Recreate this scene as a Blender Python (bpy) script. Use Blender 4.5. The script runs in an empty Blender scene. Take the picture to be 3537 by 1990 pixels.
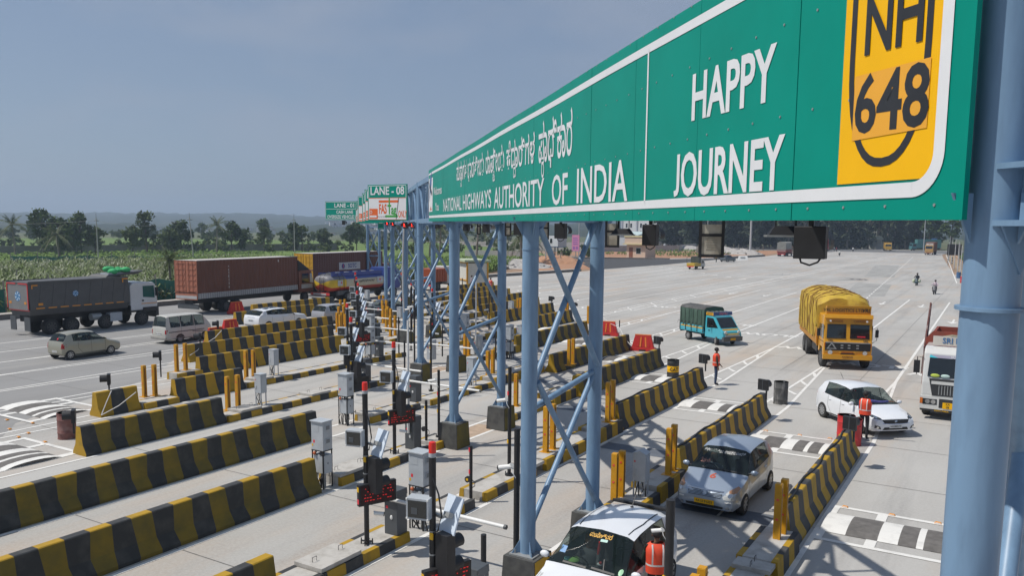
import bpy, bmesh, math, random
from mathutils import Vector, Matrix
R_ = math.radians
rnd = random.Random(7)
scene = bpy.context.scene
COL = scene.collection
# ------------------------------------------------------------------ camera model
F, CX, CY, S, H = 2045.5, 1296.7, 815.9, 1.37359, 7.3
YAW, PIT, ROL = R_(-31.17), R_(-6.78), R_(-0.498)
_f = Vector((math.sin(YAW)*math.cos(PIT), math.cos(YAW)*math.cos(PIT), math.sin(PIT)))
_r0 = Vector((math.cos(YAW), -math.sin(YAW), 0)); _d0 = _f.cross(_r0)
_c, _s = math.cos(ROL), math.sin(ROL)
CR = _c*_r0 + _s*_d0; CD = -_s*_r0 + _c*_d0; CF = _f
CAM = Vector((0, 0, H))
def ray(sx, sy):
    return CR*(sx/S-CX) + CD*(sy/S-CY) + CF*F
def G(sx, sy, z=0.0):
    d = ray(sx, sy); t = (z-H)/d.z
    return CAM + d*t
def P(sx, sy, depth):          # a point along the sight line, at a depth in metres
    d = ray(sx, sy); return CAM + d*(depth/F)
# ------------------------------------------------------------------ materials
def s2l(c): return tuple((x/12.92 if x <= .04045 else ((x+.055)/1.055)**2.4) for x in c)
MC = {}
def mat(name, c, rough=.6, metal=0., var=.12, scale=3., bump=0., c2=None, spec=.5, coat=0., alpha=1., emit=0., stretch=None, obj=False, lo=.42, hi=.62):
    if name in MC: return MC[name]
    m = bpy.data.materials.new(name); m.use_nodes = True
    nt = m.node_tree; b = nt.nodes['Principled BSDF']
    b.inputs['Roughness'].default_value = rough; b.inputs['Metallic'].default_value = metal
    b.inputs['Specular IOR Level'].default_value = spec
    if coat: b.inputs['Coat Weight'].default_value = coat; b.inputs['Coat Roughness'].default_value = .06
    if alpha < 1: b.inputs['Alpha'].default_value = alpha
    m.diffuse_color = (*c, 1)
    if var or c2:
        if obj:
            g = nt.nodes.new('ShaderNodeTexCoord'); src = g.outputs['Object']
        else:
            g = nt.nodes.new('ShaderNodeNewGeometry'); src = g.outputs['Position']
        if stretch:
            mp = nt.nodes.new('ShaderNodeMapping'); mp.inputs['Scale'].default_value = stretch
            nt.links.new(src, mp.inputs['Vector']); src = mp.outputs['Vector']
        n = nt.nodes.new('ShaderNodeTexNoise'); n.inputs['Scale'].default_value = scale
        n.inputs['Detail'].default_value = 5; n.inputs['Roughness'].default_value = .6
        nt.links.new(src, n.inputs['Vector'])
        r = nt.nodes.new('ShaderNodeValToRGB')
        e = r.color_ramp.elements
        a = c; z = c2 if c2 else tuple(min(1, x*(1+var)) for x in c)
        if not c2: a = tuple(x*(1-var) for x in c)
        e[0].position, e[1].position = (lo, hi) if c2 else (.3, .7)
        e[0].color, e[1].color = (*a, 1), (*z, 1)
        nt.links.new(n.outputs['Fac'], r.inputs['Fac']); nt.links.new(r.outputs['Color'], b.inputs['Base Color'])
        if bump:
            bp = nt.nodes.new('ShaderNodeBump'); bp.inputs['Strength'].default_value = bump; bp.inputs['Distance'].default_value = .03
            nt.links.new(n.outputs['Fac'], bp.inputs['Height']); nt.links.new(bp.outputs['Normal'], b.inputs['Normal'])
        if emit:
            nt.links.new(r.outputs['Color'], b.inputs['Emission Color']); b.inputs['Emission Strength'].default_value = emit
    else:
        b.inputs['Base Color'].default_value = (*c, 1)
        if emit: b.inputs['Emission Color'].default_value = (*c, 1); b.inputs['Emission Strength'].default_value = emit
    MC[name] = m
    return m
def layered(name, base, layers, rough=.85, bump=.15):
    """concrete style material: base colour, then (colour, scale, lo, hi, strength, stretch) noise layers mixed over it"""
    m = bpy.data.materials.new(name); m.use_nodes = True; nt = m.node_tree; b = nt.nodes['Principled BSDF']
    b.inputs['Roughness'].default_value = rough; b.inputs['Specular IOR Level'].default_value = .25
    g = nt.nodes.new('ShaderNodeNewGeometry'); col = None; last = None
    for c, sc, lo, hi, st, stretch in layers:
        mp = nt.nodes.new('ShaderNodeMapping'); mp.inputs['Scale'].default_value = stretch or (1, 1, 1)
        nt.links.new(g.outputs['Position'], mp.inputs['Vector'])
        n = nt.nodes.new('ShaderNodeTexNoise'); n.inputs['Scale'].default_value = sc; n.inputs['Detail'].default_value = 6; n.inputs['Roughness'].default_value = .62
        nt.links.new(mp.outputs['Vector'], n.inputs['Vector'])
        mr = nt.nodes.new('ShaderNodeMapRange'); mr.inputs[1].default_value = lo; mr.inputs[2].default_value = hi; mr.inputs[4].default_value = st
        nt.links.new(n.outputs['Fac'], mr.inputs[0])
        mx = nt.nodes.new('ShaderNodeMix'); mx.data_type = 'RGBA'
        nt.links.new(mr.outputs[0], mx.inputs[0])
        if col is None: mx.inputs[6].default_value = (*base, 1)
        else: nt.links.new(col, mx.inputs[6])
        mx.inputs[7].default_value = (*c, 1); col = mx.outputs[2]; last = n
    nt.links.new(col, b.inputs['Base Color'])
    bp = nt.nodes.new('ShaderNodeBump'); bp.inputs['Strength'].default_value = bump; bp.inputs['Distance'].default_value = .01
    nt.links.new(last.outputs['Fac'], bp.inputs['Height']); nt.links.new(bp.outputs['Normal'], b.inputs['Normal'])
    MC[name] = m
    return m
def glassmat(name, tint, alpha):
    m = bpy.data.materials.new(name); m.use_nodes = True; nt = m.node_tree
    b = nt.nodes['Principled BSDF']; b.inputs['Base Color'].default_value = (*tint, 1); b.inputs['Roughness'].default_value = .03
    b.inputs['Specular IOR Level'].default_value = .8
    tr = nt.nodes.new('ShaderNodeBsdfTransparent'); tr.inputs['Color'].default_value = (.75, .82, .8, 1)
    mx = nt.nodes.new('ShaderNodeMixShader'); mx.inputs[0].default_value = alpha
    nt.links.new(tr.outputs[0], mx.inputs[1]); nt.links.new(b.outputs[0], mx.inputs[2])
    nt.links.new(mx.outputs[0], nt.nodes['Material Output'].inputs['Surface'])
    MC[name] = m
    return m
# ------------------------------------------------------------------ mesh builder
class MB:
    def __init__(s): s.v = []; s.f = []; s.m = []; s.mats = []
    def mi(s, m):
        if m not in s.mats: s.mats.append(m)
        return s.mats.index(m)
    def face(s, pts, m):
        i = len(s.v); s.v += [tuple(p) for p in pts]; s.f.append(tuple(range(i, i+len(pts)))); s.m.append(s.mi(m)); return s
    def faces(s, vs, fs, m):
        i = len(s.v); s.v += [tuple(p) for p in vs]; k = s.mi(m)
        for f in fs: s.f.append(tuple(i+a for a in f)); s.m.append(k)
        return s
    def box(s, c, d, m, R=None, top=None):
        x, y, z = d[0]/2, d[1]/2, d[2]/2; tx, ty = (x, y) if top is None else (x*top[0], y*top[1])
        vs = [Vector(p) for p in ((-x,-y,-z),(x,-y,-z),(x,y,-z),(-x,y,-z),(-tx,-ty,z),(tx,-ty,z),(tx,ty,z),(-tx,ty,z))]
        if R is not None: vs = [R @ v for v in vs]
        c = Vector(c)
        return s.faces([c+v for v in vs], [(3,2,1,0),(4,5,6,7),(0,1,5,4),(1,2,6,5),(2,3,7,6),(3,0,4,7)], m)
    def bx(s, x0, y0, z0, x1, y1, z1, m): return s.box(((x0+x1)/2,(y0+y1)/2,(z0+z1)/2),(abs(x1-x0),abs(y1-y0),abs(z1-z0)),m)
    def cyl(s, p0, p1, r, m, r1=None, n=12, caps=True):
        p0, p1 = Vector(p0), Vector(p1); ax = (p1-p0).normalized(); r1 = r if r1 is None else r1
        u = ax.cross(Vector((0,0,1)) if abs(ax.z) < .9 else Vector((1,0,0))).normalized(); w = ax.cross(u)
        ring = lambda p, q: [p+u*(q*math.cos(2*math.pi*i/n))+w*(q*math.sin(2*math.pi*i/n)) for i in range(n)]
        vs = ring(p0, r)+ring(p1, r1)
        fs = [(i,(i+1)%n,n+(i+1)%n,n+i) for i in range(n)]
        if caps: fs += [tuple(range(n))[::-1], tuple(range(n,2*n))]
        return s.faces(vs, fs, m)
    def tube(s, pts, r, m, n=6):
        pts = [Vector(p) for p in pts]; rings = []
        for i, p in enumerate(pts):
            d = (pts[min(i+1,len(pts)-1)]-pts[max(i-1,0)]).normalized()
            u = d.cross(Vector((0,0,1)) if abs(d.z) < .9 else Vector((1,0,0))).normalized(); w = d.cross(u)
            rr = r[i] if isinstance(r,(list,tuple)) else r
            rings.append([p+u*(rr*math.cos(2*math.pi*k/n))+w*(rr*math.sin(2*math.pi*k/n)) for k in range(n)])
        return s.loft(rings, m)
    def loft(s, rings, m, caps=True, closed=True):
        n = len(rings[0]); vs = [p for r in rings for p in r]; fs = []
        for j in range(len(rings)-1):
            for i in range(n if closed else n-1):
                a, b = j*n+i, j*n+(i+1)%n
                fs.append((a,b,b+n,a+n))
        if caps: fs += [tuple(range(n))[::-1], tuple(range(len(vs)-n,len(vs)))]
        return s.faces(vs, fs, m)
    def prism(s, pts, d, m):
        pts = [Vector(p) for p in pts]; d = Vector(d)
        return s.loft([pts,[p+d for p in pts]], m)
    def lathe(s, prof, c, m, n=16):
        c = Vector(c); return s.loft([[c+Vector((r*math.cos(2*math.pi*i/n), r*math.sin(2*math.pi*i/n), z)) for i in range(n)] for r, z in prof], m)
    def sphere(s, c, r, m, n=10, k=6, sq=(1,1,1)):
        c = Vector(c); rings = []
        for j in range(k+1):
            a = -math.pi/2 + math.pi*j/k; q = max(.001, math.cos(a))
            rings.append([c+Vector((r*sq[0]*q*math.cos(2*math.pi*i/n), r*sq[1]*q*math.sin(2*math.pi*i/n), r*sq[2]*math.sin(a))) for i in range(n)])
        return s.loft(rings, m)
    def xf(s, M, start=0):
        for i in range(start, len(s.v)): s.v[i] = tuple(M @ Vector(s.v[i]))
        return s
    def text(s, body, size, m, M, xs=1., bold=.0, align='CENTER', sp=1.):
        vs, fs = textmesh(body, size, xs, bold, align, sp)
        return s.faces([M @ v for v in vs], fs, m)
    def build(s, name, parent=None, loc=(0,0,0), rz=0., smooth=0, bevel=0.):
        me = bpy.data.meshes.new(name); me.from_pydata(s.v, [], s.f); 
        for m in s.mats: me.materials.append(m)
        me.polygons.foreach_set('material_index', s.m)
        bm = bmesh.new(); bm.from_mesh(me)
        bmesh.ops.remove_doubles(bm, verts=bm.verts, dist=1e-5)
        bmesh.ops.recalc_face_normals(bm, faces=bm.faces); bm.to_mesh(me); bm.free()
        if smooth:
            me.polygons.foreach_set('use_smooth', [True]*len(me.polygons)); me.set_sharp_from_angle(angle=R_(smooth))
        o = bpy.data.objects.new(name, me); COL.objects.link(o)
        o.location = loc; o.rotation_euler = (0,0,rz)
        if parent is not None: o.parent = parent
        if bevel:
            b = o.modifiers.new('edge','BEVEL'); b.width = bevel; b.segments = 2; b.limit_method = 'ANGLE'; b.angle_limit = R_(40)
        return o
_tc = {}
def textmesh(body, size, xs, bold, align, sp):
    key = (body, size, xs, bold, align, sp)
    if key not in _tc:
        cu = bpy.data.curves.new('lettering','FONT'); cu.body = body; cu.size = size; cu.align_x = align; cu.align_y = 'CENTER'
        cu.offset = bold*size; cu.space_character = sp; cu.resolution_u = 3; cu.fill_mode = 'FRONT'
        o = bpy.data.objects.new('lettering', cu); me = o.to_mesh()
        _tc[key] = ([Vector((v.co.x*xs, v.co.y, v.co.z)) for v in me.vertices], [tuple(p.vertices) for p in me.polygons])
        o.to_mesh_clear(); bpy.data.objects.remove(o); bpy.data.curves.remove(cu)
    return _tc[key]
def axes(o, x, y):             # matrix taking local X, Y (and their normal) to world directions at o
    x = Vector(x).normalized(); y = Vector(y).normalized(); z = x.cross(y).normalized()
    M = Matrix((( x.x, y.x, z.x, o[0]),(x.y, y.y, z.y, o[1]),(x.z, y.z, z.z, o[2]),(0,0,0,1)))
    return M
def tag(o, label, cat, group=None):
    o['label'] = label; o['category'] = cat
    if group: o['group'] = group
    return o
def struct(o): o['kind'] = 'structure'; return o
def thing(name, label, cat, loc=(0,0,0), rz=0., group=None):
    o = bpy.data.objects.new(name, None); COL.objects.link(o); o.empty_display_size = .3
    o.location = loc; o.rotation_euler = (0,0,rz)
    return tag(o, label, cat, group)
def kids(o): return [c for c in bpy.data.objects if c.parent == o]
_kc = {}
def dup(root, loc, rz=0., label=None, group=None):
    def rec(o, par):
        c = o.copy(); COL.objects.link(c)
        if par is not None: c.parent = par
        if o.name not in _kc: _kc[o.name] = list(o.children)
        for k in _kc[o.name]: rec(k, c)
        return c
    r = rec(root, None); r.location = loc; r.rotation_euler = (0,0,rz)
    if label: r['label'] = label
    if group: r['group'] = group
    return r
ORD = ['zeroth','first','second','third','fourth','fifth','sixth','seventh','eighth','ninth','tenth','eleventh','twelfth','thirteenth']
# ------------------------------------------------------------------ palette (real-world base colours)
M_ = {}
concrete = layered('road concrete', (.42,.41,.39), [((.31,.295,.275),.12,.42,.64,.8,(1,.35,1)), ((.45,.345,.255),.33,.5,.72,.7,(1,.22,1)), ((.22,.215,.21),1.1,.52,.74,.6,(1,.07,1)), ((.16,.155,.15),.7,.66,.76,.55,None), ((.50,.49,.47),14,.4,.7,.4,None), ((.24,.23,.22),45,.55,.75,.35,None)])
earth = layered('dry earth', (.30,.20,.13), [((.36,.25,.18),.1,.4,.6,.8,None), ((.16,.15,.07),.3,.5,.7,.8,None), ((.24,.16,.11),2,.4,.7,.6,None)])
asphalt = mat('side road asphalt', (.06,.06,.062), .9, var=.2, scale=.8, bump=.2)
white = mat('road paint white', (.70,.69,.66), .8, var=.0, scale=2.5, c2=(.50,.49,.47), lo=.5, hi=.8)
pwhite = mat('painted white', (.74,.74,.72), .5, var=.06, scale=2)
yel = mat('barrier yellow paint', (.40,.235,.008), .7, scale=2.2, c2=(.20,.14,.02), lo=.5, hi=.85, bump=.15)
blk = mat('barrier black paint', (.035,.036,.038), .7, scale=2.5, c2=(.085,.083,.078), lo=.5, hi=.8, bump=.15)
yeld = mat('barrier yellow dusty shaded side', (.20,.135,.012), .8, scale=1.8, c2=(.10,.085,.02), lo=.4, hi=.75, bump=.15)  # darker yellow for barrier sides: their shade and dirt put into the paint
blkd_ = mat('barrier black dusty shaded side', (.035,.035,.035), .8, scale=2.2, c2=(.075,.072,.066), lo=.45, hi=.75, bump=.15)
kwhite = mat('kerb concrete', (.46,.44,.41), .85, scale=3, c2=(.30,.28,.25), lo=.45, hi=.75, bump=.3)
postyel = mat('post yellow paint', (.56,.27,.006), .45, var=.1, scale=4)
steelblue = mat('gantry blue paint', (.185,.30,.44), .42, scale=2.6, c2=(.125,.205,.31), lo=.42, hi=.72, spec=.45, stretch=(2,2,.35), bump=.04)
black = mat('black metal', (.018,.018,.02), .5, var=.2, scale=6)
dgrey = mat('gate grey paint', (.075,.083,.092), .45, var=.1, scale=3)
lgrey = mat('cabinet grey paint', (.42,.45,.48), .4, var=.08, scale=3)
cgrey = mat('galvanised grey', (.33,.34,.34), .45, metal=.3, var=.1, scale=5)
red = mat('red plastic', (.52,.025,.02), .45, var=.1, scale=3)
redlight = mat('red sticker', (.72,.03,.05), .35, var=0)
yelstick = mat('yellow sticker', (.72,.42,.01), .4, var=0)
ledm = mat('red display light', (.6,.015,.015), .5, var=0, emit=.55)
signgreen = mat('sign green sheet', (.0,.26,.195), .42, scale=.8, c2=(.0,.23,.17), lo=.4, hi=.7, spec=.15)
signwhite = mat('sign white sheet', (.72,.73,.74), .4, var=.04, scale=1.5)
signyel = mat('sign yellow sheet', (.86,.46,.008), .45, var=.04, scale=1.5, spec=.15)
signblk = mat('sign black film', (.025,.025,.027), .4, var=.2, scale=3)
rubber = mat('tyre rubber', (.022,.022,.023), .85, scale=9, c2=(.05,.047,.042), lo=.45, hi=.75)
chrome = mat('chrome', (.6,.6,.6), .18, metal=1., var=0)
silverrim = mat('alloy rim', (.42,.43,.44), .35, metal=.7, var=.05)
glassd = mat('dark glass', (.012,.016,.018), .05, var=0, spec=.8)
glasst = glassmat('clear glass', (.02,.03,.03), .42)
interior = mat('car interior grey', (.06,.06,.065), .8, var=.1)
# ------------------------------------------------------------------ camera, world, sun
cam = bpy.data.cameras.new('camera'); co = bpy.data.objects.new('camera', cam); COL.objects.link(co)
cam.sensor_width = 36; cam.sensor_fit = 'HORIZONTAL'; cam.lens = F/2575*36
cam.shift_x = -(CX-1287.5)/2575; cam.shift_y = (CY-724.5)/2575; cam.clip_start = .1; cam.clip_end = 20000
co.matrix_world = Matrix(((CR.x,-CD.x,-CF.x,0),(CR.y,-CD.y,-CF.y,0),(CR.z,-CD.z,-CF.z,H),(0,0,0,1)))
scene.camera = co
w = bpy.data.worlds.new('World'); scene.world = w; w.use_nodes = True; nt = w.node_tree
SUN_AZ, SUN_EL = math.atan2(-.80, -.60), R_(58)      # direction to the sun, from +Y towards +X
sky = nt.nodes.new('ShaderNodeTexSky'); sky.sky_type = 'NISHITA'; sky.sun_disc = False
sky.sun_elevation = SUN_EL; sky.sun_rotation = SUN_AZ; sky.dust_density = 1.6; sky.air_density = 1.1; sky.ozone_density = 1.5; sky.altitude = 900
bg = nt.nodes['Background']; bg.inputs['Strength'].default_value = .098
# thin cloud veils mixed into the sky
tc = nt.nodes.new('ShaderNodeTexCoord'); mp = nt.nodes.new('ShaderNodeMapping'); mp.inputs['Scale'].default_value = (2.2,2.2,6.5)
mp.inputs['Location'].default_value = (.35,.1,.0)
nz = nt.nodes.new('ShaderNodeTexNoise'); nz.inputs['Scale'].default_value = 1.5; nz.inputs['Detail'].default_value = 7; nz.inputs['Roughness'].default_value = .5
rp = nt.nodes.new('ShaderNodeMapRange'); rp.inputs[1].default_value = .47; rp.inputs[2].default_value = .72; rp.inputs[4].default_value = .62
mxn = nt.nodes.new('ShaderNodeMix'); mxn.data_type = 'RGBA'; mxn.inputs[7].default_value = (3.7,4.1,5.0,1)
veil = nt.nodes.new('ShaderNodeMix'); veil.data_type = 'RGBA'; veil.inputs[0].default_value = .6; veil.inputs[7].default_value = (2.25,2.9,4.2,1)
nt.links.new(tc.outputs['Generated'], mp.inputs[0]); nt.links.new(mp.outputs[0], nz.inputs['Vector']); nt.links.new(nz.outputs['Fac'], rp.inputs[0])
nt.links.new(rp.outputs[0], mxn.inputs[0]); nt.links.new(sky.outputs[0], veil.inputs[6]); nt.links.new(veil.outputs[2], mxn.inputs[6]); nt.links.new(mxn.outputs[2], bg.inputs['Color'])
sl = bpy.data.lights.new('sun','SUN'); sl.energy = 4.3; sl.angle = R_(.53); sl.color = (1,.95,.87)
so = bpy.data.objects.new('sun', sl); COL.objects.link(so)
sd = Vector((math.sin(SUN_AZ)*math.cos(SUN_EL), math.cos(SUN_AZ)*math.cos(SUN_EL), math.sin(SUN_EL)))
so.rotation_euler = sd.to_track_quat('Z','Y').to_euler(); so.location = (0,0,60)
scene.view_settings.view_transform = 'Standard'; scene.view_settings.look = 'None'; scene.view_settings.exposure = .0; scene.view_settings.gamma = 1
scene.cycles.max_bounces = 6; scene.cycles.transparent_max_bounces = 12; scene.cycles.volume_bounces = 0
# ================================================================== ground, road, markings
IX = [0.0,-4.1,-7.95,-11.95,-16.1,-20.3,-24.8,-29.3,-33.4,-37.3,-41.2,-45.0,-48.6,-52.2]
def yg(x): return 5.1 + 1.0705*(-x)          # gantry line: the plaza is laid out askew to the lanes
b = MB()
n = 60
far_earth = layered('far plain', (.12,.125,.06), [((.08,.10,.04),.02,.4,.6,.8,None),((.20,.16,.10),.05,.55,.7,.6,None)], bump=0)
for i in range(n):                           # one sheet that reaches the horizon
    a0, a1 = 2*math.pi*i/n, 2*math.pi*(i+1)/n
    rr = [0, 300, 1200, 4200]
    for q in range(3):
        zz = lambda r: -.06
        pts = [(rr[q]*math.cos(a0), rr[q]*math.sin(a0), zz(rr[q])), (rr[q+1]*math.cos(a0), rr[q+1]*math.sin(a0), zz(rr[q+1])), (rr[q+1]*math.cos(a1), rr[q+1]*math.sin(a1), zz(rr[q+1])), (rr[q]*math.cos(a1), rr[q]*math.sin(a1), zz(rr[q]))]
        b.face(pts if q else [pts[0], pts[1], pts[2]], far_earth if q else earth)
struct(b.build('ground'))
ROADL = [(-65,-60),(-65,60),(-65.2,101),(-61.9,126),(-64.5,140),(-75,190),(-62,215),(-58,229),(-60,262),(-66,304),(-100,330),(-100,352)]
ROADR = [(24,-60),(24,120),(3,135),(-8,158),(-16,257),(-18.6,293),(-16,340),(-10,352)]
b = MB(); b.face([(x,y,0) for x,y in ROADR+ROADL[::-1]], concrete); struct(b.build('road'))
b = MB(); b.face([(x,y,.004) for x,y in [(-66,135.5),(-62.6,129),(-60.5,160),(-60.8,200),(-62,212),(-71,188),(-90,178),(-118,186),(-118,178),(-92,165),(-76,152)]], asphalt)
b.face([(x,y,.004) for x,y in [(-110,306),(20,300),(20,345),(-110,345)]], mat('far road asphalt',(.15,.15,.152),.9,var=.15,scale=.3))
struct(b.build('side_road'))
# paint: thin sheets 8 mm above the slab
b = MB()
def line(x0, y0, x1, y1, w, z=.008, m=white):
    d = Vector((x1-x0, y1-y0, 0)).normalized(); p = Vector((-d.y, d.x, 0))*(w/2)
    a, c = Vector((x0,y0,z)), Vector((x1,y1,z)); b.face([a-p, c-p, c+p, a+p], m)
for k in range(1, 14):                       # lane edge lines beside every island, hatched noses, separation lines
    x = IX[k]; Y = yg(x)
    for sd_ in (-1, 1):
        line(x+sd_*.53, Y-17 if k > 3 else -6, x+sd_*.50, Y+20.5, .13)
    ye, yn = Y+20.5, Y+33 + (3 if k > 4 else 0)
    line(x-.5, ye, x-.25, yn, .13, .0085); line(x+.5, ye, x-.2, yn, .13, .009)
    line(x-.22, yn-.2, x-.9, {1:95,2:96,3:84,4:98,5:99,6:100}.get(k, yn+62), .15, .0095)
    for q in range(4):
        yy = ye+.8+q*2.6; wd = .5*(1-(yy-ye)/(yn-ye))
        line(x-wd-.1, yy+.5, x+wd-.15, yy-.5, .16, .010)
    if 5 <= k:                               # entrance side fan lines
        line(x-.2, Y-48, x-.1, Y-30, .15, .0085); line(x-.1, Y-30, x-.5, Y-17, .12, .009); line(x-.05, Y-30, x+.5, Y-17, .12, .0095)
line(-30.2, 68, -30.2, 300, .15); line(-28.7, 68, -28.8, 300, .15)
for q in range(40): line(-30.2, 70+q*5.8, -28.7, 67.6+q*5.8, .15, .0085)
for q in range(52):                           # dashed line of the right hand carriageway
    t = q/52; x0, y0 = -12.8+(-23.6+12.8)*t, 92+166*t; line(x0, y0, x0-.12, y0+1.7, .17)
line(-6.2, 131, -17.4, 292, .15)
for k in (11,12,13): line(IX[k]-2, 95, IX[k]-7, 200, .13)
def flat_text(s, x, y, size, ang, sx=1., z=.011):
    M = Matrix.Translation((x, y, z)) @ Matrix.Rotation(ang, 4, 'Z') @ Matrix.Diagonal((sx, 1, 1, 1)); b.text(s, size, white, M, bold=.035)
for k, yy in ((0,46),(1,47.5),(2,52.0),(3,57.5),(4,62.2),(5,68),(6,72.5)):
    flat_text('SLOW', IX[k]-2.1, yy, 1.45, math.pi, .98)
def arrow(x, y, up=False):
    s = 1 if up else -1
    line(x, y, x, y+s*2.3, .16, .011)
    b.face([(x-.42, y+s*2.2, .0115),(x+.42, y+s*2.2, .0115),(x, y+s*3.7, .0115)], white)
for x, y in ((-10.7,91.5),(-7.05,90.5),(-3.6,76.5),(-27,95),(-23,94.5),(-18.8,93),(-14.7,92)): arrow(x, y)
for q in range(9): arrow(-33.5-q*3.4, 118+q*4, True)
dark = mat('slab joint', (.13,.125,.12), .9, var=.2)
for q in range(38):                           # transverse joints between slabs
    y = 2+q*4.6
    line(-64.5, y, 8, y+rnd.uniform(-.02,.02), .028, .004, dark)
for k in range(2, 15):
    x = -4.0*k+2+.15
    line(x, 30+4.3*k, x-1.4, 190, .022, .0045, dark)
tar = mat('tyre mark', (.10,.10,.10), .8, var=.3, scale=1)
def arcmark(x, y, r, a0, a1, w):
    pts = [(x+r*math.cos(R_(a0+(a1-a0)*i/14)), y+.6*r*math.sin(R_(a0+(a1-a0)*i/14))) for i in range(15)]
    for i, (p, q) in enumerate(zip(pts, pts[1:])): line(p[0], p[1], q[0], q[1], w*(.2+.8*math.sin(math.pi*(i+.5)/14)), .0065+.0001*i, tar)
for r in (4.5,5.6,6.4): arcmark(-24.5, 131, r, -60, 60, .45)
for r in (6,7.2): arcmark(-38, 138, r, -80, 20, .25)
arcmark(-30, 127, 9, -100, -40, .2)
patch = mat('patched slab', (.32,.315,.30), .9, var=.15, scale=.7, stretch=(1,.2,1))
b.face([(-15.9,99,.003),(-11.7,99,.003),(-13.6,122,.003),(-18.2,122,.003)], patch)
b.face([(-19.7,140,.003),(-15.3,140,.003),(-20,190,.003),(-24.6,190,.003)], patch)
for k in range(1, 8):                         # expansion strip across each lane under the gantry
    x = IX[k]; b.face([(x+.62, yg(x)+6.3, .006),(x+3.4, yg(x)+6.3, .006),(x+3.4, yg(x)+7.1, .006),(x+.62, yg(x)+7.1, .006)], mat('strip asphalt',(.11,.125,.15),.8,var=.2,scale=2))
    line(x+2.0, yg(x)+6.3, x+2.0, yg(x)+7.1, .07, .0068)
struct(b.build('road_markings'))
oldc = layered('old road concrete', (.27,.268,.265), [((.22,.215,.21),.15,.4,.66,.8,(1,.3,1)), ((.33,.32,.30),.5,.5,.75,.6,(1,.2,1)), ((.17,.165,.16),1.2,.58,.8,.6,(1,.1,1))])
b = MB(); b.face([(x,y,.0022) for x,y in ((-64.9,-60),(-64.9,76),(-54.5,46),(-46,36),(-34.6,23.5),(-30.8,15.5),(-22,8.5),(-22,-60))], oldc); struct(b.build('approach_road'))
# oil / tan stains between plinths
b = MB(); sand = mat('sandy grout', (.40,.30,.22), .95, var=.2, scale=3)
for k in (2,4,6,8,10):
    x = IX[k]; b.face([(x-.5,yg(x)+.6,.006),(x+.5,yg(x)+.6,.006),(x+.5,yg(x)+2.4,.006),(x-.5,yg(x)+2.4,.006)], sand)
struct(b.build('ground_grout'))
# raised kerbs along the road edges
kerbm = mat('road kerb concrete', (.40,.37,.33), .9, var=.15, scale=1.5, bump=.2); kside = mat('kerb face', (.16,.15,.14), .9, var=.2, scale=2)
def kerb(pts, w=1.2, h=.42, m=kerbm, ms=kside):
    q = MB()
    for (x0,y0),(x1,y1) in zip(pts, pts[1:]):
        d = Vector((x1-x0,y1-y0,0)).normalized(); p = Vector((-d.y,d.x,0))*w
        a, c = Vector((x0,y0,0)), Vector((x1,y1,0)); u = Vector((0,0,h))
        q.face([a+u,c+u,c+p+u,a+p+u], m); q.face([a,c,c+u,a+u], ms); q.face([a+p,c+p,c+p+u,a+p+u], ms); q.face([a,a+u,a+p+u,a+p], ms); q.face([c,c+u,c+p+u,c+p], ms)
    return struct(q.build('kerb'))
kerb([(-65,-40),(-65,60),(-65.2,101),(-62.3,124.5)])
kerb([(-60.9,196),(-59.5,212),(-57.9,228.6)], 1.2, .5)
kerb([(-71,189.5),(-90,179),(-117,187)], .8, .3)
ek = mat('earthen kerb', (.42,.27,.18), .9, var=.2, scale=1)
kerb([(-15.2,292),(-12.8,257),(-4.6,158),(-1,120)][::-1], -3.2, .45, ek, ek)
# speed humps: black rubbered tops with white bands
def hump(xc, yc, w=3.0, L=1.5, h=.09, name='speed_hump', label=''):
    q = MB(); ys = [-.5,-.35,-.18,0,.18,.35,.5]; zs = [0,.62,.92,1,.92,.62,0]
    hb = mat('hump asphalt', (.13,.122,.115), .9, var=.25, scale=5, bump=.3)
    cuts = [-.5,-.30,-.06,.09,.22,.27,.40,.5]; ms = [white,hb,white,hb,white,hb,white]
    for i in range(7):
        x0, x1 = xc+cuts[i]*w, xc+cuts[i+1]*w
        for j in range(6):
            q.face([(x0,yc+ys[j]*L,.012+zs[j]*h),(x1,yc+ys[j]*L,.012+zs[j]*h),(x1,yc+ys[j+1]*L,.012+zs[j+1]*h),(x0,yc+ys[j+1]*L,.012+zs[j+1]*h)], white if j in (2,) and ms[i] is hb and False else ms[i])
    for x in (xc-w/2, xc+w/2): q.face([(x,yc+y*L,.012+z*h) for y, z in zip(ys, zs)], hb)
    for y in (yc-L/2-.62, yc+L/2+.5):
        q.face([(xc-w/2-.1,y,.0115),(xc+w/2+.1,y,.0115),(xc+w/2+.1,y+.16,.0115),(xc-w/2-.1,y+.16,.0115)], white)
    for x in (xc-w/2-.1, xc-.14*w, xc+.44*w):
        q.face([(x,yc-L/2-.62,.0120),(x+.24,yc-L/2-.62,.0120),(x+.24,yc+L/2+.6,.0120),(x,yc+L/2+.6,.0120)], white)
    o = q.build(name); tag(o, label, 'speed hump', 'black and white painted speed humps'); return o
for k in range(1, 8): hump((IX[k]+IX[k-1])/2, {1:21.0,2:28.15,3:G(2395,1397).y,4:37.1}.get(k, yg(IX[k])+14.8), IX[k-1]-IX[k]-1.15, label=f'painted speed hump in the lane just past the {ORD[k]} island from the thick column')
for (sx, sy), lb in (((150,1416),'black and white speed hump with curved bands before the short taped barrier'),((20,1575),'black and white speed hump before the rusty drum, cut by the picture edge')):
    p = G(sx, sy); hump(p.x, p.y, 3.3, 1.7, .10, label=lb)
studm = mat('orange road stud', (.75,.3,.03), .4, var=0)
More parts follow.
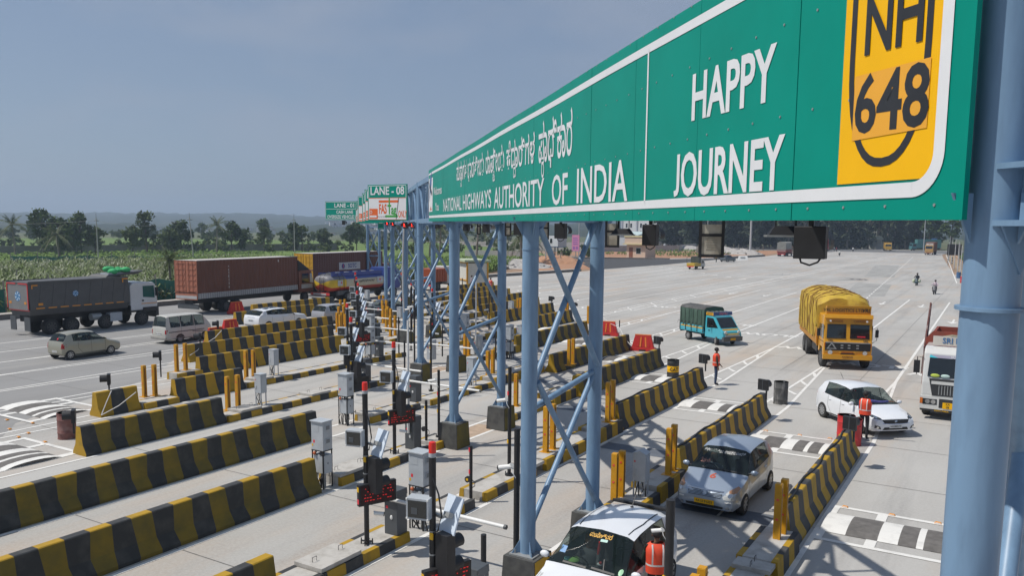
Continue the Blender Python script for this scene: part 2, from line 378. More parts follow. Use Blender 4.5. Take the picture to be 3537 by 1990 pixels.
for sx, sy, w_ in ((2919,1755,'front line of the hump by the thick column'),(3081,1783,'front line of the hump by the thick column'),(3240,1811,'front line of the hump by the thick column'),(24,1453,'painted lines before the rusty drum'),(112,1464,'painted lines before the rusty drum'),(33,1485,'painted lines before the rusty drum'),(98,1499,'painted lines before the rusty drum'),(64,1513,'painted lines before the rusty drum'),(155,1530,'painted lines before the rusty drum'),(2645,1491,'front line of the hump past the silver hatchback'),(2762,1506,'front line of the hump past the silver hatchback'),(2866,1518,'front line of the hump past the silver hatchback')):
    p = G(sx, sy); q = MB(); q.box((0,0,.025),(.16,.11,.035),studm,top=(.7,.6)); q.bx(-.06,-.058,.012,.06,-.05,.035,pwhite); tag(q.build('road_stud', None, (p.x,p.y,.006)), f'small orange road stud on the {w_}', 'road stud', 'orange road studs')
# ================================================================== concrete barriers and lane islands
def barrier(x, y0, y1, label, phase=0, h=.93, grp='striped concrete barriers', end0=None, dark_sides=False):
    b = MB(); prof = [(.36,0),(.36,.09),(.20,.36),(.12,h-.02),(.10,h)]
    ring = [(px, pz) for px, pz in prof] + [(-px, pz) for px, pz in prof[::-1]]
    L = y1-y0; ns = max(2, round(L/.5)); 
    for i in range(ns):
        a, c = y0+L*i/ns, y0+L*(i+1)/ns; m = (yel, blk)[(i+phase) % 2]; md = ((yeld, blkd_) if dark_sides else (yel, blk))[(i+phase) % 2]
        j = lambda yy, z: yy + (.035*math.sin(z*5+yy*3) if y0+.01 < yy < y1-.01 else 0)
        for r0, r1 in zip(ring, ring[1:]):
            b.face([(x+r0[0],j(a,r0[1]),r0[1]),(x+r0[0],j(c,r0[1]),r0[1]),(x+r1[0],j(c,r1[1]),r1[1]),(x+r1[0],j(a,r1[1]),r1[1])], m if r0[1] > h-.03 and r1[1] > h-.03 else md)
    for yy, m in ((y0, yel if end0 is None else end0), (y1, yel)): b.face([(x+px, yy, pz) for px, pz in ring], m)
    o = b.build('concrete_barrier'); tag(o, label, 'barrier', grp)
    return o
def island(x, segs, label):
    """kerbed lane island: segs = (y0, y1, height); kerb painted in yellow and black lengths, plain concrete top"""
    w = .46; t = thing('lane_island', label, 'island', (x,0,0), 0, 'striped kerb islands between the lanes'); x = 0
    for y0, y1, h in segs:
        n = max(1, round((y1-y0)/.52))
        b = MB()
        for i in range(n):
            a, c = y0+(y1-y0)*i/n, y0+(y1-y0)*(i+1)/n; m = (yel, blk)[i % 2]
            for s in (-1, 1):
                b.loft([[(x+s*w,a,0),(x+s*(w-.03),a,h),(x+s*(w-.16),a,h+.002),(x+s*(w-.16),a,0)],[(x+s*w,c,0),(x+s*(w-.03),c,h),(x+s*(w-.16),c,h+.002),(x+s*(w-.16),c,0)]], m, caps=True)
        b.bx(x-w+.16, y0+.01, 0, x+w-.16, y1-.01, h, kwhite)
        b.build('kerb_section', t)
    return t
EXIT = {1:(9.3,18.5),2:(8.6,18.4),3:(8.9,18.5),4:(8.8,18.6),5:(9.0,18.6),6:(9.2,18.7),7:(14.0,20.3),8:(10.5,20.4),9:(10.5,20.6),10:(10.5,20.2),11:(10.5,19.7),12:(10.5,20.6),13:(11,20)}
ENTR = {3:(-14,10.55),4:(-16,15.8),5:(-12,20.05),6:(14.35,19.75),8:(25.4,35.15),9:(27.6,38.6),10:(32.0,42.6),12:(40.3,48.2),13:(45.0,54.2)}
def exx(k): return IX[k] + {4:.3, 5:.75}.get(k, 0)
for k, (a, c) in EXIT.items():
    Y = yg(IX[k]); barrier(exx(k), Y+a, Y+c, f'striped concrete barrier at the far exit end of the {ORD[k]} island from the thick column', k % 2, dark_sides=k in (4,5,6))
for k, (a, c) in ENTR.items():
    barrier(IX[k], a, c, f'striped concrete barrier at the near entrance end of the {ORD[k]} island from the thick column', 1-k % 2, dark_sides=k in (3,4,5,6))
barrier(IX[7]-.1, 17.7, 19.4, 'short three-stripe concrete barrier tied with white tape, behind the rusty drum', 0)
barrier(IX[7], 21.05, 24.5, 'five-stripe concrete barrier between the short taped one and a grey cabinet', 1, end0=yel)
h = .24
SEGS = {2:[(-12,10.9,h),(17.9,19.9,.34),(20.0,21.9,.46)],
 3:[(10.6,14.35,h),(16.1,17.05,h),(17.6,20.3,h),(20.9,24.6,.36),(24.7,26.55,.46)],
 4:[(16.5,20.6,h),(20.95,22.0,h),(25.6,29.0,h),(29.1,31.0,.42)],
 5:[(20.1,20.2,h),(22.6,25.5,h),(26.3,31.0,h),(31.1,35.7,.4)],
 1:[(6,12.2,h),(12.3,14.6,.24),(14.7,16.2,.34),(16.6,18.6,.46)]}
for k in range(1, 14):
    Y = yg(IX[k])
    if k in SEGS: sg = SEGS[k]
    else:
        st = {6:19.8,7:24.6,8:35.2,9:38.7,10:42.7}.get(k, Y-6)
        sg = [(st, Y-2.0, h), (Y-1.5, Y-.7, h), (Y+3.5, Y+7.5, h), (Y+7.6, Y+EXIT[k][0]-.05, .4)]
    if k == 7: sg = [(19.45,21.0,h)]+sg
    if k == 8: sg = [(24.0,25.35,.34)]+sg
    island(IX[k], sg, f'yellow and black striped kerb island, {ORD[k]} island from the thick column')
# loose cover slabs with lifting loops
def slab(x, y, L, label, wd=.78, t=.09, z=.25):
    b = MB(); b.box((x,y,z+t/2),(wd,L,t),kwhite)
    for yy in (y-L*.32, y+L*.32):
        b.tube([(x-.02,yy-.06,z+t-.01),(x-.02,yy-.06,z+t+.1),(x-.02,yy+.06,z+t+.1),(x-.02,yy+.06,z+t-.01)], .008, black)
    o = b.build('cover_slab', bevel=.012); tag(o, label, 'slab', 'concrete cover slabs on the islands')
for k, y, L in ((3,12.15,1.2),(4,17.25,1.5),(5,23.0,.8),(6,20.9,1.0),(7,25.6,1.0),(8,35.9,.8),(3,20.5,.7),(2,19.5,.0),(1,16.4,.5),(4,20.35,0),(6,24.6,1.1)):
    if L: slab(IX[k], y, L, f'pale concrete cover slab with wire loops {"near the gates of" if y < yg(IX[k]) else "below the yellow posts of"} the {ORD[k]} island from the thick column' if not (k==6 and y>22) else 'pale concrete cover slab midway along the sixth island from the thick column', z=.25 if k != 1 else .34)

for k, y0, y1 in ((1,18.9,27.6),(2,22.4,31.6),(3,27.0,36.2)):
    b = MB(); b.tube([(exx(k)-.02+.05*math.sin(i*1.3),y0+(y1-y0)*i/14,.955+.012*math.sin(i*2.1)) for i in range(15)],.026,black,n=6); tag(b.build('cable'), f'black cable laid along the top of the {ORD[k]} exit barrier from the thick column', 'cable', 'cables along the barrier tops')
# ================================================================== the blue gantry
FR = [(-.075,5.05),(-7.85,13.51),(-15.51,21.71),(-23.7,30.45)]           # front columns (k0,k2,k4,k6)
for sx, dp in ((1398,51.),(1356,62.),(1332,73.)):
    p = P(sx, 900, dp); FR.append((p.x, p.y))
ga = thing('toll_gantry', 'blue tubular steel gantry striding across all the toll lanes', 'gantry', (0,0,0))
GD = 2.95; ZB, ZT = 7.56, 9.25; CR_ = .158
def col_mesh(x, y, parent, z1=ZT+.1):
    b = MB(); CQ = CR_*(.9 if y < 9 else 1); b.cyl((x,y,.85),(x,y,z1),CQ,steelblue,n=28); b.cyl((x,y,6.88),(x,y,6.9),CR_+.012,steelblue,n=20)
    for a in range(4):
        d = Vector((math.cos(a*math.pi/2+.8), math.sin(a*math.pi/2+.8), 0)); p = Vector((x,y,0))+d*CR_
        b.prism([p+Vector((0,0,.86)), p+d*.17+Vector((0,0,.86)), p+Vector((0,0,1.12))], d.cross(Vector((0,0,1)))*.014, steelblue)
        b.cyl(p+d*.1+Vector((0,0,.83)), p+d*.1+Vector((0,0,.93)), .016, cgrey, n=6)
        b.prism([p+Vector((0,0,ZB-.06)), p+d*(.13 if y < 9 else .2)+Vector((0,0,ZB-.06)), p+Vector((0,0,ZB-(.32 if y < 9 else .42)))], d.cross(Vector((0,0,1)))*.016, steelblue)
    b.bx(x-.27,y-.27,.83,x+.27,y+.27,.86,cgrey)
    return b.build('column', parent, smooth=40)
def plinth(x, y, parent, m2):
    b = MB(); b.box((x,y,.41),(.74,.74,.83),mat('plinth concrete',(.085,.085,.08),.85,scale=3,c2=(.05,.05,.05),bump=.3),top=(.9,.9))
    b.box((x+.02,y-.02,.41),(.745,.70,.80),m2,top=(.9,.9)) if m2 else None
    return b.build('plinth', parent, bevel=.04)
oli = mat('plinth olive paint', (.16,.125,.02), .8, scale=2.5, c2=(.07,.065,.03), lo=.4, hi=.7)
def brace(a, c, r, parent):
    b = MB(); b.cyl(a, c, r, steelblue, n=14); return b.build('brace', parent, smooth=40)
for i, (x, y) in enumerate(FR):
    for yy in (y, y+GD):
        x = FR[i][0]+(.2 if i == 0 and yy > y else 0); col_mesh(x, yy, ga)
        q = MB(); pm = mat('plinth concrete',(.085,.085,.08),.85,scale=3,c2=(.05,.05,.05),bump=.3)
        q.box((x,yy,.415),(.78,.78,.83),pm,top=(.9,.9))
        M0 = .39
        q.face([(x+M0+.004,yy-M0+.03,.02),(x+M0+.004,yy+M0-.03,.02),(x+M0*.9+.004,yy+M0*.9-.03,.81),(x+M0*.9+.004,yy-M0*.9+.03,.81)], oli if i > 1 else yel)
        q.build('plinth', ga)
    r = .062; m = .2; x = FR[i][0]; xe = x+(.2 if i == 0 else 0)
    # X bracing between the two legs: two storeys split by a strut
    zs = 4.1
    brace((x,y+m*.6,1.35),(xe,y+GD-m*.6,zs-.1),r,ga); brace((xe+.12,y+GD-m*.6,1.15),(x+.12,y+m*.6,zs+.2),r,ga)
    brace((x,y+.1,zs-.35),(xe,y+GD-.1,zs-.0),r,ga)
    brace((x+(.14 if i == 0 else 0),y+m*.6,zs+.1),(xe+(.14 if i == 0 else 0),y+GD-m*.6,ZB-.1),r,ga); brace((xe+.12,y+GD-m*.6,zs+.15),(x+.12,y+m*.6,ZB-.25),r,ga)
def beam(p0, p1, s, parent, name, m=steelblue):
    p0, p1 = Vector(p0), Vector(p1); d = (p1-p0).normalized(); u = d.cross(Vector((0,0,1)))
    u = u.normalized() if u.length > 1e-3 else Vector((1,0,0)); wv = u.cross(d); b = MB(); q = s/2
    b.loft([[p+u*q+wv*q, p-u*q+wv*q, p-u*q-wv*q, p+u*q-wv*q] for p in (p0,p1)], m); return b.build(name, parent)
chain = FR
for yo, nm in ((0,'chord'),(GD,'chord')):
    for (x0,y0),(x1,y1) in zip(chain, chain[1:]):
        for z in (ZB, ZT): beam((x0,y0+yo,z),(x1,y1+yo,z),.2,ga,nm)
        n = 6
        b = MB()
        for i in range(n):
            t0, t1 = i/n, (i+1)/n; a = Vector((x0+(x1-x0)*t0, y0+(y1-y0)*t0+yo, ZB)); c = Vector((x0+(x1-x0)*t1, y0+(y1-y0)*t1+yo, ZB))
            up = Vector((0,0,ZT-ZB)); u = (c-a).normalized()
            for p0, p1 in ((a, a+up), ((a, c+up) if i % 2 else (c, a+up))):
                d = (p1-p0).normalized(); wv = u.cross(d) if abs(d.z) < .99 else u.cross(Vector((0,0,1))); wv.normalize(); s2 = d.cross(wv)
                b.loft([[p+wv*.04+s2*.04,p-wv*.04+s2*.04,p-wv*.04-s2*.04,p+wv*.04-s2*.04] for p in (p0,p1)], steelblue)
        b.build('lattice', ga)
for i, (x, y) in enumerate(chain):             # cross beams joining the two trusses
    beam((x,y,ZB-.02),(x,y+GD,ZB-.02),.24,ga,'cross_beam'); beam((x,y,ZT),(x,y+GD,ZT),.18,ga,'cross_beam')
for (x0,y0),(x1,y1) in zip(chain, chain[1:]):
    for t in (.25,.5,.75):
        for z in (ZB, ZT): beam((x0+(x1-x0)*t,y0+(y1-y0)*t,z-.03),(x0+(x1-x0)*t,y0+(y1-y0)*t+GD,z-.03),.12,ga,'cross_beam')
# the bracket beam that carries on past the nearest column
b = MB(); x, y = FR[0]
d0 = Vector((.6826,-.7308,0)); pn = Vector((.7308,.6826,0))
for z0, z1, wd in ((7.33,7.36,.30),(7.62,7.65,.30),(7.36,7.62,.05)):
    a = Vector((x,y,0))+d0*.06+Vector((.05,.0,0)); c = a+d0*2.6
    u = d0.cross(Vector((0,0,1))).normalized()*wd/2
    b.loft([[p+u+Vector((0,0,z0)),p-u+Vector((0,0,z0)),p-u+Vector((0,0,z1)),p+u+Vector((0,0,z1))] for p in (a, c)], steelblue)
b.build('bracket_beam', ga)
for q in (.10,.30):
    b = MB(); a = Vector((x+.05,y,0))+d0*q; u = d0.cross(Vector((0,0,1))).normalized(); b.prism([a-u*.13+Vector((0,0,7.33)), a+u*.13+Vector((0,0,7.33)), a+Vector((0,0,7.08))], d0*.014, steelblue); b.build('gusset', ga)
# far end frame
pa, pb = P(1270.7, 900, 92), P(1311, 900, 92)
eg = thing('far_gantry_frame', 'slender blue braced frame carrying the farthest lane sign', 'gantry')
for p in (pa, pb):
    b = MB(); b.cyl((p.x,p.y,.1),(p.x,p.y,7.5),.155,steelblue,n=12); b.build('column', eg, smooth=40)
for z0, z1 in ((.8,4.0),(4.0,7.2)):
    for p, q in ((pa,pb),(pb,pa)): brace((p.x,p.y,z0),(q.x,q.y,z1),.07,eg)
    brace((pa.x,pa.y,z1),(pb.x,pb.y,z1),.07,eg)
# ================================================================== the big green sign
D = Vector((FR[2][0]-FR[0][0], FR[2][1]-FR[0][1], 0)).normalized()     # runs away from the camera along the gantry
NRM = Vector((-D.y, D.x, 0));  NRM = NRM if NRM.y < 0 else -NRM
NRM = -NRM if NRM.dot(Vector((0,0,0))-Vector((FR[1][0],FR[1][1],0))) < 0 else NRM
SP = Vector((FR[0][0],FR[0][1],0)) + NRM*.27                            # sign plane, in front of the columns
def on_sign(sx, sy, off=0.):
    r = ray(sx, sy); t = NRM.dot(SP+NRM*off-CAM)/NRM.dot(r); return CAM+r*t
def su(p): return D.dot(p-SP)
# sign coordinates: u along -D (reading direction), v up
u0 = su(on_sign(1481,700)); u1 = su(on_sign(3328,700))
SZ0, SZ1 = 7.36, 9.36
MS = axes(SP+D*u0, -D, (0,0,1))                                         # local x = 0 at far left edge of the sign
W = u0-u1
def sx_of(px, py): p = on_sign(px, py); return u0-su(p), p.z
sg = thing('highway_sign', 'huge green NH 648 and HAPPY JOURNEY sign across the gantry', 'road sign', SP+D*u0)
sg.matrix_world = MS
nb = 17
def zb(x): return 7.52-.16*x/W          # lower edge
def zt(x): return zb(x)+1.95+.006*math.sin(x*.9)
cuts = [W*i/nb for i in range(nb+1)]
for i in range(nb):
    x0, x1 = cuts[i]+.004, cuts[i+1]-.004; o = rnd.uniform(-.002,.002); b = MB()
    f = [(x0,zb(x0),o),(x1,zb(x1),o*.3),(x1,zt(x1),o*.3),(x0,zt(x0),o)]
    b.loft([[(p[0],p[1],p[2]-.03) for p in f], f], signgreen)
    for q in range(4):
        for vv in (.08, .75, 1.4, 1.94):
            xx = x0+(x1-x0)*(q+.5)/4; b.cyl((xx,zb(xx)+vv,o),(xx,zb(xx)+vv,o+.006),.009,cgrey,n=6)
    b.build('sign_panel', sg)
E0 = .005
def strip(b, pts, w, m, z=E0):
    nn = []
    for i in range(len(pts)):
        a, c = pts[max(0,i-1)], pts[min(len(pts)-1,i+1)]; d = Vector((c[0]-a[0],c[1]-a[1],0)).normalized(); nn.append(Vector((-d.y,d.x,0))*w/2)
    for i in range(len(pts)-1):
        p, q = Vector((*pts[i],z)), Vector((*pts[i+1],z)); b.face([p-nn[i],q-nn[i+1],q+nn[i+1],p+nn[i]], m)
def arc(cx, cy, r, a0, a1, n=10): return [(cx+r*math.cos(R_(a0+(a1-a0)*i/n)), cy+r*math.sin(R_(a0+(a1-a0)*i/n))) for i in range(n+1)]
bz = .17; rb = .2
xr, xl = W-.2, .09
edge = [(xl+(xr-xl)*i/24, zb(xl+(xr-xl)*i/24)+bz) for i in range(24)]
edge = edge[:-1] + [(xr-rb, zb(xr)+bz)] + arc(xr-rb, zb(xr)+bz+rb, rb, -90, 0) + arc(xr-rb, zt(xr)-bz-rb, rb, 0, 90) + [(xr-rb-(xr-rb-xl)*i/24, zt(xr-rb-(xr-rb-xl)*i/24)-bz) for i in range(1,25)] + [(xl, zb(xl)+bz)]
b = MB(); strip(b, edge, .085, signwhite)
xd, _ = sx_of(2233, 500); strip(b, [(xd,zb(xd)+bz),(xd,zt(xd)-bz)], .04, signwhite)
b.build('sign_border', sg)
def put(b, s, px0, py0, px1, py1, hgt, m, bold=.012, z=E0+.001, xs=None, vary=0):
    """a line of lettering from image point 0 (lower left) to image point 1 (lower right) with cap height hgt"""
    xa, za = sx_of(px0, py0); xb, zb_ = sx_of(px1, py1)
    size = hgt/.70
    vs, fs = textmesh(s, size, 1., bold, 'LEFT', 1.)
    mn, mx = min(v.x for v in vs), max(v.x for v in vs); yb = 0
    cap, _ = textmesh('H', size, 1., bold, 'LEFT', 1.); yb = min(v.y for v in cap)
    k = (xb-xa)/(mx-mn)
    if s[0] == 'J':
        jv = max(v.x for v in textmesh('J', size, 1., bold, 'LEFT', 1.)[0]); lo_ = min(v.y for v in vs if v.x <= jv); hi_ = max(v.y for v in vs if v.x <= jv); vs = [Vector((v.x, yb+(v.y-lo_)*(hi_-yb)/(hi_-lo_), 0)) if v.x <= jv else v for v in vs]
    out = [Vector((xa+(v.x-mn)*k, za+(zb_-za)*((v.x-mn)/(mx-mn))+(v.y-yb), z)) for v in vs]
    b.faces(out, fs, m)
    return k
b = MB()
put(b,'HAPPY', 2390, 418, 2678, 345, .40, signwhite, .022)
b.build('lettering', sg); b = MB()
put(b,'JOURNEY', 2328, 680, 2706, 655, .385, signwhite, .022)
b.build('lettering', sg)
b = MB()
put(b,'NATIONAL HIGHWAYS', 1532, 731, 1697, 717, .40, signwhite, .01)
b.build('lettering', sg); b = MB()
put(b,'AUTHORITY', 1707, 721, 1880, 710, .44, signwhite, .01)
b.build('lettering', sg); b = MB()
put(b,'OF', 1907, 709, 1961, 705, .45, signwhite, .01)
b.build('lettering', sg); b = MB()
put(b,'INDIA', 1993, 703, 2168, 694, .47, signwhite, .01)
b.build('lettering', sg)
# ---- NH shield, Kannada lettering and emblem on the big sign
b = MB(); m1 = mat('sign orange patch', (.80,.38,.03), .4, var=.04)
x0,z0 = sx_of(2893,638); x1,z1 = sx_of(3222,614); ztop = zt(x0)-.24
b.face([(x0,z0,.004),(x1,z1,.004),(x1,ztop,.004),(x0,ztop,.004)], signyel)
xc = (x0+x1)/2+.0; zl = z0+.12; wd = x1-x0
cc = lambda v: math.copysign(abs(v)**.85, v)
sh = [(x0+wd*.11, ztop-.12)] + [(xc-wd*.39*cc(math.cos(math.pi*i/20)), z0+.74-.63*math.sin(math.pi*i/20)**.9) for i in range(21)] + [(x0+wd*.89, ztop-.12)]
strip(b, sh, .052, signblk, .0065)
def on_q(px, py): x, z = sx_of(px, py); return (x, z, .008)
b.face([on_q(2946,487),on_q(3205,441),on_q(3222,196),on_q(2958,265)], m1)
put(b,'648', 2953, 463, 3208, 432, .335, signblk, .02, .0095)
put(b,'NH', 2990, 193, 3190, 140, .34, signblk, .02, .0095)
b.build('route_shield', sg)
def kanna(b, words, px0, py0, px1, py1, hgt, m, z):
    xa, za = sx_of(px0, py0); xb, zb_ = sx_of(px1, py1); size = hgt/.62; cur = 0; items = []
    for wd_ in words:
        for base, sub in wd_:
            vs, fs = textmesh(base, size, .85, .012, 'LEFT', 1.)
            if not vs: continue
            mn, mx = min(v.x for v in vs), max(v.x for v in vs)
            items.append((vs, fs, cur-mn, 0, 1.))
            if sub:
                s2, f2 = textmesh(sub, size*.55, .9, .012, 'LEFT', 1.)
                if s2:
                    a = min(v.x for v in s2); items.append((s2, f2, cur+(mx-mn)*.35-a, -hgt*.72, 1.))
            cur += mx-mn+size*.06
        cur += size*.28
    cur -= size*.34; k = (xb-xa)/cur
    for vs, fs, dx, dy, q in items:
        b.faces([Vector((xa+(v.x+dx)*k, za+(zb_-za)*((v.x+dx)/cur)+v.y+dy, z)) for v in vs], fs, m)
b = MB()
KW = [[('ಸು',None),('ಸಾ','ವ'),('ಗ',None),('ತ',None)],[('ಭಾ',None),('ರ',None),('ತೀ',None),('ಯ',None)],[('ರಾ',None),('ಷೀ','ಟ'),('ಯ',None)],[('ಹೆ',None),('ದಾ','ದ'),('ರಿ',None),('ಗ',None),('ಳ',None)],[('ಪಾ','ರ'),('ಧಿ',None),('ಕಾ',None),('ರ',None)]]
kanna(b, KW[:4], 1578, 600, 1848, 520, .40, signwhite, .0075)
b.build('lettering', sg); b = MB()
kanna(b, KW[4:], 1862, 510, 1978, 470, .50, signwhite, .0075)
b.build('lettering', sg)
b = MB()
p = [sx_of(*q) for q in ((1482,732),(1494,731),(1496,612),(1483,618))]; b.face([(x,z,.006) for x,z in p], signwhite)
blu = mat('emblem blue', (.06,.12,.30), .4, var=0); ora = mat('emblem orange red', (.55,.16,.08), .4, var=0)
q0, w0 = p[0]; dx = p[1][0]-q0; 
b.face([(q0+dx*.15,w0+.35,.008),(q0+dx*.8,w0+1.0,.008),(q0+dx*.9,w0+1.5,.008),(q0+dx*.35,w0+1.2,.008)], blu)
b.face([(q0+dx*.2,w0+.9,.009),(q0+dx*.9,w0+.55,.009),(q0+dx*.95,w0+.7,.009),(q0+dx*.25,w0+1.1,.009)], signblk)
b.face([(q0+dx*.25,w0+.05,.008),(q0+dx*.85,w0+.05,.008),(q0+dx*.55,w0+.2,.008)], ora)
put(b,'Welcomes', 1498, 675, 1526, 668, .28, signwhite, .01, .006)
put(b,'You', 1504, 728, 1516, 727, .28, signwhite, .01, .006)
b.build('emblem', sg)
# ================================================================== lane boards
def onY(sx, sy, y): r = ray(sx, sy); return CAM + r*(y/r.y)
orang = mat('board orange', (.72,.13,.02), .45, var=0); grn2 = mat('board logo green', (.05,.33,.06), .45, var=0)
ft_text = mat('board grey text', (.15,.15,.15), .5, var=0)
def lane_board(num, X, Y, z0, z1, wd, label):
    t = thing('lane_sign', label, 'lane sign', (X,Y,0), 0, 'green lane number boards on the gantry')
    h = z1-z0; b = MB(); b.bx(-wd/2,0,z0,wd/2,.06,z1,signgreen); b.build('sign_panel', t)
    b = MB(); zc = z0+h*.62
    b.bx(-wd/2+.06,-.006,z0+.06,wd/2-.06,-.002,zc,signwhite)
    for x0,x1,q0,q1 in ((-wd/2+.05,wd/2-.05,z1-.08,z1-.05),(-wd/2+.05,-wd/2+.08,zc+.03,z1-.05),(wd/2-.08,wd/2-.05,zc+.03,z1-.05)): b.bx(x0,-.006,q0,x1,-.002,q1,signwhite)
    for x0,x1,q0,q1 in ((-wd/2+.05,wd/2-.05,zc,zc+.03),(-wd/2+.05,wd/2-.05,z0+.05,z0+.07)): b.bx(x0,-.009,q0,x1,-.007,q1,orang)
    b.bx(-wd/2+.10,-.010,z0+.10,-wd/2+.10+wd*.22,-.007,z0+h*.33,orang)
    b.bx(-wd/2+.14,-.013,z0+.17,-wd/2+.07+wd*.2,-.0105,z0+.28,signwhite)
    b.cyl((-wd/2+.22,-.014,z0+.46),(-wd/2+.22,-.011,z0+.46),.09,signwhite,n=14)
    b.cyl((-wd/2+.22,-.017,z0+.46),(-wd/2+.22,-.0145,z0+.46),.06,orang,n=14)
    xl = -wd/2+.1+wd*.25; xr_ = xl+wd*.48
    b.bx(xl,-.010,z0+h*.50,xr_,-.007,z0+h*.565,orang); b.face([(xr_,-.009,z0+h*.49),(xr_+.1,-.009,z0+h*.535),(xr_,-.009,z0+h*.58)], orang)
    b.bx(xl+wd*.19,-.010,z0+h*.09,xr_,-.007,z0+h*.15,grn2); b.face([(xl+wd*.19,-.009,z0+h*.165),(xl+wd*.15,-.009,z0+h*.12),(xl+wd*.19,-.009,z0+h*.075)], grn2)
    b.bx(xl+wd*.255,-.012,z0+h*.2,xl+wd*.285,-.010,z0+h*.64,grn2)
    M = lambda x, z: axes((x,-.011,z),(1,0,0),(0,0,1))
    b.text('FAS', h*.36, orang, M(xl+wd*.10, z0+h*.31), .50, .03); b.text('Tag', h*.36, grn2, M(xl+wd*.335, z0+h*.29), .60, .03)
    b.text('ONLY', h*.26, orang, M(wd/2-wd*.115, z0+h*.17), .43, .015)
    b.text('Way to Cross', h*.07, ft_text, M(xl+wd*.07, z0+h*.11), .9, .0)
    b.prism([(wd/2-wd*.28,-.008,z0+.07),(wd/2-wd*.265,-.008,z0+.07),(wd/2-wd*.2,-.008,zc),(wd/2-wd*.215,-.008,zc)],(0,-.002,0),signblk)
    b.build('lane_emblem', t)
    b = MB(); b.text(f'LANE - {num:02d}', h*.31, signwhite, M(0, z0+h*.815), .92, .022); b.build('lettering', t)
    return t
c8 = P(1338,697,44.5); Y8 = c8.y; a8, d8 = onY(1271,703,Y8), onY(1406,696,Y8)
zt8, zb8 = onY(1338,637,Y8).z, onY(1338,762,Y8).z; w8 = d8.x-a8.x; X8 = (a8.x+d8.x)/2
lane_board(8, X8, Y8, zb8, zt8, w8, 'LANE - 08 FASTag board, the one fully in view beside the big sign')
c1 = onY(1123,700,1); r1 = 86/CF.dot(c1-CAM); Y1 = r1; 
for j in range(2, 8):
    t = (8-j)/7; px = 1338-(1338-1208)*0; X = X8+(-56.5-X8)*t; Y = Y8+(63.5-Y8)*t
    lane_board(j, X, Y, zb8-.03*t, zt8-.05*t, w8*(1 if j != 5 else 1.15), f'LANE - {j:02d} board, mostly hidden behind the next nearer lane boards')
pl = onY(1123,700,64.5); pm_ = onY(1190,700,64.5); wd = 2*(pm_.x-pl.x); q0, q1 = onY(1124,760,64.5).z, onY(1123,696,64.5).z
t = thing('lane_sign', 'wide all green LANE - 01 cash and oversize vehicle board', 'lane sign', (pm_.x,64.5,0), 0, 'green lane number boards on the gantry')
b = MB(); b.bx(-wd/2,0,q0,wd/2,.06,q1,signgreen); b.build('sign_panel', t)
b = MB(); h = q1-q0
for x0,x1,z0,z1 in ((-wd/2+.05,wd/2-.05,q1-.09,q1-.05),(-wd/2+.05,wd/2-.05,q0+.05,q0+.09),(-wd/2+.05,-wd/2+.09,q0+.05,q1-.05),(wd/2-.09,wd/2-.05,q0+.05,q1-.05),(-wd/2+.05,wd/2-.05,q0+h*.58,q0+h*.60)): b.bx(x0,-.01,z0,x1,-.004,z1,signwhite)
M = lambda z: axes((0,-.012,z),(1,0,0),(0,0,1))
b.build('sign_border', t)
b = MB(); b.text('LANE - 01', h*.30, signwhite, M(q0+h*.77), 1.15, .025); b.build('lettering', t)
b = MB(); b.text('CASH LANE', h*.24, signwhite, M(q0+h*.42), .95, .02); b.build('lettering', t)
b = MB(); b.text('OVERSIZE VEHICLE LANE', h*.24, signwhite, M(q0+h*.17), .95, .02)
b.build('lettering', t)
# small green truck sign below
p = onY(1315,770,52); b = MB(); b.bx(-.3,0,-.55,.3,.04,.35,signgreen); b.bx(-.24,-.006,-.49,.24,-.002,-.45,signwhite); b.bx(-.2,-.006,-.05,.1,-.002,.2,signwhite); b.bx(.1,-.006,-.05,.2,-.002,.1,signwhite); b.bx(-.24,-.006,.26,.24,-.002,.3,signwhite)
tag(b.build('lane_type_sign', None, p), 'small green lane sign with a white truck symbol, under the lane boards', 'sign')
# ================================================================== things slung under the truss
BP = Vector((FR[0][0], FR[0][1]+GD, 0))
def on_back(sx, sy): r = ray(sx, sy); return CAM + r*(NRM.dot(BP-CAM)/NRM.dot(r))
sigcount = 0
def hang_signal(sx, sy, w, hgt, label, facing=0, ref=None):
    p = on_back(sx, sy) if ref is None else ref; dep = CF.dot(p-CAM); k = dep/F/S; w *= k; hgt *= k; 
    t = thing('lane_signal', label, 'signal', p, 0, 'overhead lane signals under the gantry')
    b = MB(); s = 1 if facing == 0 else -1; a = .18 if facing == 0 else 0
    b.box((0,0,0),(w*.80,.16,hgt),black); b.bx(-.03,-.03,hgt/2,.03,.03,ZB-p.z-.02,black)
    b.build('signal_box', t, bevel=.01)
    b = MB(); r = w*.40
    vis = [(r*math.cos(R_(q)), r*math.sin(R_(q))) for q in range(-30,211,20)]
    pts0 = [(x+(.03 if facing == 0 else 0), s*.09, z) for x, z in vis]; pts1 = [(x*.96+(.05 if facing == 0 else 0), s*.26, z*.96) for x, z in vis]
    b.loft([pts0, pts1], black, caps=False, closed=False); b.build('visor', t)
    if facing:
        b = MB(); b.cyl((0,s*.082,0),(0,s*.09,0),r*.92,glassd,n=20)
        b.build('lens', t)
        b = MB(); red_x = mat('signal red lit', (1,.05,.03), .4, var=0, emit=2.5)
        for q in (-1,1): b.box((0,s*.094,0),(r*.32,.006,r*1.5),red_x,R=Matrix.Rotation(q*R_(38),3,'Y'))
        b.build('lit_cross', t)
    b = MB(); b.tube([(-w*.25,0,-hgt*.5),(-w*.22,0,-hgt*.62),(0,0,-hgt*.70),(w*.2,0,-hgt*.60),(w*.26,.02,-hgt*.48)], w*.018+.004, black); b.build('cable', t)
    return t
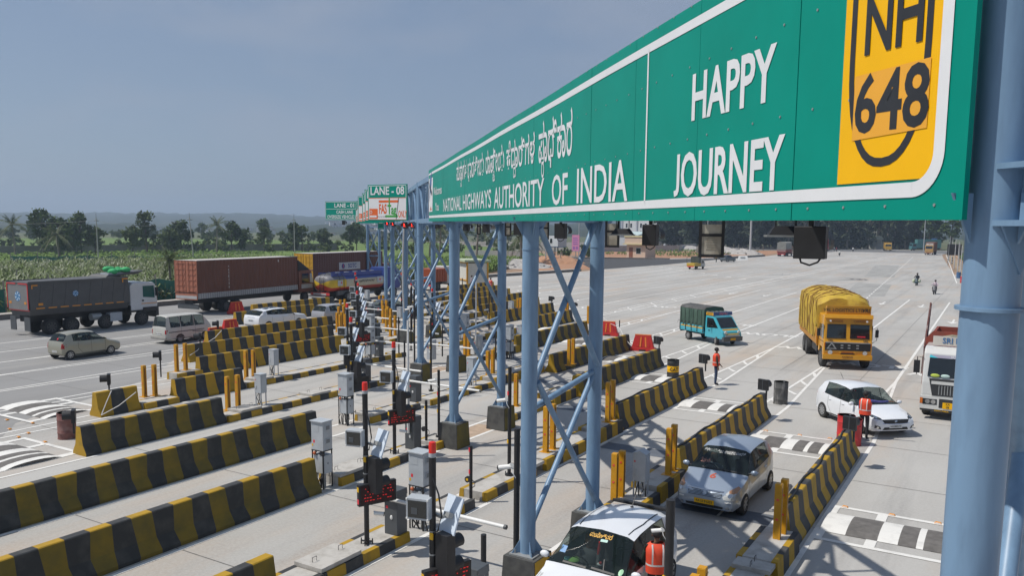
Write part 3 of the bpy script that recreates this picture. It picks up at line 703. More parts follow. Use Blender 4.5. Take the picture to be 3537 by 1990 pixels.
for i, (sx, sy, w, hh, lb) in enumerate(((1512,779,22,21,'black lane signal back hanging between the third and fourth gantry frames, farthest'),(1611,783,28,29,'black lane signal back hanging just beside the third front column'),(1679,787,29,33,'black lane signal back beside the framed board beside a rear column'),(1790,791,36,41,'black lane signal back just beside the second front column'),(1937,798,50,52,'black lane signal back between the X braces of the second gantry frame'),(2247,812,64,72,'black lane signal back hanging over the cream guard house'))):
    hang_signal(sx, sy, w, hh, lb)
hang_signal(2800, 838, 132, 112, 'largest black lane signal back, with a looped cable, nearest the camera')
for i, (sx, sy) in enumerate(((1401,778),(1428,778),(1360,774),(1340,772))):
    dp = (46,40,58,64)[i]; hang_signal(sx, sy, 22 if i < 2 else 17, 22 if i < 2 else 17, ('lane signal with a lit red cross, directly beside the white tapered boom','lane signal with a lit red cross against the blue column','smaller lane signal with a lit red cross under the LANE - 08 board','farthest small lane signal with a lit red cross')[i], 1, P(sx, sy, dp))
hang_signal(1187, 770, 15, 14, 'tiny dark lane signal hanging beneath the LANE - 01 board', 0, P(1187,769,86))
cream = mat('board cream', (.50,.46,.38), .6, scale=4, c2=(.33,.29,.23))
def hang_board(sx, sy, w, hgt, rz, label, txt=False):
    p = on_back(sx, sy); k = CF.dot(p-CAM)/F/S; w *= k; hgt *= k
    t = thing('notice_board', label, 'board', p, rz, 'framed boards slung under the gantry')
    b = MB(); b.box((0,0,0),(w,.03,hgt),cream); 
    if txt:
        for q in range(6): b.box((rnd.uniform(-.02,.02)*w,-.017,hgt*(.08-q*.075)),(w*rnd.uniform(.3,.5),.003,hgt*.03),mat('board faint lettering',(.28,.25,.2),.7,var=0))
    b.build('panel', t)
    b = MB(); e = .022
    for x in (-w/2, w/2): b.bx(x-e,-.03,-hgt/2-e,x+e,.03,ZB-p.z-.02,black)
    for z in (-hgt/2, hgt*.16): b.bx(-w/2+e,-.028,z-e,w/2-e,.028,z+e,black)
    b.build('frame', t); return t
yawc = YAW*-1
hang_board(1654,788,10,40,.5,'narrow framed cream board seen edge-on near the third frame'); hang_board(1755,791,18,45,.35,'framed cream board beside the second front column, turned edge-on')
hang_board(1882,797,24,56,.5,'framed cream board half behind the second front column'); hang_board(2115,812,42,78,.3,'framed cream board crossed by a cable and lamp bracket'); hang_board(2458,830,76,108,.28,'largest framed cream notice board with faint lettering, over the road',True)
def flood(sx, sy, w, label):
    p = on_back(sx, sy); k = CF.dot(p-CAM)/F/S; w *= k
    t = thing('floodlight', label, 'lamp', p, R_(22), 'floodlights under the gantry')
    b = MB(); b.loft([[(-w/2,-.12,0),(w/2,-.12,0),(w/2,.12,0),(-w/2,.12,0)],[(-w*.32,-.07,.11),(w*.32,-.07,.11),(w*.32,.07,.11),(-w*.32,.07,.11)]], black); b.build('housing', t)
    b = MB(); b.bx(-w*.56,-.15,-.025,w*.56,.15,-.002,cgrey); b.build('glass_frame', t)
    b = MB(); b.bx(-w*.3,-.02,.1,-w*.26,.02,ZB-p.z-.03,black); b.build('bracket', t); b = MB(); b.bx(w*.26,-.02,.1,w*.3,.02,ZB-p.z-.03,black); b.build('bracket', t)
flood(2712,812,118,'long floodlight beside the largest black signal'); flood(2150,809,78,'floodlight on a bracket in front of the white apartment block'); flood(1713,789,34,'floodlight tucked beneath the rear column head of the third frame'); flood(1592,775,20,'small floodlight near the third front column head')
# ================================================================== lane equipment
def beacon(b, x, y, z, r=.062):
    b.cyl((x,y,z),(x,y,z+.07),r*1.02,lgrey,n=14); b.lathe([(r,z+.07),(r*1.02,z+.2),(r*.9,z+.25),(.001,z+.26)],(x,y,0),mat('beacon red',(.75,.03,.02),.25,var=0),14)
def lane_pole(x, y, label, led=1, top=3.45, refl=True, rdr=True, sig=True, half=False):
    t = thing('equipment_pole', label, 'lane equipment', (x,y,.24), 0, 'toll lane equipment poles')
    b = MB(); b.cyl((0,0,0),(0,0,top-.5),.056,black,n=14); b.cyl((0,0,top-.5),(0,0,top-.02),.06,black,n=14)
    for zz in (1.0,1.62,2.02): b.cyl((0,0,zz),(0,0,zz+.025),.064,cgrey,n=14)
    for a in range(4):
        c, s_ = math.cos(a*math.pi/2+.4)*.13, math.sin(a*math.pi/2+.4)*.13; b.cyl((c,s_,0),(c,s_,.14),.014,black,n=6); b.box((c*.6,s_*.6,.075),(.12,.05,.02),black,R=Matrix.Rotation(a*math.pi/2+.4,3,'Z'))
    for zz, mm in ((1.9,yelstick),(1.25,redlight)): b.bx(-.02,-.066,zz,.05,-.045,zz+.12,mm)
    b.tube([(.05,-.06,top-.35),(.2,-.1,top-.6),(.26,-.1,top-.95),(.14,-.05,top-1.25),(.05,-.05,top-1.3)],.014,black)
    b.tube([(.06,.03,1.6),(.1,0,1.3),(.05,-.07,.95)],.012,black)
    b.build('pole', t, smooth=40)
    b = MB(); beacon(b,0,0,top-.02); b.build('beacon', t, smooth=40)
    if rdr:
        b = MB(); b.box((0,0,0),(.40,.24,.36),lgrey); b.box((0,-.122,0),(.33,.012,.29),glassd); b.box((-.05,-.13,-.03),(.11,.006,.11),dgrey)
        for sx_ in (-1,1):
            for sz_ in (-1,1): b.box((sx_*.185,-.123,sz_*.165),(.03,.02,.03),pwhite)
        o = b.build('camera_housing', t, (-.16,-.13,2.45), R_(14), bevel=.012)
    if refl:
        b = MB(); R = Matrix.Rotation(R_(-20),3,'X'); b.box((0,0,0),(.40,.03,.62),mat('antenna white',(.62,.70,.80),.35,var=.04,scale=2),R=R)
        b.box((.02,-.08,.02),(.14,.1,.08),cgrey,R=R); b.box((.0,-.14,.0),(.06,.12,.04),cgrey,R=R); b.bx(-.18,-.22,-.02,.02,-.17,.03,cgrey)
        b.build('antenna_panel', t, (.24,.2,2.3), R_(-16))
    if sig:
        b = MB(); b.box((0,0,0),(.27,.2,.80),black)
        for zz in (.2,-.2):
            vis = [(.12*math.cos(R_(q)), .12*math.sin(R_(q))) for q in range(-40,221,20)]
            b.loft([[(x,.10,zz+z) for x,z in vis],[(x*.98,.34,zz+z*.98) for x,z in vis]], black, caps=False, closed=False)
            b.cyl((0,.1,zz),(0,.107,zz),.1,glassd,n=16)
        b.bx(-.2,-.04,.2,-.1,.04,.26,black); b.build('traffic_signal', t, (.24,.03,1.63), R_(-8), bevel=.015)
    if led:
        b = MB(); b.box((0,0,0),(.11,.90,.48),black); 
        if led > 0:
            b.box((.057,0,0),(.004,.82,.42),mat('display face',(.03,.006,.008),.3,var=0))
            for r_ in range(5):
                for c_ in range(13):
                    if rnd.random() < .62: b.box((.061,-.36+c_*.06+rnd.uniform(-.012,.012),.14-r_*.068),(.004,rnd.uniform(.02,.05),.02),ledm)
        b.bx(-.05,-.455,.08,.04,-.451,.19,yelstick); b.bx(-.04,-.455,-.19,.045,-.451,-.08,redlight)
        b.build('led_display', t, (.17,.16,1.18), R_(-24 if led > 0 else 160), bevel=.008)
    b = MB(); b.cyl((0,.03,0),(0,.24,-.03),.045,pwhite,n=10); b.cyl((0,.24,-.03),(0,.26,-.032),.047,black,n=10); b.bx(-.1,.02,-.02,0,.06,.02,pwhite)
    b.build('cctv_camera', t, (.16,.02,.74), R_(-50))
    return t
lane_pole(IX[3]+.1, 13.25, 'equipment pole beside the lowered boom of the third island from the thick column')
lane_pole(IX[2]+.05, 10.45, 'equipment pole whose red display is cut by the bottom edge', top=3.32)
lane_pole(IX[4]+.05, 19.28, 'equipment pole beside the raised white boom, red display facing right', top=3.3)
lane_pole(IX[5]-.6, 22.65, 'equipment pole whose display shows its plain grey back', led=-1)
for k, dy in ((6,-5.0),(7,-4.2),(8,-4.0),(9,-4.0),(10,-4)):
    lane_pole(IX[k], yg(IX[k])+dy, f'equipment pole with white antenna on the {ORD[k]} island from the thick column', led=1 if k%2 else -1)
for k, dy in ((9,1.2),(8,1.0),(10,1.2),(7,2.2)):
    lane_pole(IX[k]+.1, yg(IX[k])+dy, f'second equipment pole, past the gantry, on the {ORD[k]} island from the thick column', led=0, rdr=False, sig=k%2==0, top=3.2)
def gate(x, y, label, boom='down', L=3.1, m=dgrey, side=1):
    t = thing('barrier_gate', label, 'barrier gate', (x,y,.24), 0, 'boom barrier gates')
    b = MB(); b.box((0,0,.46),(.38,.36,.92),m); b.box((0,0,.995),(.40,.38,.15),m,top=(.96,.96)); b.build('cabinet', t, bevel=.012)
    b = MB(); b.cyl((-.19,-.02,.42),(-.2,-.02,.42),.0,lgrey); b.sphere((.02,-.185,.42),.04,pwhite,sq=(1,.5,1.4)); b.bx(-.14,-.186,.62,-.08,-.181,.68,redlight); b.bx(-.15,-.186,.86,-.09,-.181,.92,yelstick); b.build('lock', t)
    b = MB()
    if boom == 'down':
        b.tube([(side*-.28,-.23,.86),(side*.1,-.23,.87)],[.035,.05],pwhite,n=10); b.cyl((side*.1,-.23,.87),(side*L,-.23,.84),.042,pwhite,n=10); b.cyl((side*L,-.23,.84),(side*(L+.06),-.23,.84),.05,dgrey,n=10)
    else:
        b.tube([(0,-.24,.55),(0,-.24,1.0)],[.04,.055],pwhite,n=10); b.cyl((0,-.24,1.0),(.01,-.24,L+.9),.05,pwhite,r1=.035,n=10)
    b.build('boom_arm', t, smooth=40)
    return t
gate(-11.75,14.14,'grey boom gate with lowered white arm close to the camera')
gate(-15.96,20.1,'grey boom gate with its white arm raised straight up','up',3.25)
g5 = G(1394,1381,.24); gate(IX[5], g5.y,'grey boom gate half hidden behind a black signal, arm lowered',L=3.3)
gate(IX[6]-.05,27.83,'grey boom gate behind the pole with the plain grey display, arm lowered',L=3.4)
gate(IX[7]+.1,33.83,'dark boom gate beside a grey cabinet on the seventh island, arm lowered',L=3.4)
gate(IX[2]+.15,11.55,'grey boom gate top at the very bottom edge','down',0.3)
for k in (8,9,10,11): gate(IX[k], yg(IX[k])-2.4, f'dark boom gate with lowered arm on the {ORD[k]} island from the thick column')
p = G(1651.6,1224,.24); gate(p.x,p.y,'pale fronted boom gate beyond the second frame with arm raised','up',3.3,m=lgrey)
p = G(1475,1240,.24); gate(p.x+.3,p.y,'pale sided boom gate between the blue columns, arm lowered',m=lgrey)
# twin box cabinets on black frames, and single cabinets on legs
def cab_twin(x, y, z, label):
    t = thing('control_cabinet', label, 'cabinet', (x,y,z), 0, 'grey twin control cabinets on black frames')
    b = MB(); b.box((0,0,1.50),(.44,.36,.80),lgrey); b.box((0,-.01,1.915),(.48,.42,.03),lgrey)
    b.bx(-.14,-.185,1.62,.06,-.181,1.80,lgrey); b.build('upper_box', t, bevel=.01)
    b = MB()
    for zz in (1.66,1.28): b.bx(.221,-.09,zz,.235,.09,zz+.15,lgrey); b.bx(.236,-.07,zz+.02,.238,.07,zz+.13,mat('vent dark',(.2,.21,.22),.6,var=0))
    b.build('vent', t)
    b = MB(); b.bx(-.15,-.183,1.30,-.09,-.1805,1.38,redlight); b.bx(-.2,-.183,1.2,-.15,-.1805,1.27,yelstick); b.build('sticker', t)
    b = MB(); b.box((.03,0,.70),(.40,.30,.52),lgrey); b.bx(.231,-.03,.7,.24,.0,.75,dgrey); b.build('lower_box', t, bevel=.01)
    b = MB()
    for sx_ in (-.2,.2):
        for sy_ in (-.17,.17): b.bx(sx_-.014,sy_-.014,0,sx_+.014,sy_+.014,1.1,black)
    b.bx(-.23,-.18,1.07,.23,.18,1.1,black); b.build('stand', t)
    b = MB()
    for q in range(6):
        a = rnd.uniform(-.15,.2); b.tube([(a,-.1,1.08),(a+rnd.uniform(-.1,.1),-.17,1.0),(a+.05,-.14,.95)],.014,black)
        b.tube([(a,-.08,.45),(a+rnd.uniform(-.08,.15),-.2,.3),(a+rnd.uniform(-.1,.2),-.12,.02)],.02,black)
    b.cyl((.08,-.02,0),(.08,-.02,.42),.055,cgrey,n=10); b.sphere((-.12,-.17,1.0),.05,mat('orange socket',(.5,.12,.04),.5,var=0)); b.build('cable', t)
    return t
def cab_legs(x, y, z, label, gable=False, m=lgrey, rz=0):
    t = thing('junction_cabinet', label, 'cabinet', (x,y,z), rz, 'grey junction cabinets on legs')
    b = MB(); b.box((0,0,.86),(.36,.30,.74),m)
    if gable: b.loft([[(-.2,-.17,1.23),(.2,-.17,1.23),(0,-.17,1.33)],[(-.2,.17,1.23),(.2,.17,1.23),(0,.17,1.33)]], m)
    else: b.box((0,0,1.245),(.39,.33,.03),m)
    b.build('box', t, bevel=.01)
    b = MB(); b.bx(.181,-.12,.55,.19,.12,1.16,m); b.bx(-.16,-.164,.66,-.06,-.152,.80,m); b.bx(-.14,-.154,1.0,-.1,-.1515,1.04,redlight); b.build('door', t)
    b = MB()
    for sx_ in (-.15,.15):
        for sy_ in (-.12,.12): b.bx(sx_-.016,sy_-.016,0,sx_+.016,sy_+.016,.5,m)
    b.build('legs_frame', t)
    b = MB()
    for q in range(4): a = rnd.uniform(-.1,.1); b.tube([(a,-.03,.5),(a+rnd.uniform(-.1,.16),-.13,.3),(a+rnd.uniform(-.1,.2),-.1,.02)],.017,black)
    b.build('cable', t); return t
cab_twin(-11.85,15.2,0,'twin control cabinet behind the lowered boom, half hidden by a camera housing')
cab_twin(-16.1,16.2,0,'twin control cabinet at the end of the long dark foreground barrier')
cab_twin(-20.6,22.0,0,'twin control cabinet beside the pole showing a plain grey display back')
p = G(1159,1335,0); cab_twin(IX[6],p.y,0,'twin control cabinet directly behind another one, beside a black pole')
cab_twin(-29.2,33.1,0,'twin control cabinet beside the dark gate on the seventh island')
p = G(1258,1191,0); cab_twin(IX[8],p.y,0,'twin control cabinet farther back, below the red beacons')
for sx, sy, lb in ((1757,1240,'twin cabinet with trailing cables, seen between the second frame columns'),(1490,1085,'twin cabinet beyond the third frame, behind a rear column'),(1605,1190,'twin cabinet with torn cables beside the third front column')):
    p = G(sx, sy, .0); cab_twin(p.x, p.y, 0, lb)
for sx, sy, lb in ((902,1399,'grey junction cabinet just past the yellow posts of the sixth island'),(947,1297,'grey junction cabinet beside the yellow posts of the seventh island'),(1269,1050,'small grey cabinet beside the dark sedan, farther'),(1284,1104,'small grey cabinet just behind the dark sedan, nearer'),(1382,1121,'grey cabinet beside the four tall yellow posts'),(1629,1331,'grey junction cabinet seen through the third frame braces'),(1743,1042,'small cabinet by the striped barriers, seen beside the second front column'),(1765,1096,'grey cabinet beside the yellow posts beside the second front column'),(1797,1194,'weathered cabinet between the columns of the second frame')):
    p = G(sx, sy, .24); cab_legs(p.x, p.y, .24, lb)
p = G(2212,1722,.24); cab_legs(p.x, p.y, .24, 'gable topped cabinet standing behind the white hatchback', True)
p = G(3520,2060,.0); cab_legs(p.x, p.y, 0, 'grey cabinet cut off at the lower right corner', True)
# plain poles
def pole(x, y, z, h, label, r=.05, camz=None, stick=(), m=black, foot=True, camdir=-1, ptip=False):
    t = thing('camera_pole' if camz else 'slim_pole', label, 'pole', (x,y,z), 0, 'slim black lane poles')
    b = MB(); b.cyl((0,0,0),(0,0,h),r,m,n=12)
    if foot:
        b.cyl((0,0,0),(0,0,.05),r*2.4,m,n=8)
        for a in range(4): b.cyl((r*2*math.cos(a*1.57+.4),r*2*math.sin(a*1.57+.4),0),(r*2*math.cos(a*1.57+.4),r*2*math.sin(a*1.57+.4),.12),.012,m,n=6)
    for zz, mm in stick: b.box((-r*.5,-r*.86,zz),(r*1.1,r*.5,.11),mm,R=Matrix.Rotation(R_(-28),3,'Z'))
    b.build('pole', t, smooth=40)
    if camz:
        b = MB(); b.cyl((0,0,0),(camdir*.26,-.08,-.05),.05,pwhite,n=10); b.cyl((camdir*.26,-.08,-.05),(camdir*.285,-.088,-.055),.052,black,n=10); b.cyl((0,0,0),(.02,0,.02),.07,pwhite,n=10); b.tube([(.02,-.03,0),(.07,-.07,-.12),(.12,-.05,-.2),(.1,0,-.26)],.01,pwhite)
        o = b.build('cctv_camera', t, (camdir*(r+.05),-.02,camz), 0); o.scale = (.62,.62,.62) if r > .07 else (1,1,1)
    if ptip:
        b = MB(); b.cyl((-.1,-.03,.62),(-.1,.03,.62),.085,m,n=14); b.bx(-.14,-.034,.59,-.07,-.0305,.65,yelstick if ptip == 2 else m); b.tube([(.05,0,.62),(.14,-.02,.58),(.14,-.02,.48),(.05,0,.42)],.012,m); b.build('boom_rest', t)
    return t
pole(-16.1,21.66,.24,2.3,'black camera pole by the third front column, white camera at the top',.045,1.95,((1.5,redlight),(.9,yelstick)))
pole(-11.85,17.36,0,1.55,'short black boom rest post with red stickers by an island gap',.045,None,((1.45,redlight),(.85,redlight)),ptip=2)
pole(-16.18,21.07,0,1.6,'short grey boom rest post beside the third front plinth',.045,None,((1.35,yelstick),),ptip=1)
pole(-11.85,19.30,.24,3.15,'tall black pole with footplate beside the second front column',.052,2.2,((2.4,redlight),(1.0,yelstick)))
pole(-8.3,13.82,0,3.25,'thick black pole right before the second front column with a camera',.062,2.45,())
pole(-8.4,12.75,0,1.35,'short thick black post at the bottom edge',.055)
pole(-4.42,12.2,0,2.95,'thick black camera pole in front of the white hatchback',.075,2.42,((1.62,yelstick),),camdir=-1)
p = G(1489,1352,.24); pole(p.x,p.y,.24,3.2,'black pole with yellow stickers beside the third front column',.045,None,((2.6,yelstick),(1.9,yelstick),(1.3,yelstick)))
p = G(1432,1260,.24); pole(p.x,p.y,.24,3.9,'tall thin black pole with two white cameras, centre left',.045,3.0,((2.0,yelstick),))
p = G(1420,1212,.24); pole(p.x,p.y,.24,3.6,'dark pole standing just beside the two-camera pole',.04,2.4)
for sx, sy, hh, lb in ((1528,1232,2.6,'thin dark pole behind the fallen boom near the third frame'),(1378,1230,2.2,'dark boom rest beside the raised white boom'),(1398,1315,1.9,'dark boom rest beneath the raised white boom'),(1555,1130,2.8,'thin pole by the torn cables'),(1689,1150,2.9,'dark pole beside the white flagpole-like boom'),(1510,1120,3.1,'dark pole behind the third frame braces'),(1597,1060,2.6,'thin dark pole by the toll booth'),(1712,1240,2.2,'thin dark pole behind the yellow posts of the sixth island')):
    p = G(sx, sy, .1); pole(p.x,p.y,.1,hh,lb,.04,1.6 if hh > 2.7 else None,foot=False)
# pale cable pipe running up the fourth column
b = MB(); a = P(1412,1118,49.5); pts = [P(1395,790,49.5),P(1391,900,49.5),P(1391,1000,49.5),P(1396,1080,49.5)]
b.tube(pts,.05,mat('pale pipe',(.45,.45,.44),.5,var=.1),n=8); tag(b.build('cable_pipe'), 'pale bent cable pipe tied along a far blue column', 'pipe')
# yellow steel posts
def post(p, label, h=1.26):
    b = MB(); w = .075
    b.box((0,0,h/2),(w*2,w*2,h),postyel); b.box((0,0,h+.012),(w*2.06,w*2.06,.03),postyel,top=(.9,.9)); b.bx(w-.03,-w-.012,.1,w+.012,-w,h-.12,postyel); b.bx(w,-.03,.1,w+.004,.03,h-.08,mat('post slot',(.2,.08,.01),.7,var=0))
    b.bx(-.28*.6,-.14,-.012,.28*.6,.14,.012,postyel)
    for zz in (.55,1.0): b.bx(-.03,-w-.006,zz,.025,-w-.001,zz+.05,mat('faded red tag',(.7,.07,.05),.5,var=0))
    o = b.build('yellow_post', None, p, R_(rnd.uniform(-4,4)), bevel=.008); tag(o, label, 'post', 'yellow steel height-sensor posts'); return o
PP = [((2121,1739,.24),(2145,1728,.24),'in front of the gable cabinet behind the white hatchback',2),((1885,1562,.36),(1909,1551,.36),'between the columns of the second frame, foreground',3),
 ((2682,1879,.34),(2702,1860,.34),'at the near end of the rightmost barrier',1),((2308,1640,.46),(2325,1624,.46),'left of the silver hatchback bonnet',2),((2099,1459,.46),(2115,1449,.46),'just beside the second rear column',3),
 ((1782,1403,.24),None,'behind the black pole of the third rear column',4),((1965,1262,.42),(1979,1257,.42),'seen between the X braces of the second frame',5),((1685,1307,.24),(1702,1302,.24),'seen through the third frame, nearer',5),((1606,1229,.24),(1619,1226,.24),'seen through the third frame, farther',6),
 ((1788,1087,.4),(1797,1085,.4),'among the far barriers beside the second front column',7),((1953,1094,.3),(1961,1093,.3),'behind the crossing of the second frame braces',7),((2031,1118,.3),None,'hidden beside the second rear column',6),
 ((788,1417,.24),(823,1410,.24),'past the end of the small striped barrier',6),((851,1308,.24),(877,1304,.24),'beside the grey cabinet, seventh island',7),((611,1284,.34),(642,1279,.34),'at the head of the eighth island, behind the van',8),((500,1371,.24),(536,1367,.24),'tied with white tape between two short barriers',7),
 ((1165,1147,.24),(1181,1145,.24),'left of the red beacons, nearest of the cluster',8),((1349,1162,.24),(1365,1159,.24),'right of the dark sedan, nearest of the cluster',6),((1324,1117,.24),(1340,1121,.24),'right of the dark sedan, second nearest',7),((1321,1094,.24),(1334,1094,.24),'beside the dark sedan rear lamp',8)]
for a, c, where, k in PP:
    h = {1:1.36,2:1.3,3:1.42}.get(k, 1.28)
    post(G(*a), f'{"nearer " if c else ""}yellow post {where}', h)
    if c: post(G(*c), f'farther yellow post {where}', h)
for k, yy in ((9,39.4),(10,43.4),(11,47.6)):
    for q, nm in ((0,'nearer'),(.5,'farther')): post((IX[k],yy+q,.24), f'{nm} yellow post on the {ORD[k]} island from the thick column, behind the beacons')
for k in (9,10,11):
    for q, nm in ((0,'nearer'),(.5,'farther')): post((IX[k],yg(IX[k])-1.0+q,.24), f'{nm} yellow post before the gantry, {ORD[k]} island from the thick column')
for q, (a, nm) in enumerate(((3.4,'nearer'),(3.8,'farther'))): post((IX[1]-.1,yg(IX[1])+a,.24), f'{nm} yellow post of the pair at the bottom edge below the silver hatchback', 1.2)
# ================================================================== vehicles (local +x forward, y left, origin on the ground)
from mathutils.bvhtree import BVHTree
def wheel(parent, x, y, r, wd, rimmat, spokes=7, steer=0., cover=True, name='wheel'):
    s = 1 if y > 0 else -1; b = MB(); n = 24
    prof = [(r*.62,-wd/2),(r*.93,-wd/2),(r,-wd*.32),(r,wd*.32),(r*.93,wd/2),(r*.62,wd/2)]
    b.loft([[(q*math.cos(2*math.pi*i/n), v, q*math.sin(2*math.pi*i/n)) for i in range(n)] for q, v in prof], rubber, caps=True)
    o = b.build(name, parent, (x,y,r), steer, smooth=35)
    b = MB(); yo = s*wd/2
    b.loft([[(q*math.cos(2*math.pi*i/n), yo+s*v, q*math.sin(2*math.pi*i/n)) for i in range(n)] for q, v in ((r*.64,.004),(r*.6,-.02),(r*.2,-.035),(.002,-.035))], mat('rim dark',(.04,.04,.042),.6,var=0), caps=False)
    for k in range(spokes):
        a = 2*math.pi*k/spokes; c = Vector((math.cos(a)*r*.38, yo+s*-.008, math.sin(a)*r*.38))
        b.box(c, (r*.46, .02, r*.2), rimmat, R=Matrix.Rotation(-a, 3, 'Y'))
    b.cyl((0,yo-s*.03,0),(0,yo+s*.004,0), r*.17, rimmat, n=12)
    b.loft([[(q*math.cos(2*math.pi*i/n), yo+s*v, q*math.sin(2*math.pi*i/n)) for i in range(n)] for q, v in ((r*.64,.005),(r*.57,.008))], rimmat, caps=False)
    b.build('rim', o, smooth=40); return o
class Dec:
    """flat shapes laid on a body: outlines given in a front / rear / side / top view are dropped onto the surface"""
    def __init__(s, bm): s.t = BVHTree.FromBMesh(bm)
    def hit(s, ax, u, v, off):
        o, d = {'front':((4,u,v),(-1,0,0)),'rear':((-4,u,v),(1,0,0)),'left':((u,3,v),(0,-1,0)),'right':((u,-3,v),(0,1,0)),'top':((u,v,4),(0,0,-1))}[ax]
        o, d = Vector(o), Vector(d); h = s.t.ray_cast(o, d)
        if h[0] is None: return None
        return h[0] - d*off
    def shape(s, b, ax, pts, m, off=.006, rings=3):
        c = (sum(p[0] for p in pts)/len(pts), sum(p[1] for p in pts)/len(pts)); dense = []
        for (a, q) in zip(pts, pts[1:]+pts[:1]):
            for i in range(3): dense.append((a[0]+(q[0]-a[0])*i/3, a[1]+(q[1]-a[1])*i/3))
        rr = []
        for k in range(rings+1):
            t = 1-k/rings if k < rings else .02
            row = [s.hit(ax, c[0]+(p[0]-c[0])*t, c[1]+(p[1]-c[1])*t, off) for p in dense]
            if any(x is None for x in row): return
            rr.append(row)
        b.loft(rr, m, caps=False)
    def line(s, b, ax, pts, w, m, off=.004):
        for a, q in zip(pts, pts[1:]):
            n = max(1, int(math.dist(a, q)/.12)); d = Vector((q[0]-a[0], q[1]-a[1])).normalized(); p = (-d.y*w/2, d.x*w/2)
            for i in range(n):
                t0, t1 = i/n, (i+1)/n; g = lambda t, k: s.hit(ax, a[0]+(q[0]-a[0])*t+k*p[0], a[1]+(q[1]-a[1])*t+k*p[1], off)
                f = [g(t0,-1), g(t1,-1), g(t1,1), g(t0,1)]
                if all(x is not None for x in f): b.face(f, m)
    def text(s, b, ax, body, u, v, size, m, flip=1, xs=1., bold=.01, off=.008, rot=0.):
        vs, fs = textmesh(body, size, xs, bold, 'CENTER', 1.); c, n = math.cos(rot), math.sin(rot)
        out = [s.hit(ax, u+(flip*p.x)*c-p.y*n, v+(flip*p.x)*n+p.y*c, off) for p in vs]
        if all(x is not None for x in out): b.faces(out, fs, m)
def bxy(x0,x1,y0,y1): return [(x0,y0),(x1,y0),(x1,y1),(x0,y1)]
def carbody(L, W, st, win, paint, root, glass, bump=None):
    """st: (s from the front, zlow, belt, roof or None, half width factor); win: {name: (station i, station j, rows)}"""
    bm = bmesh.new(); rows = []
    for s, zl, zb_, zr, k in st:
        hw = W/2*k; x = L/2-s
        if zr is None:
            pr = [(hw*.86,zl),(hw*.985,zl+.10),(hw*1.0,(zl+zb_)/2+.02),(hw*.965,zb_-.07),(hw*.86,zb_-.015),(hw*.55,zb_+.01),(0,zb_+.025)]
        else:
            tf = min(1, (zr-zb_)/.42)
            pr = [(hw*.86,zl),(hw*.985,zl+.10),(hw*1.0,(zl+zb_)/2+.02),(hw*.965,zb_),(hw*(.93-.16*tf),zr-.05*tf-.005),(hw*(.82-.2*tf),zr),(0,zr+.03*tf+.01)]
        ring = [(x,-y,z) for y, z in pr] + [(x,y,z) for y, z in pr[-2::-1]]
        rows.append([bm.verts.new(p) for p in ring])
    n = len(rows[0]); fc = {}
    for i in range(len(rows)-1):
        for j in range(n-1):
            fc[i,j] = bm.faces.new((rows[i][j], rows[i][j+1], rows[i+1][j+1], rows[i+1][j]))
    for r, q in ((rows[0],1),(rows[-1],-1)): bm.faces.new(r[::q])
    for i in range(len(rows)-1): bm.faces.new((rows[i][0], rows[i+1][0], rows[i+1][-1], rows[i][-1]))
    full = bm.copy(); bmesh.ops.triangulate(full, faces=full.faces); dec = Dec(full); full.free()
    groups = {}
    for nm, (i0, i1, js) in win.items(): groups[nm] = [fc[i,j] for i in range(i0,i1) for j in js]
    for f in bm.faces: f.smooth = True
    for nm, fs in groups.items():
        th = .028 if 'screen' in nm or 'rear' in nm else .024
        r = bmesh.ops.inset_region(bm, faces=fs, thickness=th, depth=-.006, use_even_offset=True)
        for f in r['faces']: f.material_index = 1
    for nm, fs in groups.items():
        g = MB()
        for f in fs:
            if f.is_valid: g.face([v.co.copy() for v in f.verts], glass if isinstance(glass, bpy.types.Material) else glass)
        key = {'ws':'windscreen','rw':'rear_window'}.get(nm, 'side_window'); g.build(key, root, smooth=60)
    kill = [f for fs in groups.values() for f in fs if f.is_valid]
    bmesh.ops.delete(bm, geom=kill, context='FACES')
    me = bpy.data.meshes.new('body'); bmesh.ops.recalc_face_normals(bm, faces=bm.faces); bm.to_mesh(me); bm.free()
    me.materials.append(paint); me.materials.append(mat('window rubber',(.02,.02,.021),.5,var=0)); me.set_sharp_from_angle(angle=R_(38))
    o = bpy.data.objects.new('body', me); COL.objects.link(o); o.parent = root
    return dec
HATCH = lambda L, Hh: [(0,.34,.56,None,.70),(.05,.25,.66,None,.84),(.22,.2,.74,None,.94),(.55,.2,.83,None,.985),(L*.255,.2,.93,None,1),(L*.275,.2,.94,.955,1),(L*.36,.2,.95,Hh-.34,1),(L*.455,.2,.95,Hh-.06,1),(L*.53,.2,.955,Hh-.015,1),(L*.68,.2,.97,Hh,1),(L*.82,.2,1.0,Hh-.03,.99),(L*.90,.2,1.02,Hh-.09,.97),(L*.955,.22,1.0,Hh-.40,.95),(L*.975,.25,.98,1.0,.92),(L*.995,.3,.82,None,.88),(L,.36,.62,None,.80)]
HWIN = {'ws':(5,7,(4,5,6,7)),'s1':(5,8,(3,)),'s2':(8,10,(3,)),'s3':(5,8,(8,)),'s4':(8,10,(8,)),'rw':(11,13,(4,5,6,7))}
paintc = {}
def cpaint(name, c, metal=.0, rough=.32): return mat(name, c, rough, metal=metal, var=.03, scale=2, coat=.7)
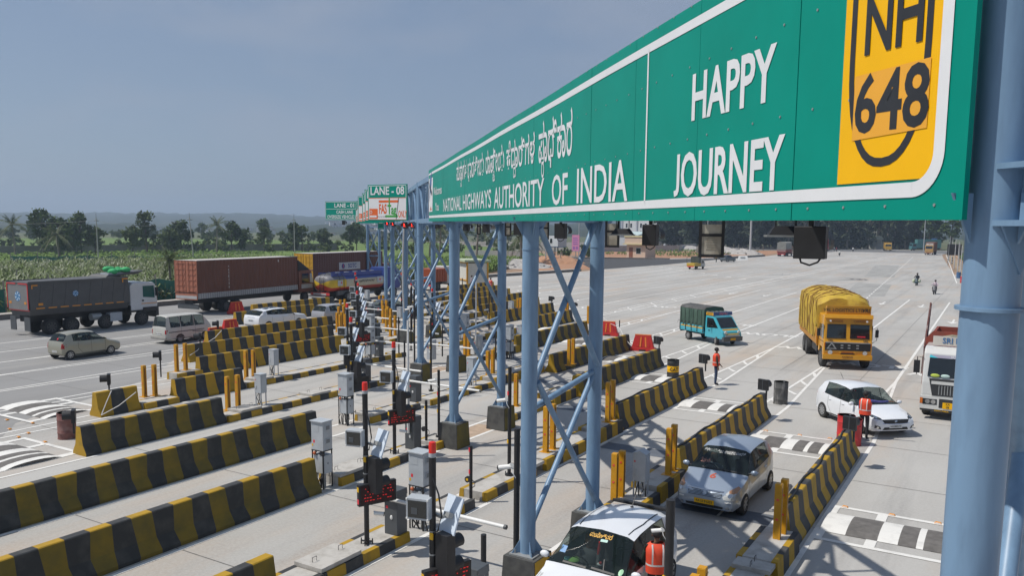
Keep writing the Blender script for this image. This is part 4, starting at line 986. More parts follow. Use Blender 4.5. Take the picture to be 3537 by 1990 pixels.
def seats(root, L, W, Hh, rows=(.03,-.55), steer_y=-.33, dash=.62):
    b = MB()
    for x in rows:
        for y in (-.36,.36):
            b.box((x,y,.45),(.5,.46,.18),interior); b.box((x-.24,y,.76),(.14,.44,.58),interior,R=Matrix.Rotation(R_(-12),3,'Y')); b.box((x-.31,y,1.12),(.09,.24,.17),interior)
    b.build('seat', root, bevel=.03)
    b = MB(); b.box((dash,0,.72),(.42,W*.8,.26),interior); b.bx(-L*.42,-W*.42,.22,L*.3,W*.42,.26,interior); b.build('dashboard', root)
    b = MB(); c = Vector((dash-.32,steer_y,.86)); u, v = Vector((0,1,0)), Vector((.4,0,.92)).normalized()
    b.tube([c+u*(.18*math.cos(a*.3491))+v*(.18*math.sin(a*.3491)) for a in range(19)],.016,black); b.cyl(c-u*.17,c+u*.17,.014,black,n=6); b.build('steering_wheel', root)
def driver(root, x, y, z, shirt, name='person'):
    """seated driver: one continuous torso-neck-head mass with hair"""
    sk = mat('skin brown', (.16,.075,.042), .6, var=.06); t = MB()
    prof = [(.05,.0),(.19,.03),(.21,.2),(.21,.38),(.16,.47),(.065,.51),(.06,.56),(.085,.60),(.098,.68),(.088,.76),(.05,.80),(.002,.81)]
    t.loft([[(x+r*.72*math.cos(a*.5236), y+r*math.sin(a*.5236), z+h) for a in range(12)] for r, h in prof[:6]], shirt, caps=False)
    t.loft([[(x+r*(.72 if h < .5 else 1)*math.cos(a*.5236), y+r*math.sin(a*.5236), z+h) for a in range(12)] for r, h in prof[5:]], sk, caps=False)
    t.tube([(x,y-.2,z+.42),(x+.12,y-.24,z+.18),(x+.36,y-.12,z+.26)],[.055,.045,.035],shirt); t.tube([(x,y+.2,z+.42),(x+.12,y+.24,z+.18),(x+.36,y+.1,z+.26)],[.055,.045,.035],shirt)
    o = t.build(name, root, smooth=60)
    hb = MB(); hb.sphere((x-.012,y,z+.715),.103,mat('black hair',(.012,.01,.01),.7,var=0),sq=(1,.97,.95)); hb.build('hair', o, smooth=60)
    return o
def hatch(name, label, cat, x, y, rz, L, W, Hh, paint, wb, r=.28, glass=None, rim=None, spokes=7, steer=0., stn=None, win=None, group=None, rows=(.03,-.55)):
    t = thing(name, label, cat, (x,y,0), R_(rz), group)
    glass = glass or glasst
    dec = carbody(L, W, stn or HATCH(L,Hh), win or HWIN, paint, t, glass)
    fx = L/2-L*.205; rx = fx-wb
    for ax, sgn in ((fx,1),(fx,-1),(rx,1),(rx,-1)):
        wheel(t, ax, sgn*(W/2-.085), r, .19, rim or silverrim, spokes, steer if ax == fx else 0)
    b = MB()
    for ax in (fx, rx):
        for sgn in (1,-1): 
            n = 14; o = sgn*(W/2+.001); pts = [(ax+(r+.055)*math.cos(math.pi*(-.12+1.24*i/n)), r+(r+.055)*math.sin(math.pi*(-.12+1.24*i/n))) for i in range(n+1)]
            dec.shape(b, 'left' if sgn > 0 else 'right', pts, black, .002, 2)
    b.build('wheel_arch', t)
    seats(t, L, W, Hh, rows, dash=L/2-L*.30)
    # door shuts, handles, mirrors
    b = MB(); xs = [L/2-L*.30, L/2-L*.53, L/2-L*.745]
    for side in ('left','right'):
        for q in xs[1:2]: dec.line(b, side, [(q,.3),(q,.93)], .012, black)
        dec.line(b, side, [(xs[0],.34),(xs[0]+.02,.9)], .012, black); dec.line(b, side, [(xs[0],.31),(xs[2]+.25,.31),(xs[2],.6),(xs[2],.95)], .012, black)
    b.build('door_seam', t)
    for sgn, side in ((1,'left'),(-1,'right')):
        for q in (xs[1]+.17, xs[2]+.14):
            b = MB(); h = dec.hit(side, q, .83, .012)
            if h: b.box(h,(.16,.03,.035),paint); b.build('door_handle', t, bevel=.008)
        b = MB(); mx = L/2-L*.315; b.sphere((mx,sgn*(W/2+.09),1.0),.1,paint,sq=(.6,1.05,.72)); b.box((mx-.045,sgn*(W/2+.09),1.0),(.02,.15,.1),glassd); b.cyl((mx,sgn*(W/2-.1),.95),(mx,sgn*(W/2+.05),.98),.022,black,n=8); b.build('wing_mirror', t, smooth=50)
    return t, dec, fx, rx
lampm = mat('headlamp glass', (.50,.51,.50), .12, var=0, spec=.8); taill = mat('tail lamp red', (.40,.012,.015), .15, var=0); ambl = mat('amber lamp', (.6,.16,.02), .2, var=0)
grilldk = mat('grille black', (.014,.014,.015), .5, var=0)
def plate(t, dec, ax, y, z, s, bgm, fg, w=.46, h=.115, flip=1):
    b = MB(); dec.shape(b, ax, bxy(y-w/2,y+w/2,z-h/2,z+h/2), bgm, .012, 1); dec.text(b, ax, s, y, z, h*.72, fg, flip, .86, .015, .016); b.build('number_plate', t)
def head(t, dec, pts, m=lampm, inner=True):
    for s in (1,-1):
        b = MB(); p = [(s*a, c) for a, c in pts]; dec.shape(b, 'front', p, m, .008)
        if inner:
            cx_, cz = sum(q[0] for q in p)/len(p), sum(q[1] for q in p)/len(p); dec.shape(b, 'front', [(cx_+.05*math.cos(a*.785), cz+.045*math.sin(a*.785)) for a in range(8)], chrome, .013, 2)
        b.build('headlight', t, smooth=60)
def tails(t, dec, pts):
    for s in (1,-1):
        b = MB(); dec.shape(b, 'rear', [(s*a, c) for a, c in pts], taill, .008); b.build('tail_light', t, smooth=60)
# --- silver taxi hatchback
silver = cpaint('silver blue paint', (.36,.42,.50), .45, .33)
t, dec, fx, rx = hatch('hatchback_car','silver blue hatchback with yellow number plate and a red 6 on its bonnet','car',-6.2,21.5,-91,3.72,1.67,1.485,silver,2.4,.285)
head(t, dec, [(.78,.52),(.80,.70),(.72,.80),(.56,.72),(.46,.60),(.50,.54)])
b = MB()
for s in (1,-1): dec.shape(b,'front',[(s*.76,.68),(s*.78,.76),(s*.72,.8),(s*.58,.735),(s*.6,.69)],mat('amber lens',(.42,.22,.12),.2,var=0),.012)
b.build('indicator', t)
b = MB(); dec.shape(b,'front',[(-.42,.56),(.42,.56),(.46,.70),(-.46,.70)],grilldk,.006)
for z in (.585,.615,.645,.675): dec.line(b,'front',[(-.43,z),(.43,z)],.014,silver,.012)
dec.line(b,'front',[(-.47,.705),(.47,.705)],.022,chrome,.012); dec.shape(b,'front',[(.055*math.cos(a*.628),.645+.045*math.sin(a*.628)) for a in range(10)],chrome,.016,1); b.build('grille', t)
b = MB(); dec.shape(b,'front',[(-.68,.27),(.68,.27),(.72,.36),(-.72,.36)],grilldk,.007)
for s in (1,-1): dec.shape(b,'front',[(s*.6+.05*math.cos(a*.785),.32+.04*math.sin(a*.785)) for a in range(8)],chrome,.014,1)
for z in (.295,.33): dec.line(b,'front',[(-.45,z),(.45,z)],.008,dgrey,.012)
for s in (1,-1): dec.shape(b,'front',bxy(s*.62-.09,s*.62+.09,.47,.5),pwhite,.01,1)
b.build('bumper_intake', t)
plate(t, dec, 'front', .0, .42, 'KA 53 B 6353', signyel, signblk, .52, .12)
b = MB(); dec.text(b,'top','6',1.15,-.02,.34,mat('painted red figure',(.45,.09,.05),.6,var=0),1,1.,.03,.006,R_(90)); b.build('bonnet_figure', t)
b = MB(); dec.shape(b,'front',[(-.60,1.30),(.60,1.30),(.56,1.385),(-.56,1.385)],signblk,.004); dec.text(b,'front','ಶ್ರೀ ಬಸವೇಶ್ವರ  ಪ್ರಸನ್ನ ಮೂರ್ತಿ',0,1.34,.075,pwhite,1,.9,.0,.008); dec.text(b,'front','Saksh',-.42,1.12,.12,mat('faded pink sticker',(.65,.3,.22),.5,var=0),1,1,.0,.008); b.build('windscreen_sticker', t)
b = MB()
for q in (-.1,.35): dec.line(b,'front',[(q+.25,.985),(q-.35,1.0)],.02,black,.018)
b.build('wiper', t); driver(t, .05, -.36, .45, mat('pale shirt',(.35,.36,.38),.9,var=.1))
tails(t, dec, [(.72,.72),(.78,.95),(.66,.98),(.62,.72)])
# --- white hatchback in front
whitep = cpaint('white car paint', (.74,.76,.79), 0, .28)
t, dec, fx, rx = hatch('hatchback_car','white hatchback with black roof spoiler close to the camera, cut by the bottom edge','car',-6.38,14.02,-90.5,3.86,1.74,1.53,whitep,2.45,.30)
head(t, dec, [(.80,.62),(.80,.84),(.70,.86),(.56,.66),(.62,.58)])
b = MB(); dec.shape(b,'front',[(-.45,.36),(.45,.36),(.5,.62),(-.5,.62)],grilldk,.007); dec.line(b,'front',[(-.5,.635),(.5,.635)],.03,chrome,.012); b.build('grille', t)
b = MB(); b.loft([[(-1.60,-.62,1.45),(-1.60,.62,1.45),(-1.60,.6,1.52),(-1.60,-.6,1.52)],[(-1.92,-.60,1.40),(-1.92,.60,1.40),(-1.90,.58,1.445),(-1.90,-.58,1.445)]],black); b.build('roof_spoiler', t, bevel=.01)
b = MB(); b.cyl((-1.25,.0,1.54),(-1.45,.0,1.75),.008,black,n=6); b.sphere((-1.25,0,1.54),.035,black,sq=(1.3,1,.6)); b.build('aerial', t)
b = MB()
for s in (1,-1): dec.line(b,'top',[(.1,s*.52),(-.5,s*.57),(-1.3,s*.55)],.022,black,.006)
b.build('roof_strip', t)
b = MB(); dec.text(b,'front','ಮುನೇಶ್ವರ',.03,1.42,.085,mat('yellow sticker lettering',(.8,.42,.02),.5,var=0),1,1.1,.012,.008); dec.shape(b,'front',bxy(.06,.2,1.35,1.385),mat('pale green tag',(.4,.62,.56),.5,var=0),.006,1); dec.shape(b,'front',bxy(-.66,-.54,1.1,1.19),mat('blue tag',(.14,.3,.55),.5,var=0),.006,1); dec.shape(b,'front',[(.68+.045*math.cos(a*.785),1.02+.045*math.sin(a*.785)) for a in range(8)],mat('green round tag',(.35,.6,.38),.5,var=0),.006,1); b.build('windscreen_sticker', t)
b = MB(); dec.line(b,'front',[(.58,.985),(.1,1.005)],.024,black,.02); dec.line(b,'front',[(.0,.99),(-.5,1.0)],.024,black,.02); dec.line(b,'front',[(.36,.98),(.28,1.14)],.018,black,.02); b.build('wiper', t)
b = MB(); c = Vector((.52,-.42,.93)); cl = mat('lime cloth',(.25,.5,.12),.9,var=.2); b.sphere(c,.1,cl,sq=(1.3,1.2,.5)); b.sphere(c+Vector((.04,-.12,.01)),.07,mat('aqua cloth',(.2,.55,.52),.9,var=.2),sq=(1,1,.6)); b.sphere((.45,.1,.93),.05,pwhite,sq=(1,1.3,.6)); b.sphere((.46,.12,.96),.035,red); b.build('dashboard_cloth', t, smooth=60)
b = MB(); b.tube([(.38,.05,1.35),(.4,.05,1.2),(.42,.04,1.1)],[.012,.035,.02],red); b.build('hanging_charm', t)
driver(t, -.02, -.36, .5, mat('grey shirt',(.12,.13,.14),.9,var=.1)); tails(t, dec, [(.76,.78),(.82,1.08),(.70,1.12),(.66,.8)])
b = MB()
for s in (-1,):
    for q0, q1 in ((.55,-.1),(-.16,-.75)): dec.line(b,'right',[(q0,1.30),(q1,1.36)],.10,mat('smoked rain visor',(.05,.055,.075),.1,var=0),.02)
b.build('rain_visor', t)
# --- white hatchback turning across the lanes
t, dec, fx, rx = hatch('hatchback_car','white hatchback with black grille turning beside the gesturing attendant','car',-4.36,32.62,-49,4.0,1.76,1.51,whitep,2.52,.305,rim=silverrim,spokes=9,steer=R_(8))
head(t, dec, [(.50,.64),(.76,.68),(.82,.80),(.76,.81),(.52,.70)], mat('smoked lamp',(.03,.035,.04),.08,var=0,spec=.8))
b = MB(); dec.shape(b,'front',[(-.44,.52),(.44,.52),(.52,.66),(-.52,.66)],grilldk,.007); dec.line(b,'front',[(-.52,.53),(0,.50),(.52,.53)],.014,mat('blue grey trim',(.2,.3,.55),.3,var=0),.013)
dec.line(b,'front',[(-.05,.60),(.05,.63)],.03,chrome,.014); dec.line(b,'front',[(-.05,.575),(.05,.605)],.03,chrome,.014); b.build('grille', t)
b = MB(); dec.shape(b,'front',[(-.5,.29),(.5,.29),(.44,.39),(-.44,.39)],grilldk,.007)
for s in (1,-1): dec.shape(b,'front',[(s*.56,.32),(s*.76,.36),(s*.76,.48),(s*.6,.42)],grilldk,.007); dec.shape(b,'front',[(s*.68+.045*math.cos(a*.785),.385+.04*math.sin(a*.785)) for a in range(8)],chrome,.013,1)
b.build('bumper_intake', t)
plate(t, dec, 'front', 0, .42, 'KA04MB2295', pwhite, signblk, .5, .12)
b = MB(); b.cyl((-1.4,.0,1.5),(-1.62,.0,1.72),.008,black,n=6); b.build('aerial', t)
tails(t, dec, [(.6,.86),(.84,.84),(.84,1.0),(.64,.98)]); driver(t, .0, -.36, .48, mat('white shirt',(.6,.6,.58),.9,var=.1))
b = MB(); dec.line(b,'right',[(1.0,.28),(-1.0,.28)],.04,black,.008); b.build('side_sill', t)
# --- beige hatchback, left
beige = cpaint('beige metallic paint', (.36,.345,.27), .35, .35)
t, dec, fx, rx = hatch('hatchback_car','small beige hatchback driving away, farthest beside the cars','car',-43.7,25.95,92,3.5,1.49,1.46,beige,2.36,.265,glass=glasst)
tails(t, dec, [(.58,.62),(.70,.62),(.72,.9),(.6,.92)]); plate(t, dec, 'rear', .0, .46, 'KA 05 2210', pwhite, signblk, .42, .11, -1)
b = MB(); dec.shape(b,'rear',[(.05*math.cos(a*.785)-.05,1.12+.05*math.sin(a*.785)) for a in range(8)],redlight,.008,1); b.build('window_sticker', t)
b = MB(); dec.line(b,'rear',[(-.6,.32),(.6,.32)],.06,mat('bumper shade strip',(.25,.24,.2),.6,var=0),.006); b.build('bumper_strip', t)
driver(t, .05, -.33, .42, mat('dark shirt',(.05,.05,.06),.9,var=.1))
# --- white crossover and silver hatch between barriers
CROSS = [(0,.4,.68,None,.72),(.06,.3,.8,None,.86),(.25,.25,.9,None,.95),(.7,.25,.97,None,.99),(1.15,.25,1.02,None,1),(1.22,.25,1.03,1.045,1),(1.65,.25,1.04,1.25,1),(2.0,.25,1.05,1.44,1),(2.4,.25,1.06,1.5,1),(3.1,.25,1.09,1.49,1),(3.7,.25,1.13,1.42,.98),(3.95,.25,1.14,1.38,.97),(4.22,.28,1.1,1.16,.95),(4.3,.3,1.05,1.07,.93),(4.4,.35,.9,None,.9),(4.43,.42,.7,None,.84)]
t, dec, fx, rx = hatch('crossover_car','white crossover car driving away between striped barriers, dark roof panel','car',-44.75,40.75,88,4.43,1.80,1.5,whitep,2.7,.34,stn=CROSS)
tails(t, dec, [(.42,.86),(.84,.82),(.88,.98),(.6,1.02)]); plate(t, dec, 'rear', 0, .72, 'KA 51 1806', lgrey, signblk, .5, .11, -1)
b = MB(); dec.shape(b,'top',[(.1,-.5),(.1,.5),(-1.3,.48),(-1.3,-.48)],mat('dark roof glass',(.03,.04,.05),.1,var=0),.006,4); b.build('roof_glass', t)
b = MB(); dec.line(b,'rear',[(-.75,.4),(.75,.4)],.1,black,.006); dec.line(b,'rear',[(-.4,.95),(.4,.95)],.02,chrome,.01); b.build('bumper_strip', t)
silv2 = cpaint('plain silver paint', (.44,.44,.46), .35, .34)
t, dec, fx, rx = hatch('hatchback_car','silver hatchback with big red rear lamps ahead of the white crossover','car',-43.7,45.5,90,3.45,1.49,1.46,silv2,2.36,.265)
tails(t, dec, [(.56,.66),(.70,.7),(.74,.98),(.62,1.0)]); plate(t, dec, 'rear', 0, .5, 'KA 03 4471', pwhite, signblk, .4, .1, -1)
SED = [(0,.36,.62,None,.72),(.06,.28,.74,None,.86),(.25,.24,.82,None,.95),(.7,.24,.89,None,.99),(1.15,.24,.94,None,1),(1.22,.24,.95,.965,1),(1.7,.24,.96,1.24,1),(2.05,.24,.96,1.42,1),(2.5,.24,.97,1.475,1),(3.1,.24,.98,1.45,1),(3.45,.24,1.0,1.34,.98),(3.6,.24,1.01,1.27,.97),(3.98,.26,1.0,1.06,.95),(4.08,.28,1.0,1.02,.94),(4.40,.32,.95,None,.9),(4.43,.4,.72,None,.84)]
darkp = cpaint('dark grey car paint', (.03,.034,.042), .3, .25)
t, dec, fx, rx = hatch('sedan_car','dark grey sedan driving away behind the cluster of yellow posts','car',-42.75,51.0,90,4.43,1.70,1.48,darkp,2.55,.31,stn=SED)
tails(t, dec, [(.5,.74),(.80,.74),(.82,.92),(.56,.94)]); plate(t, dec, 'rear', 0, .62, 'KA 01 2907', pwhite, signblk, .45, .1, -1)
b = MB(); dec.line(b,'rear',[(-.45,.82),(.45,.82)],.03,chrome,.01); b.build('boot_strip', t)
# --- old white van
vanp = mat('old van paint', (.50,.49,.45), .4, var=.06, coat=.3)
VAN = [(0,.3,.82,None,.84),(.04,.24,.92,.95,.93),(.16,.22,.98,1.12,.97),(.55,.22,1.0,1.62,.99),(.75,.22,1.0,1.70,1),(1.3,.22,1.0,1.73,1),(1.34,.22,1.0,1.73,1),(2.3,.22,1.0,1.73,1),(2.34,.22,1.0,1.73,1),(3.05,.22,1.0,1.72,1),(3.15,.22,1.0,1.70,.99),(3.24,.22,1.0,1.66,.97),(3.34,.24,.98,1.06,.95),(3.37,.3,.9,None,.93),(3.39,.34,.7,None,.9)]
VWIN = {'ws':(1,3,(4,5,6,7)),'s1':(3,5,(3,)),'s2':(6,7,(3,)),'s5':(8,9,(3,)),'s3':(3,5,(8,)),'s4':(6,7,(8,)),'s6':(8,9,(8,)),'rw':(11,12,(4,5,6,7))}
t = thing('van', 'old white minivan with rear hatch and side windows, driving away beside a barrier', 'van', (-44.45,32.75,0), R_(91))
dec = carbody(3.39,1.43,VAN,VWIN,vanp,t,glasst)
for ax in (1.15,-.70):
    for s in (1,-1): wheel(t, ax, s*.63, .27, .15, mat('steel wheel',(.25,.25,.25),.5,var=.1), 10)
b = MB()
for ax in (1.15,-.70):
    for side in ('left','right'): dec.shape(b, side, [(ax+.33*math.cos(math.pi*i/12), .25+.33*math.sin(math.pi*i/12)) for i in range(13)], black, .003, 2)
b.build('wheel_arch', t); seats(t, 3.39, 1.4, 1.7, (.55,-.35), dash=1.15)
b = MB()
for side in ('left','right'):
    dec.line(b, side, [(1.1,.72),(-1.5,.72)], .06, mat('van stripe grey',(.12,.12,.12),.5,var=.2), .006); dec.line(b, side, [(1.0,.60),(.2,.66)], .05, mat('van stripe grey',(.12,.12,.12)), .006)
    for q in (.42,-.6): dec.line(b, side, [(q,.3),(q,1.68)], .014, black, .005)
b.build('side_stripe', t)
tails(t, dec, [(.58,.62),(.68,.62),(.68,.88),(.58,.88)]); plate(t, dec, 'rear', 0, .62, 'KA 41 M 7305', pwhite, signblk, .42, .14, -1)
b = MB(); b.box((-1.72,0,.36),(.1,1.42,.16),mat('bumper dull',(.3,.29,.27),.6,var=.15)); b.build('bumper', t, bevel=.02)
# ================================================================== trucks
def tmat(n, c, **k): return mat(n, c, k.pop('rough',.5), var=k.pop('var',.08), scale=k.pop('scale',2), **k)
steelw = mat('steel wheel',(.25,.25,.25),.5)
def truck_wheels(t, axles, W, r=.5, wd=.28, rim=None, dual=(), steer=0., n=8):
    for i, ax in enumerate(axles):
        for s in (1,-1): wheel(t, ax, s*(W/2-wd/2-.02), r, wd*(2 if i in dual else 1), rim or mat('truck rim',(.10,.10,.10),.6,var=.2), n, steer if i == 0 else 0)
def lettering(t, items, name='lettering'):
    """items: (text, size, material, origin, xdir, ydir, xs, bold)"""
    for s, sz, m, o, xd, yd, xs, bo in items: b = MB(); b.text(s, sz, m, axes(o, xd, yd), xs, bo); b.build(name, t)
def quad(b, pts, m): b.face(pts, m)
FX, FZ = (0,1,0), (0,0,1)                       # front faces read along +y
# --- yellow goods carrier with tarpaulin (origin under the front axle)
vy = tmat('truck yellow',(.62,.29,.008),rough=.4,coat=.3); vyd = tmat('truck yellow dull',(.40,.19,.01)); tarp = mat('yellow tarpaulin',(.50,.34,.035),.75,scale=2.2,c2=(.34,.20,.03),bump=.4,lo=.45,hi=.75)
t = thing('goods_truck','yellow goods truck loaded high under a roped yellow tarpaulin','truck',(-7.28,46.1,0),R_(-71))
b = MB()
prof = [(.95,.62),(1.0,1.05),(.99,1.42),(.93,1.6),(.80,2.75),(.72,2.85),(-.85,2.85),(-.85,.75),(-.55,.75),(-.5,1.1),(.5,1.1),(.55,.75)]
b.prism([(x,-1.2,z) for x,z in prof],(0,2.4,0),vy); b.build('cab', t, bevel=.05)
b = MB(); b.loft([[(.35,-1.1,2.86),(.72,-1.1,2.9),(.72,1.1,2.9),(.35,1.1,2.86)],[(.40,-1.1,3.32),(.80,-1.1,3.38),(.80,1.1,3.38),(.40,1.1,3.32)]],vy); b.loft([[(.72,-1.2,2.80),(.95,-1.2,2.72),(.95,1.2,2.72),(.72,1.2,2.80)],[(.60,-1.2,2.92),(.88,-1.2,2.92),(.88,1.2,2.92),(.60,1.2,2.92)]],vy); b.build('head_board', t, bevel=.015)
sw = lambda z: .93-(z-1.6)*.113+.012
for s in (1,-1):
    b = MB(); y0, y1 = s*.10, s*1.06
    b.face([(sw(1.68),y0,1.68),(sw(1.68),y1,1.68),(sw(2.38),y1*.98,2.38),(sw(2.38),y0,2.38)], glassd)
    b.build('windscreen', t)
    b = MB()
    for q in ((y0,1.66,y1,1.69),(y0,2.37,y1,2.40)): b.bx(sw(q[1])-.005,min(q[0],q[2]),q[1],sw(q[1])+.02,max(q[0],q[2]),q[3],black)
    b.bx(sw(1.68)-.06,s*1.205,1.62,.2,s*1.215,2.35,glassd); b.bx(.05,s*1.205,1.62,-.6,s*1.214,2.3,mat('door window dark',(.02,.022,.025),.1,var=0)); b.build('window_trim', t)
    b = MB(); b.bx(.75,s*1.36,1.75,.80,s*1.52,2.15,black); b.tube([(.85,s*1.18,2.2),(.8,s*1.44,2.25),(.8,s*1.44,1.6),(.9,s*1.2,1.45)],.014,black); b.build('wing_mirror', t)
    b = MB(); b.cyl((.97,s*.86,.92),(1.02,s*.86,.92),.12,chrome,n=16); b.cyl((1.02,s*.86,.92),(1.025,s*.86,.92),.10,lampm,n=16); b.build('headlight', t)
    b = MB(); b.bx(.95,s*1.06,1.2,1.0,s*1.16,1.42,mat('orange lamp',(.6,.13,.02),.3,var=0)); b.build('indicator', t)
    b = MB(); b.cyl((.92,s*.9,2.58),(.95,s*.9,2.58),.05,pwhite,n=10); b.build('marker_lamp', t)
b = MB(); b.bx(.98,-1.12,1.02,1.012,1.12,1.44,grilldk); b.bx(.985,-1.1,1.42,1.02,1.1,1.47,cgrey)
for y in (-.35,.0,.42,-.8): b.bx(1.012,y,1.14,1.03,y+.13,1.2,cgrey); b.bx(1.012,y,1.28,1.03,y+.13,1.34,cgrey)
tri = lambda k, x: [(x,-.80-.30*k,1.14-.0),(x,-.80+.30*k,1.14),(x,-.80,1.14+.40*k)]
b.face([(1.033,-1.06,1.10),(1.033,-.54,1.10),(1.033,-.80,1.46)],cgrey); b.face([(1.036,-.96,1.15),(1.036,-.64,1.15),(1.036,-.80,1.36)],grilldk); b.build('grille', t)
b = MB(); b.bx(.86,-1.22,.56,1.08,1.22,.82,vy); b.bx(1.081,-.35,.84,1.085,.35,.90,grilldk); b.bx(.98,-.4,.86,1.02,.4,1.0,vy)
for z in (.9,.95): b.bx(1.02,-.3,z,1.025,.3,z+.025,mat('slot red',(.35,.05,.01),.5,var=0))
b.build('bumper', t, bevel=.02)
b = MB(); b.bx(1.081,-.26,.63,1.09,.26,.77,mat('plate orange',(.62,.27,.01),.5,var=0)); b.text('KA25B5243',.12,signblk,axes((1.094,0,.70),FX,FZ),.9,.012); b.build('number_plate', t)
mar = mat('maroon lettering',(.20,.05,.02),.5,var=0)
lettering(t, [('VRL LOGISTICS LTD',.25,signblk,(.815,-.26,3.13),FX,(.14,0,1),.9,.012),('VRL',.27,signblk,(.815,.86,3.13),FX,(.14,.15,1),.95,.03),('GOODS',.17,mar,(.875,-.55,2.56),FX,(-.113,0,1),.9,.012),('CARRIER',.17,mar,(.875,.55,2.56),FX,(-.113,0,1),.9,.012),('VRL',.14,signblk,(1.0,-.85,1.535),FX,(-.2,0,1),1.1,.03),('VRL',.14,signblk,(1.0,.88,1.535),FX,(-.2,0,1),1.1,.03)])
b = MB(); b.bx(sw(2.0)+.012,.45,1.74,sw(2.0)+.05,.85,1.80,redlight); b.cyl((.82,-.35,1.72),(.82,-.35,1.86),.07,pwhite,r1=.02,n=8); b.build('windscreen_charm', t)
b = MB(); b.bx(-8.0,-1.25,1.02,-.95,1.25,1.12,vyd)                # load bed
for s in (1,-1):
    b.bx(-8.0,s*1.25-.03,1.12,-.95,s*1.25+.03,2.0,vy)
    for q in range(24): x = -7.9+q*.3; b.bx(x,s*1.25+s*.03,1.12,x+.13,s*1.25+s*.075,2.0,vy)
b.bx(-8.05,-1.28,1.05,-8.0,1.28,2.2,vy); b.bx(-1.0,-1.28,1.0,-.92,1.28,2.6,vy); b.build('cargo_body', t)
# tarpaulin: draped, sagging between ropes
b = MB(); rings = []; nx, ny = 34, 22; rs = random.Random(3)
for i in range(nx):
    x = -.80-7.45*i/(nx-1); u = i/(nx-1); ring = []
    for j in range(ny):
        a = j/(ny-1)*2-1; aa = abs(a)
        if aa > .62: y = math.copysign(1.34+.05*math.sin(i*1.9+j), a); z = 3.5-(aa-.62)/.38*(2.1 if u > .08 else 1.3)
        else: y = a/.62*1.30; z = 3.5+.40*(1-(aa/.62)**2.8)*(1-.25*abs(u-.45)) 
        z += .045*math.sin(i*2.3+j*.9)+rs.uniform(-.02,.02) - (.25*max(0,1-u*14) if aa < .62 else 0); y += .03*math.sin(i*1.57)*(1 if aa > .62 else .2)
        ring.append((x,y,z))
    rings.append(ring)
b.loft(rings, tarp, caps=False, closed=False)
b.loft([rings[0],[(-.75,p[1]*.96,max(1.9,p[2]-1.3)) for p in rings[0]]],tarp,caps=False,closed=False); b.loft([rings[-1],[(p[0]-.03,p[1],1.5) for p in rings[-1]]],tarp,caps=False,closed=False)
tp = b.build('tarpaulin', t, smooth=50)
b = MB(); rope = mat('brown rope',(.20,.10,.03),.9,var=.2)
for q in range(15):
    i = 2+q*2; b.tube([(p[0]+.1*math.sin(j*.8+q),p[1]*1.01,p[2]+.025) for j, p in enumerate(rings[i])],.018,rope,n=5)
for q in range(14): x = -1.2-q*.48; b.tube([(x,-.5+.3*math.sin(q*2.1),3.88-.1*abs(x+4)/4),(x-.25,.35*math.cos(q),3.92-.1*abs(x+4)/4),(x-.5,.75,3.76)],.014,rope,n=4)
b.build('rope', tp)
b = MB(); b.bx(-7.9,-.45,.62,.6,-.3,.85,black); b.bx(-7.9,.3,.62,.6,.45,.85,black)
for s in (1,-1): b.bx(-3.4,s*.75,.55,-1.6,s*1.15,.95,black); b.bx(-7.3,s*1.1,.35,-7.25,s*.6,.95,black)
b.build('chassis', t); truck_wheels(t,(0,-4.6,-5.75),2.42,.5,.27,None,(1,2),R_(6))
driver(t,.15,-.55,1.35,mat('dark shirt',(.05,.05,.06),.9))
# --- small turquoise pickup under a green tarpaulin
tq = cpaint('turquoise paint',(.055,.40,.50)); tqy = tmat('pickup yellow',(.6,.33,.02)); gt = mat('green tarpaulin',(.035,.075,.055),.8,scale=2,c2=(.055,.10,.075),bump=.4); gtt = mat('grey tarpaulin top',(.06,.06,.06),.85,scale=2,c2=(.10,.10,.10),bump=.3)
t = thing('pickup_truck','turquoise mini pickup with a tall dark green tarpaulin over its load','truck',(-16.45,51.75,0),R_(-33))
b = MB(); prof = [(2.15,.42),(2.2,.62),(2.12,.88),(1.90,1.05),(1.28,1.75),(1.10,1.80),(.45,1.80),(.40,1.0),(.40,.42)]
b.prism([(x,-.75,z) for x,z in prof],(0,1.5,0),tq); b.build('cab', t, bevel=.05)
b = MB(); b.face([(1.86,-.66,1.12),(1.86,.66,1.12),(1.32,.62,1.72),(1.32,-.62,1.72)],glassd); b.build('windscreen', t)
for s in (1,-1):
    b = MB(); b.face([(1.68,s*.757,1.10),(.60,s*.757,1.05),(.60,s*.757,1.68),(1.20,s*.757,1.68)],glassd); b.build('side_window', t)
    b = MB(); b.cyl((2.12,s*.52,.86),(2.19,s*.52,.84),.10,lampm,n=14); b.build('headlight', t)
    b = MB(); b.bx(1.0,s*.85,1.08,1.05,s*.98,1.32,black); b.cyl((1.2,s*.74,1.2),(1.02,s*.9,1.2),.015,black,n=6); b.build('wing_mirror', t)
    b = MB(); b.bx(.75,s*.755,.86,.92,s*.775,.90,black); b.build('door_handle', t)
for q in (-.757,.757): pass
b = MB(); b.face([(2.19,-.5,.72),(2.19,.5,.72),(1.94,.62,1.06),(1.94,-.62,1.06)],tqy); b.build('bonnet_panel', t)
b = MB(); b.bx(2.1,-.76,.30,2.27,.76,.58,dgrey); b.bx(2.2,-.6,.60,2.235,.6,.68,lgrey); b.bx(2.272,-.2,.38,2.28,.2,.5,signyel); b.text('KA13C4406',.085,signblk,axes((2.284,0,.44),FX,FZ),.9,.01); b.build('bumper', t, bevel=.02)
b = MB(); b.bx(-2.15,-.8,.62,.34,.8,.70,tq)
